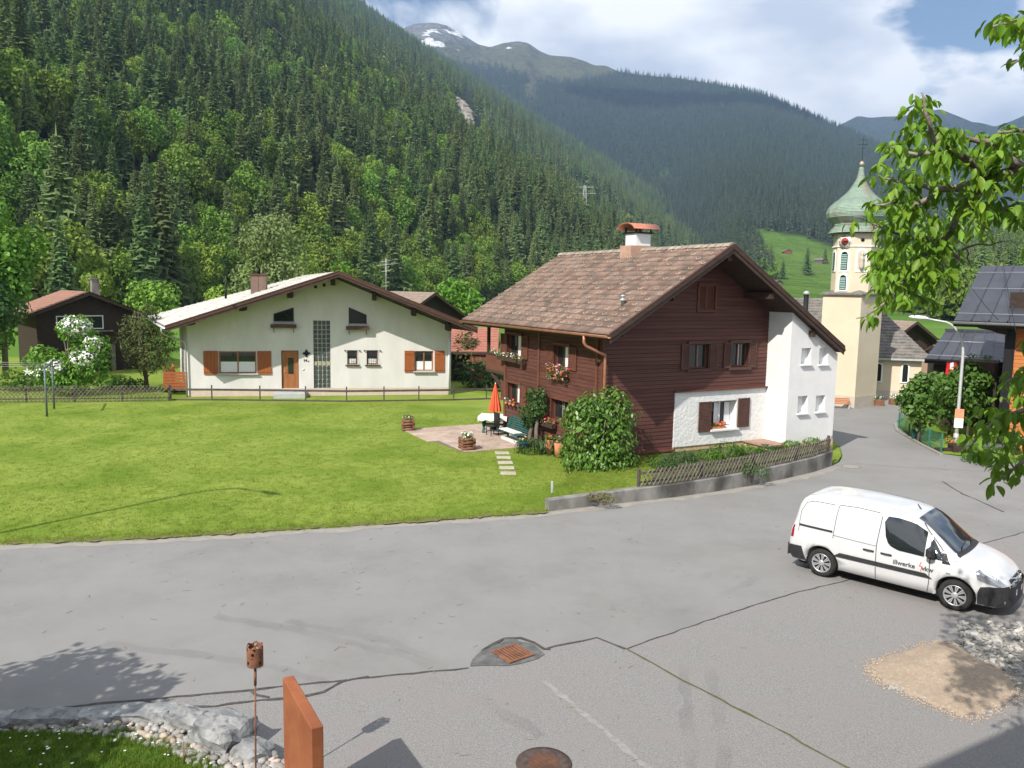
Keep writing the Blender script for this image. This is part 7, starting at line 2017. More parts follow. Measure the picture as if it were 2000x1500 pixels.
for u in (.95, 2.45): 
    f = MB(); f.prism(arch(.48, 1.0, 2.2), -2.66, -2.60, Matrix.Translation((u, 0, 0)), 'y'); q = f.build('window', M_creamw, t); MB().prism(arch(.3, 1.08, 2.12), -2.68, -2.661, Matrix.Translation((u, 0, 0)), 'y').build('pane', M_glass, q)
p = pol(1568, 46); zt_ = dist_pt(1568, 571, 46 * 1.06).z
t = thing('stove_pipe', 'black metal flue rising behind the right roof of the timber house', 'flue', (p[0], p[1], 0)); m = MB(); m.tube([(0, 0, 0), (0, 0, zt_)], .13, 12); m.build('pipe', M_blackm, t); MB().lathe([(.17, -.12), (.17, .0), (.05, .08)], 12, (0, 0, zt_)).build('cap', M_zinc, t)
# bench and tubs at the church
M_obench = MAT('orange_bench_wood', (.40, .15, .06), (.46, .19, .08), scale=5, rough=.6)
c = g(1640, 797); t = thing('church_bench', 'orange wooden bench against the church tower', 'bench', (c.x, c.y, 0), R_(-4))
for k in range(3): MB().bbox(-.6, .55, .10 + .02 * k, .13 + .02 * k, .30 + k * .09, .37 + k * .09, .005).build('back_slat', M_obench, t); MB().bbox(-.6, .55, -.22 + k * .1, -.14 + k * .1, .25, .28, .005).build('seat_slat', M_obench, t)
for a in (-.5, .45): MB().box(a - .03, a + .03, -.2, .12, 0, .25).build('leg', M_grey, t)
for i, (px, py, lab) in enumerate(((1716, 792, 'small wooden flower tub at the tower corner'), (1746, 790, 'wooden flower tub in front of the church wall'))):
    c = g(px, py); t = thing('flower_tub', lab, 'planter', (c.x, c.y, 0)); MB().bbox(-.25, .25, -.2, .2, 0, .34, .02).build('tub', M_log, t); flowers(t, Matrix.Identity(4), -.12, .12, .46, 800 + i, [M_whitefl], .17, 0, 90, 0)

# houses further down the street
p = pol(1772, 82); t = gable('house', 'brown gabled house rising behind the church roof', (p[0], p[1], 0), R_(18), 5.4, 9, 2.2, 3.9, .7, M_dkwood, M_brownroof, .9, 10); simple_window(t, 0, 1.6, .9, .9, M_white)
p = pol(1828, 66); t = gable('house', 'pinkish house with a brown tiled roof at the end of the street', (p[0], p[1], 0), R_(-70), 5.6, 5.5, 1.35, 2.7, .5, MAT('pinkish_wall', (.33, .20, .16), (.38, .24, .19), scale=2, rough=.9), M_brownroof, .4, 12)
M_standing = MAT('grey_metal_roof', (.075, .08, .095), (.10, .105, .125), scale=1.2, rough=.42, metal=.55, spec=.5, rnd=.08)
M_orange = MAT('orange_siding', (.38, .125, .030), (.46, .17, .045), scale=2, rough=.6, bump=.2, bscale=40, rnd=.12, stretch=(.3, 1, 5))
def metal_roof(t, P00, P10, P01, P11, nseam, nguard, mat=None):
    """standing-seam sheet between eave P00-P10 and ridge P01-P11, each tray a part"""
    for k in range(nseam):
        a, b = k / nseam, (k + 1) / nseam
        e0, e1, r0, r1 = P00.lerp(P10, a), P00.lerp(P10, b), P01.lerp(P11, a), P01.lerp(P11, b); nrm = (e1 - e0).cross(r0 - e0).normalized()
        m = MB(); up = nrm * .05; d = (e1 - e0).normalized() * .018
        m.add([e0 + d, e1 - d, r1 - d, r0 + d, e0 + d - up, e1 - d - up], [(0, 1, 2, 3), (4, 5, 1, 0)]); m.add([e1 - d, e1 + d, r1 + d, r1 - d], [(0, 1, 2, 3)]); 
        m.add([e1 - d, e1 - d + up, r1 - d + up, r1 - d], [(0, 1, 2, 3)]); m.add([e1 + d + up, e1 + d, r1 + d, r1 + d + up], [(0, 1, 2, 3)]); m.add([e1 - d + up, e1 + d + up, r1 + d + up, r1 - d + up], [(0, 1, 2, 3)])
        m.build('roof_sheet', mat or M_standing, t)
    nrm = (P10 - P00).cross(P01 - P00).normalized()
    for g_ in nguard:
        m = MB(); a = P00.lerp(P01, g_) + nrm * .12; b = P10.lerp(P11, g_) + nrm * .12; m.tube([a, b], .013, 5); m.build('snow_guard', M_zinc, t)
# orange chalet on the right
cb = g(1945, 880); t = thing('orange_chalet', 'chalet with orange board walls and a grey metal roof cut by the right edge', 'house', (cb.x, cb.y, 0), R_(-40))
zc = lambda py, dd=0: dist_pt(1945, py, math.hypot(cb.x, cb.y)).z
ZE = zc(628)
MB().box(0, 8, .06, 7, -.1, ZE + 1.2).build('wall', M_dkwood, t)
MB().box(-.02, .34, -.05, .1, -.1, ZE + .1).build('corner_post', M_blackm, t)
nb_ = int(ZE / .15)
wins = [(1.75, 2.75, ZE - 2.05, ZE - 1.0), (1.3, 2.6, .55, 1.0)]
for k in range(nb_):
    z0_ = .05 + k * .15
    for p_, q_ in row_intervals(.34, 8.0, z0_, z0_ + .15, wins):
        m = MB(); m.add([(p_, -.006, z0_ + .006), (q_, -.006, z0_ + .006), (q_, .008, z0_ + .148), (p_, .008, z0_ + .148), (p_, .06, z0_), (q_, .06, z0_), (q_, .06, z0_ + .15), (p_, .06, z0_ + .15)], [(0, 1, 2, 3), (0, 4, 5, 1), (3, 2, 6, 7), (1, 5, 6, 2), (4, 0, 3, 7)]); m.build('siding_board', M_orange, t)
window(t, FR_Y, *wins[0], .05, .07, 1, M_dark, curtain=[(wins[0][0] + .08, wins[0][1] - .08, wins[0][2] + .55, wins[0][2] + .7)])
MB().bbox(wins[0][0] - .75, wins[0][0] - .05, -.06, -.015, wins[0][2], wins[0][3], .01).build('shutter', M_orange, t)
MB().box(wins[1][0], wins[1][1], .03, .06, wins[1][2], wins[1][3]).build('cellar_opening', M_blackm, t); MB().box(wins[1][0] - .1, wins[1][1] + .1, -.09, -.01, wins[1][3], wins[1][3] + .1).build('lintel_board', M_dark, t)
EO = 1.0; EX = -1.75
er = ZE + .02
P00, P10, P01, P11 = Vector((EX, -EO, er)), Vector((9, -EO, er)), Vector((EX, 3.6, er + 2.35)), Vector((9, 3.6, er + 2.35))
metal_roof(t, P00, P10, P01, P11, 17, (.08, .52, .82))
m = MB(); m.add([P00 + Vector((0, 0, -.07)), P10 + Vector((0, 0, -.07)), P11 + Vector((0, 0, -.07)), P01 + Vector((0, 0, -.07)), P00 + Vector((0, 0, -.25)), P10 + Vector((0, 0, -.25)), P11 + Vector((0, 0, -.25)), P01 + Vector((0, 0, -.25))], [(0, 1, 2, 3), (7, 6, 5, 4), (0, 4, 5, 1), (0, 3, 7, 4)]); m.build('roof_deck', M_dkwood, t)
gutter(t, P00 + Vector((0, -.08, -.06)), P10 + Vector((0, -.08, -.06)), .09, M_zinc)
for k, (y, l) in enumerate(((-.35, 1.5), (.35, 1.5), (1.5, 1.5), (2.8, 1.5))):
    m = MB(); zz = er + (y + EO) * 2.35 / (3.6 + EO) - .32; m.prism([(0.1, zz - .55), (.1, zz), (-l, zz), (-l, zz - .14), (-l * .72, zz - .22), (-l * .6, zz - .33), (-l * .35, zz - .38), (-.2, zz - .5)][::-1], y - .07, y + .07, axis='y'); m.build('bracket', M_dkwood, t)
MB().box(.6, 9, 3.35, 3.85, er + 2.2, er + 2.62).build('ridge_cowl', M_grey, t)
# lower building with a metal roof
p = dist_pt(1886, 704, 44); t = thing('workshop', 'low building with a seamed grey metal roof behind the street lamp', 'building', (p.x, p.y, 0), R_(-24))
er = p.z; MB().box(-1.3, 2.6, .5, 5, -.1, er + .1).build('wall', M_dkwood, t)
P00, P10, P01, P11 = Vector((-1.75, 0, er)), Vector((2.3, 0, er)), Vector((-.75, 2.6, er + 1.30)), Vector((2.3, 2.6, er + 1.30)); metal_roof(t, P00, P10, P01, P11, 7, (.06, .55))
m = MB(); m.add([P00 + Vector((0, 0, -.07)), P10 + Vector((0, 0, -.07)), P11 + Vector((0, 0, -.07)), P01 + Vector((0, 0, -.07)), P00 + Vector((0, 0, -.22)), P10 + Vector((0, 0, -.22))], [(0, 1, 5, 4), (0, 3, 2, 1)]); m.build('roof_deck', M_dkwood, t)
MB().box(-.78, 2.35, 2.5, 2.8, er + 1.27, er + 1.40).build('ridge_cap', M_standing, t)
gutter(t, P00 + Vector((0, -.07, -.05)), P10 + Vector((0, -.07, -.05)), .07, M_blackm)
# balcony of the chalet with dark flower boxes
p = dist_pt(1912, 700, 40); t = thing('balcony', 'dark wooden balcony with flower boxes beside the orange chalet', 'balcony', (p.x, p.y, 0), R_(-35))
MB().box(-.7, .75, -.1, .5, p.z - .16, p.z - .04).build('floor', M_slat, t); MB().box(-.55, .7, 0, .4, p.z - 1.0, p.z - .16).build('wall', M_shutter, t)
for a in (-.4, .1): flowers(t, Matrix.Identity(4), a, a + .35, p.z + .08, 810 + int(a * 10), [], .13, .0, 80, 0)
for a in (-.65, .68): MB().box(a - .05, a + .05, 0, .1, -.1, p.z - .16).build('post', M_dkwood, t)
# flags
p = dist_pt(1862, 708, 43); t = thing('flag', 'long red and white flag hanging beside the workshop roof', 'flag', (p.x, p.y, 0)); M_flag = MAT('red_flag', (.60, .02, .025), rough=.8)
m = MB()
for k in range(9):
    for j, x in enumerate((-.30, -.12, 0, .12, .22)): m.v.append((x, .05 * math.sin(j * 1.7 + k * .5), p.z - k * .16))
for k in range(8):
    for j in range(4): a = k * 5 + j; m.f.append((a, a + 5, a + 6, a + 1)); m.sm.append(True)
me = m.mesh('cloth', [M_flag, M_creamw]); me.polygons.foreach_set('material_index', [1 if i % 4 == 1 and i < 8 else 0 for i in range(32)]); link('cloth', me, t)
m = MB(); m.tube([(.3, 0, 0), (.3, 0, p.z + .15)], .03, 6); m.tube([(-.34, 0, p.z + .02), (.3, 0, p.z + .06)], .02, 5); m.build('pole', M_dkwood, t)

# ------------------------------------------------------------------ street lamps
M_galv = MAT('galvanised_steel', (.48, .49, .48), (.56, .57, .56), scale=6, rough=.5, metal=.35)
def street_lamp(label, loc, H, rz, r=1.45):
    t = thing('street_lamp', label, 'street lamp', loc, rz)
    pts = [(0, 0, 0), (0, 0, 1.2), (0, 0, H - r)]; rr = [.085, .075, .062]
    for k in range(1, 9):
        a = math.pi / 2 * k / 8; pts.append((-r * .62 * (1 - math.cos(a)), 0, H - r + r * .95 * math.sin(a))); rr.append(.06 - .003 * k)
    pts.append((-r * .62 - .55, 0, H + .02)); rr.append(.033)
    m = MB(); m.tube(pts, rr, 10); m.build('pole', M_galv, t)
    MB().lathe([(.11, 0), (.11, .5), (.085, .52)], 10).build('sleeve', M_galv, t)
    hx = -r * .62 - .5; m = MB(); n = 8
    prof_ = [(0, .03, .03), (.12, .10, .07), (.35, .13, .09), (.62, .11, .07), (.74, .04, .03)]
    for dx, wy, hz in prof_:
        for k in range(n): a = 2 * math.pi * k / n; m.v.append((hx - dx, wy * math.cos(a), H + .04 + dx * .05 + hz * math.sin(a)))
    for i in range(len(prof_) - 1):
        for k in range(n): j = (k + 1) % n; m.f.append((i * n + k, i * n + j, (i + 1) * n + j, (i + 1) * n + k)); m.sm.append(True)
    m.f.append(tuple(range(n))); m.sm.append(False); m.f.append(tuple(reversed(range((len(prof_) - 1) * n, len(prof_) * n)))); m.sm.append(False)
    m.build('lamp_head', M_white, t); return t
b = g(1866, 870); lz = dist_pt(1840, 624, math.hypot(b.x, b.y)).z
street_lamp('tall curved street lamp beside the maple shrubs on the right', (b.x, b.y, 0), lz, R_(-25))
MB_ = MB().bbox(-.16, .16, -.02, .0, 1.35, 1.75, .005)
tS = thing('post_sign', 'orange and white notice fixed to the street lamp pole', 'sign', (b.x, b.y - .10, 0), R_(-20)); MB().bbox(-.17, .17, -.02, 0, .78, 1.18, .005).build('lower_panel', M_creamw, tS); MB().bbox(-.17, .17, -.021, 0, 1.18, 1.58, .005).build('upper_panel', MAT('orange_notice', (.62, .22, .10), (.66, .32, .2), scale=9, rough=.7), tS)
# the lamp whose shadow crosses the lawn stands just outside the picture
sd = Vector((math.sin(R_(SUN_HEAD)), math.cos(R_(SUN_HEAD)))); tip = G(452, 949); Hl = 8.2
bl2 = tip - sd * (Hl / math.tan(R_(SUN_EL)))
street_lamp('street lamp at the roadside left of the picture', (bl2.x, bl2.y, 0), Hl, R_(148))

# ------------------------------------------------------------------ green fence, shrubs by the lamp, planter box, kerb
M_gmesh = MAT('green_wire_fence', (.03, .14, .09), (.05, .18, .12), scale=5, rough=.6)
fp_ = [G(1755, 836), G(1775, 850), G(1793, 861), G(1814, 872), G(1838, 884)]
c = fp_[0]; t = thing('green_fence', 'low green wire mesh fence along the bend on the right', 'fence', (c.x, c.y, 0))
for p in fp_: MB().bbox(-.03, .03, -.03, .03, 0, .78, .008).build('post', M_gmesh, t, (p.x - c.x, p.y - c.y, 0))
for a, b_ in zip(fp_[:-1], fp_[1:]):
    m = MB(); L_ = (b_ - a).length; n = int(L_ / .055)
    for k in range(n + 1):
        q = a.lerp(b_, k / n) - c; m.tube([(q.x, q.y, .04), (q.x, q.y, .72)], .0045, 3, False)
    for zz in (.05, .2, .38, .55, .72): m.tube([(a.x - c.x, a.y - c.y, zz), (b_.x - c.x, b_.y - c.y, zz)], .006, 3, False)
    m.build('wire_panel', M_gmesh, t)
MB().bbox(-.28, .05, -.04, .04, 0, .72, .01).build('dark_panel', MAT('dark_green_panel', (.015, .06, .045), rough=.6), t, (fp_[2].x - c.x, fp_[2].y - c.y, 0))
kl = [G(1748, 830), G(1752, 843), G(1775, 856), G(1793, 867), G(1814, 878), G(1838, 890)]
m = MB()
for a, b_ in zip(kl[:-1], kl[1:]): m.beam((a.x, a.y, .03), (b_.x, b_.y, .03), .12, .12)
tag(m.build('kerb', M_edge), kind='structure')
poly_sheet('chalet_garden', [G(1756, 832), G(1776, 848), G(1795, 860), G(1840, 884), G(1900, 890), (24, 31), (30, 36), (27, 48), (22, 44)], .02, M_lawn, skirt=-.03)
for i, (px, D, h, R, seed, lab) in enumerate([(1806, 38.4, 3.1, 1.3, 820, 'rounded dark green maple shrub beside the green fence'), (1902, 40.0, 3.6, 1.25, 826, 'dense maple tree between the street lamp and the orange chalet'), (1866, 41.5, 2.9, 1.0, 829, 'maple shrub behind the street lamp pole')]):
    tree('maple_tree', lab, 'tree', px, 800, D, h, R, MAT('maple_leaf', (.065, .15, .02), (.11, .205, .034), scale=1.5, rough=.5, rnd=.1, transl=.25), seed, 2300, .22, .22, 12, .07)
c = g(1905, 884); t = thing('flower_trough', 'long dark wooden trough at the foot of the street lamp', 'planter', (c.x, c.y, 0), R_(-8))
MB().bbox(-.95, 1.5, -.3, .35, 0, .30, .02).build('box', M_dkwood, t); MB().bbox(-1.55, -.94, -.12, .1, 0, .14, .02).build('end_log', M_dkwood, t); MB().box(-.6, 1.4, -.2, .3, .28, .33).build('cover', M_bluegrey, t)
flowers(t, Matrix.Identity(4), -1.1, -.6, .42, 840, [M_redfl], .2, .2, 120, 0)
for i, (px, D, lab) in enumerate([(1925, 35, 'pale green low plant beside the dark trough'), (1955, 34.5, 'leafy plant in front of the orange chalet')]):
    shrub('garden_plant', lab, 'plant', (*pol(px, D), 0), [(0, 0, .35, .6, .5, .4)], 220, .18, M_fern, 850 + i, .3, .4)
# overhead wires towards the chalet
for i, (a, b_) in enumerate([((1858, 490, 44), (1950, 625, 34)), ((1950, 440, 44), (1985, 650, 33))]):
    P0, P1 = dist_pt(*a), dist_pt(*b_); m = MB(); m.tube([P0.lerp(P1, k / 10) - Vector((0, 0, .25 * math.sin(math.pi * k / 10))) for k in range(11)], .012, 4); tag(m.build('overhead_wire', M_blackm), ('overhead wire running down to the eave of the chalet', 'overhead wire running down past the chalet window')[i], 'wire')
# huts and trees on the alpine meadow
for i, (px, py, D, s_, lab) in enumerate([(1541, 466, 690, 1.2, 'red brown hut at the upper edge of the alpine meadow'), (1522, 532, 470, 1.0, 'grey hay hut in the middle of the alpine meadow'), (1612, 487, 640, 1.2, 'grey hut near the trees on the alpine meadow')]):
    q = dist_pt(px, py, D); k = int(np.argmin((MX - q.x) ** 2 + (MY - q.y) ** 2)); zz = float(MZ.ravel()[k])
    t = gable('hay_hut', lab, (q.x, q.y, zz - .3), R_(20 * i), 5 * s_, 5.5 * s_, 2.4 * s_, 3.8 * s_, .5, M_shedwood if i == 0 else M_slat, M_slate, .4, 3); t['category'] = 'hut'
for i, (px, D, sc_, lab) in enumerate([(1566, 560, .72, 'single dark spruce standing on the alpine meadow'), (1502, 520, .62, 'left spruce of the pair at the lower left of the alpine meadow'), (1520, 525, .5, 'right spruce of the pair at the lower left of the alpine meadow'), (1600, 640, .5, 'spruce at the right of the alpine meadow near the grey hut')]):
    x_, y_ = pol(px, D); k = int(np.argmin((MX - x_) ** 2 + (MY - y_) ** 2)); t = thing('spruce_tree', lab, 'spruce', (x_, y_, float(MZ.ravel()[k]) - .5), i, 'spruces on the alpine meadow'); t.scale = (sc_ * 1.35, sc_ * 1.35, sc_)
    link('crown', SP_MID[i % 4], t); link('trunk', TR_SP, t)
# the house the picture was taken from: its eave shades the forecourt at the lower right
eh = R_(60.3); ex, ey = math.sin(eh), math.cos(eh); Hh = 9.6
s0 = g(1800, 1500).xy - sd * (Hh / math.tan(R_(SUN_EL)))
t = thing('corner_house', 'house behind the viewpoint whose eave shades the forecourt', 'house', (s0.x, s0.y, 0), math.pi / 2 - eh)
# local x along the eave, y away from the forecourt is negative
MB().box(-3.2, 14, -9.5, -2.9, -.1, Hh - .4).build('wall', M_stucco, t)
m = MB(); m.add([(-4, 0, Hh), (15, 0, Hh), (15, -6.2, Hh + 2.6), (-4, -6.2, Hh + 2.6), (-4, 0, Hh - .25), (15, 0, Hh - .25), (15, -6.2, Hh + 2.3), (-4, -6.2, Hh + 2.3), (-4, -11, Hh), (15, -11, Hh)], [(3, 2, 1, 0), (4, 5, 6, 7), (0, 1, 5, 4), (3, 0, 4, 7), (1, 2, 6, 5), (8, 9, 2, 3)]); m.build('roof', M_tile, t)
# ------------------------------------------------------------------ the white van
M_paint = MAT('white_van_paint', (.58, .585, .595), (.52, .52, .52), scale=1.6, lo=.4, hi=.8, rough=.35, spec=.4, coat=.7)
M_plast = MAT('black_bumper_plastic', (.022, .022, .024), (.035, .035, .037), scale=20, rough=.6, bump=.1, bscale=200)
M_vglass = MAT('van_glass', (.012, .016, .018), rough=.04, spec=.9, coat=.5)
M_tyre2 = MAT('tyre_rubber', (.018, .018, .018), (.03, .03, .03), scale=20, rough=.85, bump=.3, bscale=60)
M_hub = MAT('silver_hubcap', (.50, .51, .53), rough=.35, metal=.6)
M_lamp = MAT('clear_lamp', (.30, .32, .35), rough=.08, spec=.9, metal=.4)
M_chrome = MAT('chrome', (.7, .71, .73), rough=.15, metal=.9)
M_gap = MAT('panel_gap', (.10, .10, .105), rough=.8)
M_redl = MAT('red_lamp', (.25, .012, .012), rough=.2, coat=.5)
fw = g(1860, 1193); rw = g(1603, 1127)
hv_ = (fw.xy - rw.xy).normalized(); hang = math.atan2(hv_.y, hv_.x)
FX, RX_ = 3.46, .76                                   # axle positions from the tail
mid = (fw.xy + rw.xy) / 2
lft = Vector((-hv_.y, hv_.x))
WHW = .86                                            # outer face of the wheels from the centre line
org = mid - hv_ * ((FX + RX_) / 2) + lft * WHW
VAN = thing('delivery_van', 'white delivery van with black bumpers parked on the forecourt', 'van', (org.x, org.y, .005), hang)
zx = [-.02, .0, .05, .10, .15, .22, .34, .55, .9, 1.4, 1.9, 2.3, 2.55, 2.75, 2.95, 3.15, 3.35, 3.48, 3.6, 3.8, 4.0, 4.15, 4.27, 4.34, 4.375]
zz_ = [.58, .80, 1.12, 1.42, 1.58, 1.69, 1.765, 1.80, 1.82, 1.825, 1.805, 1.77, 1.72, 1.635, 1.50, 1.345, 1.18, 1.10, 1.075, 1.02, .945, .87, .78, .68, .55]
wx = [-.02, .05, .15, .3, .7, 1.5, 2.5, 3.3, 3.7, 3.95, 4.1, 4.22, 4.32, 4.375]
wy = [.80, .85, .875, .895, .905, .905, .905, .90, .89, .865, .81, .72, .60, .46]
bx_ = [-.02, .1, .4, 3.9, 4.15, 4.3, 4.375]; bz_ = [.36, .27, .23, .21, .20, .22, .27]
roofz = lambda x: float(np.interp(x, zx, zz_)); halfw = lambda x: float(np.interp(x, wx, wy)); botz = lambda x: float(np.interp(x, bx_, bz_))
def side_y(x, z):
    """half width of the body at station x, height z"""
    w = halfw(x); zr = roofz(x); belt = min(1.0, zr - .14); 
    if z < .55: return w * (.93 + .07 * max(0, (z - .2) / .35))
    if z <= belt: return w
    top = w * (.80 if zr > 1.3 else .80 + .12 * min(1, (1.3 - zr) / .3)); zt_ = zr - .10
    if z <= zt_: return w + (top - w) * ((z - belt) / max(.05, zt_ - belt)) ** 1.25
    f = min(1, (z - zt_) / .10); return top * math.sqrt(max(0, 1 - (f * .62) ** 2.2))
def section(x):
    zr = roofz(x); zb = botz(x); belt = min(1.0, zr - .14); zt_ = zr - .10; pts = [(0, zb), (halfw(x) * .8, zb)]
    for z in (zb + .03, .42, .55, .75): 
        if z < belt: pts.append((side_y(x, max(z, zb)), max(z, zb)))
        else: pts.append((side_y(x, belt), belt))
    for f in (0, .25, .5, .75, 1): pts.append((side_y(x, belt + (zt_ - belt) * f), belt + (zt_ - belt) * f))
    top = side_y(x, zt_)
    for f, dz in ((.955, .045), (.86, .018), (.7, .006), (.4, .0), (0, -.004)): pts.append((top * f, zr - dz))
    return pts
xs_ = sorted(set(zx + wx + [.02, .28, .45, .6, .76, .9, 1.1, 1.6, 2.1, 2.4, 2.65, 2.85, 3.05, 3.25, 3.42, 3.7, 3.9, 4.08, 4.2, 4.3]))
mb = MB(); ns = len(section(1.0))
for x in xs_:
    for sd in (-1, 1):
        for y, z in section(x): mb.v.append((x, sd * y, z))
for i in range(len(xs_) - 1):
    for sd in (0, 1):
        for k in range(ns - 1):
            a = i * 2 * ns + sd * ns + k; b_ = a + 2 * ns; q = (a, b_, b_ + 1, a + 1)
            mb.f.append(q if sd == 0 else q[::-1]); mb.sm.append(True)
for i, fl_ in ((0, True), (len(xs_) - 1, False)):
    q = [i * 2 * ns + k for k in range(ns)] + [i * 2 * ns + ns + k for k in reversed(range(ns))]
    mb.f.append(q[::-1] if not fl_ else q); mb.sm.append(False)
body_me = mb.mesh('body', M_paint)
import bmesh
bm = bmesh.new(); bm.from_mesh(body_me); bmesh.ops.remove_doubles(bm, verts=bm.verts[:], dist=.0005); bmesh.ops.recalc_face_normals(bm, faces=bm.faces[:]); bm.to_mesh(body_me); bm.free()
tmp = bpy.data.objects.new('body_blank', body_me); COL.objects.link(tmp)
cut = MB()
for x in (FX, RX_): cut.lathe([(.385, -1.2), (.385, 1.2)], 32, (0, 0, 0), M=Matrix.Translation((x, 0, .33)) @ Matrix.Rotation(R_(90), 4, 'X'))
ctmp = cut.build('cut_blank', M_plast)
bo = tmp.modifiers.new('b', 'BOOLEAN'); bo.operation = 'DIFFERENCE'; bo.object = ctmp; bo.solver = 'EXACT'
dg = bpy.context.evaluated_depsgraph_get(); dg.update()
nm_ = bpy.data.meshes.new_from_object(tmp.evaluated_get(dg)); nm_.name = 'body'
bpy.data.objects.remove(tmp); bpy.data.objects.remove(ctmp)
if not nm_.materials: nm_.materials.append(M_paint)
for i in range(len(nm_.materials)): nm_.materials[i] = nm_.materials[i] or M_paint
link('body', nm_, VAN)
def on_side(x, z, off, sd=-1): return Vector((x, sd * (side_y(x, z) + off), z))
def patch(name, poly, mat, off=.006, sd=-1, parent=None, nx=14, nz=7):
    """a panel that follows the flank: polygon in (x, z), sliced into upright strips"""
    xs0, xs1 = min(p[0] for p in poly), max(p[0] for p in poly); m = MB(); cols = []
    for i in range(nx + 1):
        x = xs0 + (xs1 - xs0) * i / nx; x_ = min(max(x, xs0 + 1e-4), xs1 - 1e-4); zs = []
        for a, b in zip(poly, poly[1:] + poly[:1]):
            if (a[0] - x_) * (b[0] - x_) <= 0 and abs(a[0] - b[0]) > 1e-9: zs.append(a[1] + (b[1] - a[1]) * (x_ - a[0]) / (b[0] - a[0]))
        lo, hi = min(zs), max(zs)
        for j in range(nz + 1): z = lo + (hi - lo) * j / nz; m.v.append(tuple(on_side(x_, z, off, sd)))
    for i in range(nx):
        for j in range(nz):
            a = i * (nz + 1) + j; q = (a, a + nz + 1, a + nz + 2, a + 1); m.f.append(q if sd < 0 else q[::-1]); m.sm.append(True)
    return m.build(name, mat, parent or VAN)
def line(name, pts, w, mat, off=.004, sd=-1):
    m = MB(); L = []
    for a, b in zip(pts[:-1], pts[1:]):
        for k in range(6): L.append((a[0] + (b[0] - a[0]) * k / 6, a[1] + (b[1] - a[1]) * k / 6))
    L.append(pts[-1])
    for i, p in enumerate(L):
        a = L[max(0, i - 1)]; b = L[min(len(L) - 1, i + 1)]; dx, dz = b[0] - a[0], b[1] - a[1]; l = math.hypot(dx, dz) or 1
        for s_ in (-1, 1): m.v.append(tuple(on_side(p[0] - dz / l * w / 2 * s_, p[1] + dx / l * w / 2 * s_, off, sd)))
    for i in range(len(L) - 1): m.f.append((2 * i, 2 * i + 1, 2 * i + 3, 2 * i + 2)); m.sm.append(True)
    return m.build(name, mat, VAN)
for sd in (-1, 1):
    d = patch('side_window', [(2.02, 1.52), (2.06, 1.27), (2.16, 1.07), (2.35, 1.0), (2.86, .985), (2.86, 1.47), (2.62, 1.60), (2.3, 1.645), (2.06, 1.64)], M_vglass, .006, sd)
    patch('quarter_window', [(2.92, .985), (3.22, .985), (3.18, 1.08), (2.93, 1.42)], M_vglass, .006, sd)
    patch('window_corner', [(3.2, .93), (3.36, .93), (3.24, 1.12), (3.16, 1.12)], M_plast, .005, sd, nx=5, nz=3)
    patch('side_moulding', [(1.03, .565), (1.08, .665), (3.02, .655), (3.05, .565)], M_plast, .022, sd, nz=3)
    patch('sliding_rail', [(.22, 1.08), (.22, 1.125), (.98, 1.115), (.98, 1.07)], M_plast, .012, sd, nz=2)
    line('door_gap', [(2.95, .24), (2.98, .5), (2.97, .95), (3.18, 1.16), (2.75, 1.62)], .018, M_gap, .004, sd)
    line('door_gap', [(1.93, .25), (1.92, 1.0), (1.96, 1.62)], .018, M_gap, .004, sd)
    line('door_gap', [(1.0, .95), (1.02, 1.45), (1.05, 1.68), (1.45, 1.70), (1.9, 1.68)], .015, M_gap, .004, sd)
    line('panel_line', [(.22, .95), (.22, 1.4), (.32, 1.6), (.5, 1.66), (.95, 1.665)], .014, M_gap, .004, sd)
    line('door_gap', [(1.0, 1.02), (1.5, 1.0), (1.92, .99)], .012, M_gap, .004, sd)
    for x in (1.66, 2.02):
        m = MB(); m.tube([on_side(x, .87, .02, sd), on_side(x + .11, .875, .035, sd), on_side(x + .22, .87, .02, sd)], .018, 6); m.build('door_handle', M_plast, VAN)
    m = MB(); q = on_side(2.98, 1.05, .12, sd); m.bbox(q.x - .06, q.x + .10, q.y - .10, q.y + .10, 1.05, 1.24, .05); mr_ = m.build('wing_mirror', M_plast, VAN); m = MB(); m.beam(on_side(3.04, 1.0, -.02, sd), q + Vector((0, 0, -.02)), .08, .06); m.build('mirror_arm', M_plast, mr_)
    patch('headlight', [(3.83, .76), (3.80, .90), (3.86, .955), (4.17, .80), (4.30, .67), (4.2, .655)], M_lamp, .010, sd, nx=12, nz=5)
    patch('tail_lamp', [(.03, .78), (.04, 1.06), (.13, 1.06), (.12, .78)], M_redl, .008, sd, nx=3, nz=3)
    patch('rear_bumper', [(-.01, .40), (-.01, .60), (.36, .62), (.36, .46), (.42, .30), (.1, .29)], M_plast, .016, sd, nx=8, nz=4)
    patch('front_bumper', [(3.86, .26), (3.86, .50), (3.90, .62), (4.05, .655), (4.36, .655), (4.36, .28)], M_plast, .018, sd, nx=12, nz=5)
    line('hood_gap', [(3.42, 1.02), (3.75, .98), (3.95, .90), (4.2, .78)], .008, M_gap, .004, sd)
    patch('side_repeater', [(3.28, .735), (3.36, .735), (3.36, .765), (3.28, .765)], M_redl if False else M_lamp, .006, sd, nx=2, nz=1)
m = MB(); m.box(-.045, -.015, -.80, .80, .33, .60); m.build('rear_bumper', M_plast, VAN)
m = MB(); nf_ = 18
for j, zq in enumerate((.26, .45, .64)):
    for k in range(nf_ + 1): y = -.86 + 1.72 * k / nf_; x = float(np.interp(-abs(y), [-q for q in wy[::-1]][:7][::-1] if False else [-.895, -.89, -.865, -.81, -.72, -.60, -.46, 0], [3.5, 3.72, 3.97, 4.12, 4.24, 4.34, 4.39, 4.41])) + .012; m.v.append((x, y, zq))
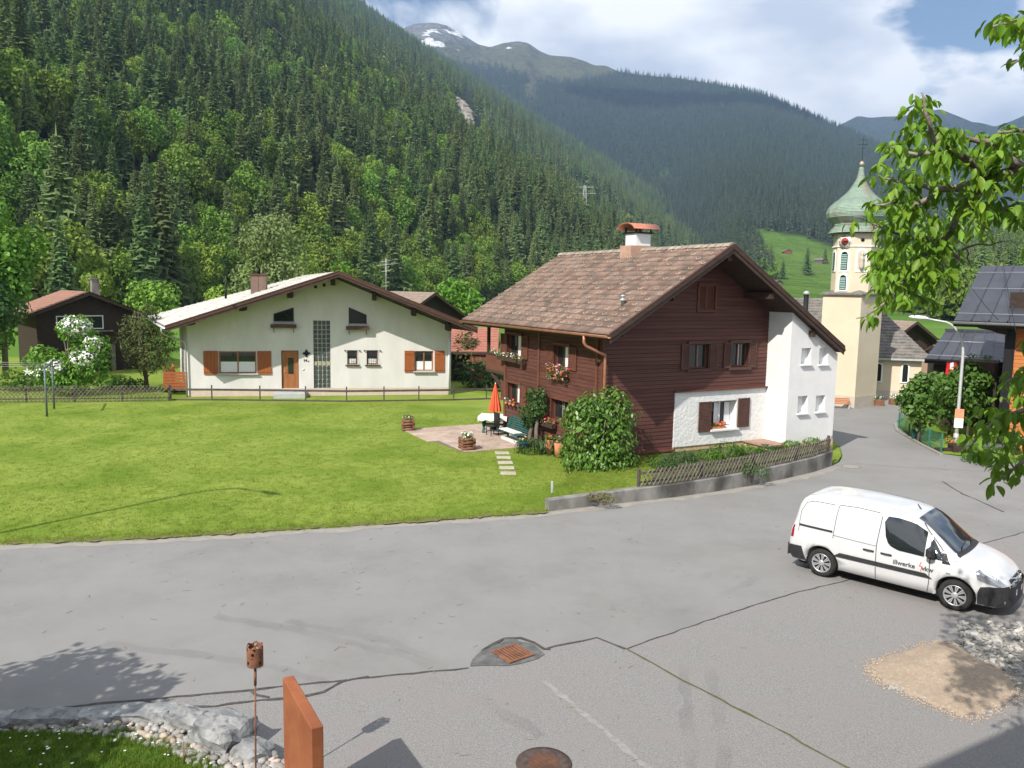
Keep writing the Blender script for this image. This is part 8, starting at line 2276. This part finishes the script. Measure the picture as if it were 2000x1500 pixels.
for j in range(2):
    for k in range(nf_): a = j * (nf_ + 1) + k; m.f.append((a, a + 1, a + nf_ + 2, a + nf_ + 1)); m.sm.append(True)
m.build('front_bumper', M_plast, VAN)
# grille with chevron badge bars
for zq in (.665, .735):
    m = MB(); m.tube([(4.20, -.44, zq + .02), (4.36, -.16, zq), (4.385, 0, zq + .03), (4.36, .16, zq), (4.20, .44, zq + .02)], .016, 6); m.build('grille_bar', M_chrome, VAN)
m = MB(); m.box(4.18, 4.34, -.42, .42, .655, .745); m.build('grille', M_plast, VAN)
m = MB()
for zq in (.70, .76):
    m.beam((4.40, -.09, zq - .03), (4.41, 0, zq + .03), .02, .025); m.beam((4.41, 0, zq + .03), (4.40, .09, zq - .03), .02, .025)
m.build('badge', M_chrome, VAN)
pl = MB().bbox(4.40, 4.415, -.26, .26, .42, .53, .004).build('number_plate', M_white, VAN); MB().box(4.4155, 4.4175, -.255, -.20, .425, .525).build('plate_band', MAT('plate_blue', (.01, .03, .3), rough=.4), pl)
text('plate_letter', 'B', .085, M_blackm, pl, (4.419, -.165, .475), (R_(90), 0, R_(90)), .001)
for y in (-.62, .62): MB().lathe([(0, 0), (.05, 0), (.05, .02), (0, .03)], 12, M=Matrix.Translation((4.28 if abs(y) < .5 else 4.285, y, .34)) @ Matrix.Rotation(R_(90), 4, 'Y')).build('fog_lamp', M_lamp, VAN)
# windscreen, wipers, roof lines
def top_pt(x, y, off=.008):
    zr = roofz(x); t = side_y(x, zr - .10); f = min(1, abs(y) / t); dz = float(np.interp(f, [0, .4, .7, .86, .955, 1], [-.004, 0, .006, .018, .045, .10])); return Vector((x + off * .6, y, zr - dz + off))
def top_patch(name, mat, xa, xb, wa, wb, off, n=16, bow=0.0):
    m = MB()
    for i in range(n + 1):
        f = i / n; w = wa + (wb - wa) * f
        for j in range(n + 1):
            y = -w + 2 * w * j / n; x = xa + (xb - xa) * f + bow * (1 - (y / w) ** 2) * (f if True else 1); m.v.append(tuple(top_pt(x, y, off)))
    for i in range(n):
        for j in range(n): a = i * (n + 1) + j; m.f.append((a, a + n + 1, a + n + 2, a + 1)); m.sm.append(True)
    return m.build(name, mat, VAN)
top_patch('windscreen', M_vglass, 2.62, 3.38, .585, .70, .010, bow=.06)
top_patch('cowl', M_plast, 3.39, 3.47, .78, .79, .007, bow=.06)
for y0 in (-.5, .2): m = MB(); m.tube([top_pt(3.44, y0, .02), top_pt(3.38, y0 + .25, .025), top_pt(3.36, y0 + .55, .02)], .010, 5); m.build('wiper', M_plast, VAN)
m = MB(); m.bbox(2.78, 2.84, -.10, .10, 1.515, 1.565, .01); m.build('rear_view_mirror', M_plast, VAN)
m = MB(); m.tube([(2.50, 0, 1.73), (2.42, 0, 1.83)], .012, 6); m.build('aerial', M_plast, VAN)
for sd in (-1, 1):
    m = MB()
    for k in range(15): p_ = top_pt(.35 + (2.6 - .35) * k / 14, sd * .60, .004); m.v += [(p_.x, p_.y - .006, p_.z), (p_.x, p_.y + .006, p_.z)]
    for k in range(14): m.f.append((2 * k, 2 * k + 2, 2 * k + 3, 2 * k + 1)); m.sm.append(True)
    m.build('roof_line', M_gap, VAN)
m = MB(); m.box(.2, 4.1, -.72, .72, .18, .34); m.build('underbody', M_blackm, VAN)
# wheels
for x in (FX, RX_):
    for sd in (-1, 1):
        Mw_ = Matrix.Translation((x, sd * (WHW - .10), .315)) @ Matrix.Rotation(R_(90) * (1 if sd < 0 else -1), 4, 'X')
        tp = [(.20, -.10), (.27, -.105), (.305, -.08), (.315, -.04), (.315, .04), (.305, .08), (.27, .105), (.215, .10), (.20, .085)]
        w = MB().lathe(tp, 36, M=Mw_, cap=False).build('wheel', M_tyre2, VAN)
        MB().lathe([(.21, .06), (.212, .098), (.195, .092), (.19, .07), (.0, .06)], 32, M=Mw_, cap=False).build('rim', M_hub, w)
        m = MB()
        for k in range(9):
            for s_ in (-.11, .11):
                a = 2 * math.pi * k / 9 + s_; r0, r1 = .055, .195; m.add([(r0 * math.cos(a - .10), r0 * math.sin(a - .10), .088), (r0 * math.cos(a + .10), r0 * math.sin(a + .10), .088), (r1 * math.cos(a + .085), r1 * math.sin(a + .085), .094), (r1 * math.cos(a - .085), r1 * math.sin(a - .085), .094)], [(0, 3, 2, 1)] if False else [(0, 1, 2, 3)], Mw_)
        m.lathe([(.065, .07), (.065, .10), (.05, .106), (0, .106)], 16, M=Mw_, cap=False); m.build('hubcap', M_hub, w)
        MB().lathe([(.0, .071), (.192, .073)], 24, M=Mw_, cap=False).build('wheel_shade', M_blackm, w)
# lettering on the front door
ys = -(halfw(2.6) + .004)
tA = text('lettering', 'illwerke', .135, MAT('lettering_grey', (.05, .05, .055), rough=.5), VAN, (2.27, ys, .738), (R_(90), 0, 0), .001, 'LEFT', bold=.0035)
tB = text('lettering', 'vkw', .135, tA.data.materials[0], VAN, (2.83, ys, .738), (R_(90), 0, 0), .001, 'LEFT', bold=.0035)
m = MB(); zb_ = .785
for q in ([(2.815, .70), (2.83, .70), (2.85, .83), (2.80, .83)],): pass
Zs = -.035
m.add([(2.80, ys, .81), (2.815, ys, .81), (2.845, ys, .90), (2.83, ys, .90)], [(0, 1, 2, 3)]); Zs = -.035
m.add([(2.80, ys, .81), (2.80, ys, .795), (2.865, ys, .795), (2.865, ys, .81)], [(0, 1, 2, 3)]); m.add([(2.85, ys, .81), (2.865, ys, .81), (2.84, ys, .70), (2.825, ys, .70)], [(0, 3, 2, 1)])
m.build('bolt_mark', MAT('bolt_red', (.65, .08, .03), rough=.5), VAN, (-.02, 0, -.032))
# ------------------------------------------------------------------ the cherry tree reaching in from the right
M_cherry = MAT('cherry_leaf', (.115, .235, .016), (.19, .33, .032), scale=5, rough=.45, spec=.35, rnd=.18, sat=.012, transl=.38)
M_cbark = MAT('cherry_bark', (.10, .075, .065), (.32, .28, .25), scale=9, rough=.85, bump=.5, bscale=30, stretch=(1, 1, 1))
CH_T = Vector((8.6, 6.2, 0))
CH = thing('cherry_tree', 'cherry tree with long drooping leaves reaching in from the right', 'cherry tree', CH_T)
def cp(px, py, D): return dist_pt(px, py, D) - CH_T
m = MB(); m.tube([(0, 0, -.05), (.05, .05, 1.6), (-.1, .1, 3.2), (-.3, .2, 4.6)], [.24, .20, .17, .15], 12); m.build('trunk', M_cbark, CH)
branches = [   # the first ones are limbs: pixel, distance, radius
    ([((-.3, .2, 4.6), None), ((2330, 420), 8.2), ((2150, 350), 7.9), ((2000, 330), 7.6), ((1945, 345), 7.5)], [.15, .11, .085, .06, .045]),
    ([((1945, 345), 7.5), ((1880, 365), 7.4), ((1830, 372), 7.3), ((1800, 395), 7.2), ((1770, 420), 7.2), ((1755, 432), 7.15)], [.045, .034, .026, .02, .014, .006]),
    ([((1945, 345), 7.5), ((1890, 400), 7.6), ((1870, 430), 7.7), ((1840, 470), 7.7), ((1790, 520), 7.6), ((1745, 575), 7.5), ((1700, 610), 7.4), ((1672, 622), 7.3)], [.045, .036, .03, .026, .02, .014, .008, .004]),
    ([((1945, 345), 7.5), ((1870, 300), 7.2), ((1825, 270), 7.0), ((1805, 215), 6.9), ((1800, 180), 6.9)], [.04, .028, .02, .014, .006]),
    ([((1870, 300), 7.2), ((1790, 300), 7.0), ((1735, 285), 7.0)], [.024, .015, .006]),
    ([((1830, 372), 7.3), ((1770, 360), 7.2), ((1715, 345), 7.1)], [.02, .014, .005]),
    ([((1800, 395), 7.2), ((1750, 395), 7.2), ((1700, 400), 7.2)], [.016, .012, .005]),
    ([((1840, 470), 7.7), ((1760, 460), 7.5), ((1690, 428), 7.4), ((1668, 424), 7.3)], [.02, .012, .008, .004]),
    ([((1840, 470), 7.7), ((1870, 505), 7.9), ((1885, 482), 8.0), ((1930, 478), 8.1), ((1978, 470), 8.2)], [.018, .014, .012, .007, .003]),
    ([((1885, 482), 8.0), ((1892, 505), 8.0), ((1894, 530), 8.0)], [.008, .006, .003]), ([((1840, 515), 7.8), ((1852, 540), 7.8), ((1856, 556), 7.8)], [.008, .006, .003]),
    ([((2000, 330), 7.6), ((1930, 280), 7.3), ((1880, 270), 7.2), ((1845, 255), 7.1)], [.04, .026, .015, .006]),
    ([((2150, 350), 7.9), ((2060, 270), 7.6), ((1990, 255), 7.4), ((1950, 258), 7.3)], [.05, .03, .016, .008]),
    ([((1890, 400), 7.6), ((1930, 410), 7.7), ((1985, 400), 7.8), ((2030, 420), 7.9)], [.018, .013, .01, .006]),
    ([((1745, 575), 7.5), ((1790, 575), 7.6), ((1820, 600), 7.6)], [.01, .007, .003]),
    ([((-.1, .1, 3.2), None), ((2350, 800), 7.6), ((2120, 790), 7.2), ((2000, 800), 7.0), ((1935, 830), 6.9), ((1890, 880), 6.8)], [.10, .06, .04, .02, .012, .005]),
    ([((2120, 790), 7.2), ((2040, 880), 7.0), ((1985, 910), 6.9), ((1950, 940), 6.8)], [.03, .02, .012, .005]),
    ([((2350, 800), 7.6), ((2100, 720), 7.2), ((2000, 730), 7.1), ((1965, 745), 7.0)], [.04, .02, .012, .005]),
    ([((-.3, .2, 4.6), None), ((2300, 100), 7.0), ((2080, 60), 6.6), ((1985, 40), 6.5), ((1925, 55), 6.4)], [.12, .06, .03, .016, .005]),
    ([((2080, 60), 6.6), ((2020, 105), 6.6), ((1975, 125), 6.6)], [.02, .012, .005]),
    ([((2080, 420), 7.8), ((2010, 430), 7.6), ((1985, 440), 7.5)], [.02, .012, .005]), ([((2150, 350), 7.9), ((2080, 420), 7.8)], [.04, .02]), ([((2100, 720), 7.2), ((2010, 690), 7.1), ((1985, 685), 7.0)], [.02, .012, .005]),
]
rnd = random.Random(17); twigs = []
for pts, rr in branches:
    P = [Vector(a) if b is None else cp(a[0], a[1], b) for a, b in pts]
    Q = []; RR = []
    for i in range(len(P) - 1):
        n_ = max(2, int((P[i + 1] - P[i]).length / .12))
        for k in range(n_):
            f = k / n_; j = .018 if i or k else 0; Q.append(P[i].lerp(P[i + 1], f) + Vector((rnd.uniform(-j, j), rnd.uniform(-j, j), rnd.uniform(-j, j)))); RR.append(rr[i] + (rr[i + 1] - rr[i]) * f)
    Q.append(P[-1]); RR.append(rr[-1])
    m = MB(); m.tube(Q, RR, 7); m.build('branch', M_cbark, CH)
# drooping bunches of leaves: (pixel outline of the crown is filled at varied distance)
def leaf_geo(seed):
    r = random.Random(seed); V = []; F = []; L = .106 * r.uniform(.85, 1.12); W = .044 * r.uniform(.9, 1.1); n = 5
    for i in range(n + 1):
        t = i / n; w = W * math.sin(math.pi * min(1, t * .92 + .06)) ** .8 * (1 if t < .95 else .3) * .5; cur = -.028 * t * t
        V += [(-w, t * L, cur + w * .45), (0, t * L, cur), (w, t * L, cur + w * .45)]
    for i in range(n):
        for k in (0, 1): a = i * 3 + k; F.append((a, a + 1, a + 4, a + 3))
    return V, F
LG = [leaf_geo(i) for i in range(4)]; LM = []
for V, F in LG:
    me = bpy.data.meshes.new('leaf'); me.from_pydata(V, [], F); me.polygons.foreach_set('use_smooth', [True] * len(F)); me.materials.append(M_cherry); LM.append(me)
bunches = []
for pts, rr in branches:           # along the thin wood
    for (a, da), (b, db), ra, rb in zip(pts[:-1], pts[1:], rr[:-1], rr[1:]):
        if da is None or ra > .045: continue
        n_ = max(1, int(math.hypot(a[0] - b[0], a[1] - b[1]) / 17))
        for k in range(n_):
            f = (k + rnd.random()) / n_; px, py = a[0] + (b[0] - a[0]) * f, a[1] + (b[1] - a[1]) * f
            if 1875 < px < 1990 and 465 < py < 560: continue
            bunches.append((px + rnd.gauss(0, 9), py + rnd.gauss(-4, 8), da + (db - da) * f + rnd.uniform(-.35, .25)))
fill = [([(1712, 330), (1735, 285), (1790, 190), (1815, 178), (1835, 225), (1870, 285), (1935, 262), (2000, 245), (2060, 250), (2060, 350), (1990, 372), (1950, 392), (1880, 350), (1800, 372), (1740, 352)], 115), ([(1705, 400), (1760, 375), (1800, 400), (1850, 420), (1930, 380), (2010, 395), (1990, 425), (1940, 425), (1920, 470), (1860, 470), (1830, 510), (1720, 480), (1700, 440)], 70),
        ([(1700, 500), (1740, 470), (1830, 480), (1850, 520), (1830, 560), (1790, 590), (1745, 600), (1715, 580), (1700, 545)], 115), ([(1890, 860), (1920, 800), (1960, 740), (2040, 700), (2060, 960), (1975, 965), (1950, 930), (1900, 900)], 62), ([(1930, 60), (1960, 35), (2040, 20), (2040, 70), (1990, 75)], 16)]
for poly, n_ in fill:
    x0, x1 = min(p[0] for p in poly), max(p[0] for p in poly); y0, y1 = min(p[1] for p in poly), max(p[1] for p in poly); k = 0; pv = [Vector((p[0], p[1])) for p in poly]
    while k < n_:
        q = Vector((rnd.uniform(x0, x1), rnd.uniform(y0, y1)))
        if inside(q, pv): bunches.append((q.x, q.y - 8, rnd.uniform(6.7, 10.5))); k += 1
# the rest of the crown outside the picture keeps the tree whole and throws the dappled shade
for k in range(300):
    q = (rnd.uniform(2010, 2420), rnd.choice([rnd.uniform(-150, 500), rnd.uniform(-150, 950)]), rnd.uniform(6.5, 11.5))
    w_ = dist_pt(*q); sh_ = w_ - L_dir * (w_.z / L_dir.z)
    if sh_.y > 12.6 or sh_.x > 9.5: bunches.append(q)
leaves = []
for px, py, D in bunches:
    c = cp(px, py, D); a0 = rnd.uniform(0, 6.28); n_ = rnd.randint(5, 8)
    for k in range(n_):
        a = a0 + k * 6.283 / n_ + rnd.uniform(-.3, .3); dn = rnd.uniform(.25, 1.15)          # hang down
        d = Vector((math.cos(a) * math.cos(dn), math.sin(a) * math.cos(dn), -math.sin(dn))); up = Vector((math.cos(a) * math.sin(dn), math.sin(a) * math.sin(dn), math.cos(dn)))
        up = (up + Vector((rnd.gauss(0, .25), rnd.gauss(0, .25), rnd.gauss(0, .15)))).normalized(); r_ = d.cross(up).normalized(); up = r_.cross(d)
        M = Matrix((r_, d, up)).transposed().to_4x4(); M.translation = c + d * .02 + Vector((rnd.uniform(-.05, .05), rnd.uniform(-.05, .05), rnd.uniform(-.03, .03)))
        inview = -20 < px < 2010 and 0 < py < 1490
        leaves.append((not inview, D, rnd.randrange(4), M @ Matrix.Scale(rnd.uniform(.75, 1.15), 4)))
leaves.sort(key=lambda l: (l[0], l[1]))
for l in leaves[:300]: o = link('leaf', LM[l[2]], CH); o.matrix_local = l[3]
V = []; F = []
for l in leaves[300:]:
    b = len(V); v, f = LG[l[2]]; V += [tuple(l[3] @ Vector(p)) for p in v]; F += [tuple(b + i for i in q) for q in f]
me = bpy.data.meshes.new('leaves'); me.from_pydata(V, [], F); me.polygons.foreach_set('use_smooth', [True] * len(F))
M_ch2 = M_cherry.copy(); t_ = M_ch2.node_tree; gmt = t_.nodes.new('ShaderNodeNewGeometry')
for l in list(t_.links):
    if l.from_node.type == 'OBJECT_INFO' and l.from_socket.name == 'Random': t_.links.new(gmt.outputs['Random Per Island'], l.to_socket)
me.materials.append(M_ch2); tag(link('leaves', me, CH), kind='stuff')
# the tree left of the picture whose shade falls on the road and the boulders
tp_ = (-10.1, 7.6); t = thing('garden_tree', 'leafy garden tree left of the picture shading the boulders', 'tree', (*tp_, 0))
link('crown', leaf_cloud(900, [(0, 0, 3.4, 1.7, 1.7, 1.2), (1.0, .2, 3.9, 1.3, 1.3, .9), (-1, -.4, 3.6, 1.5, 1.4, 1.1), (.3, -1.0, 3.2, 1.6, 1.4, 1.0), (1.6, -.5, 3.2, 1.2, 1.2, .7), (0, .8, 4.2, 1.0, 1.0, .8)], 6500, .24, M_leaf, .4, .6, .3, .6, name='crown'), t)
m = MB(); m.tube([(0, 0, -.1), (.1, 0, 1.8), (0, .1, 3.2)], [.16, .13, .07], 8); m.build('trunk', M_bark, t)
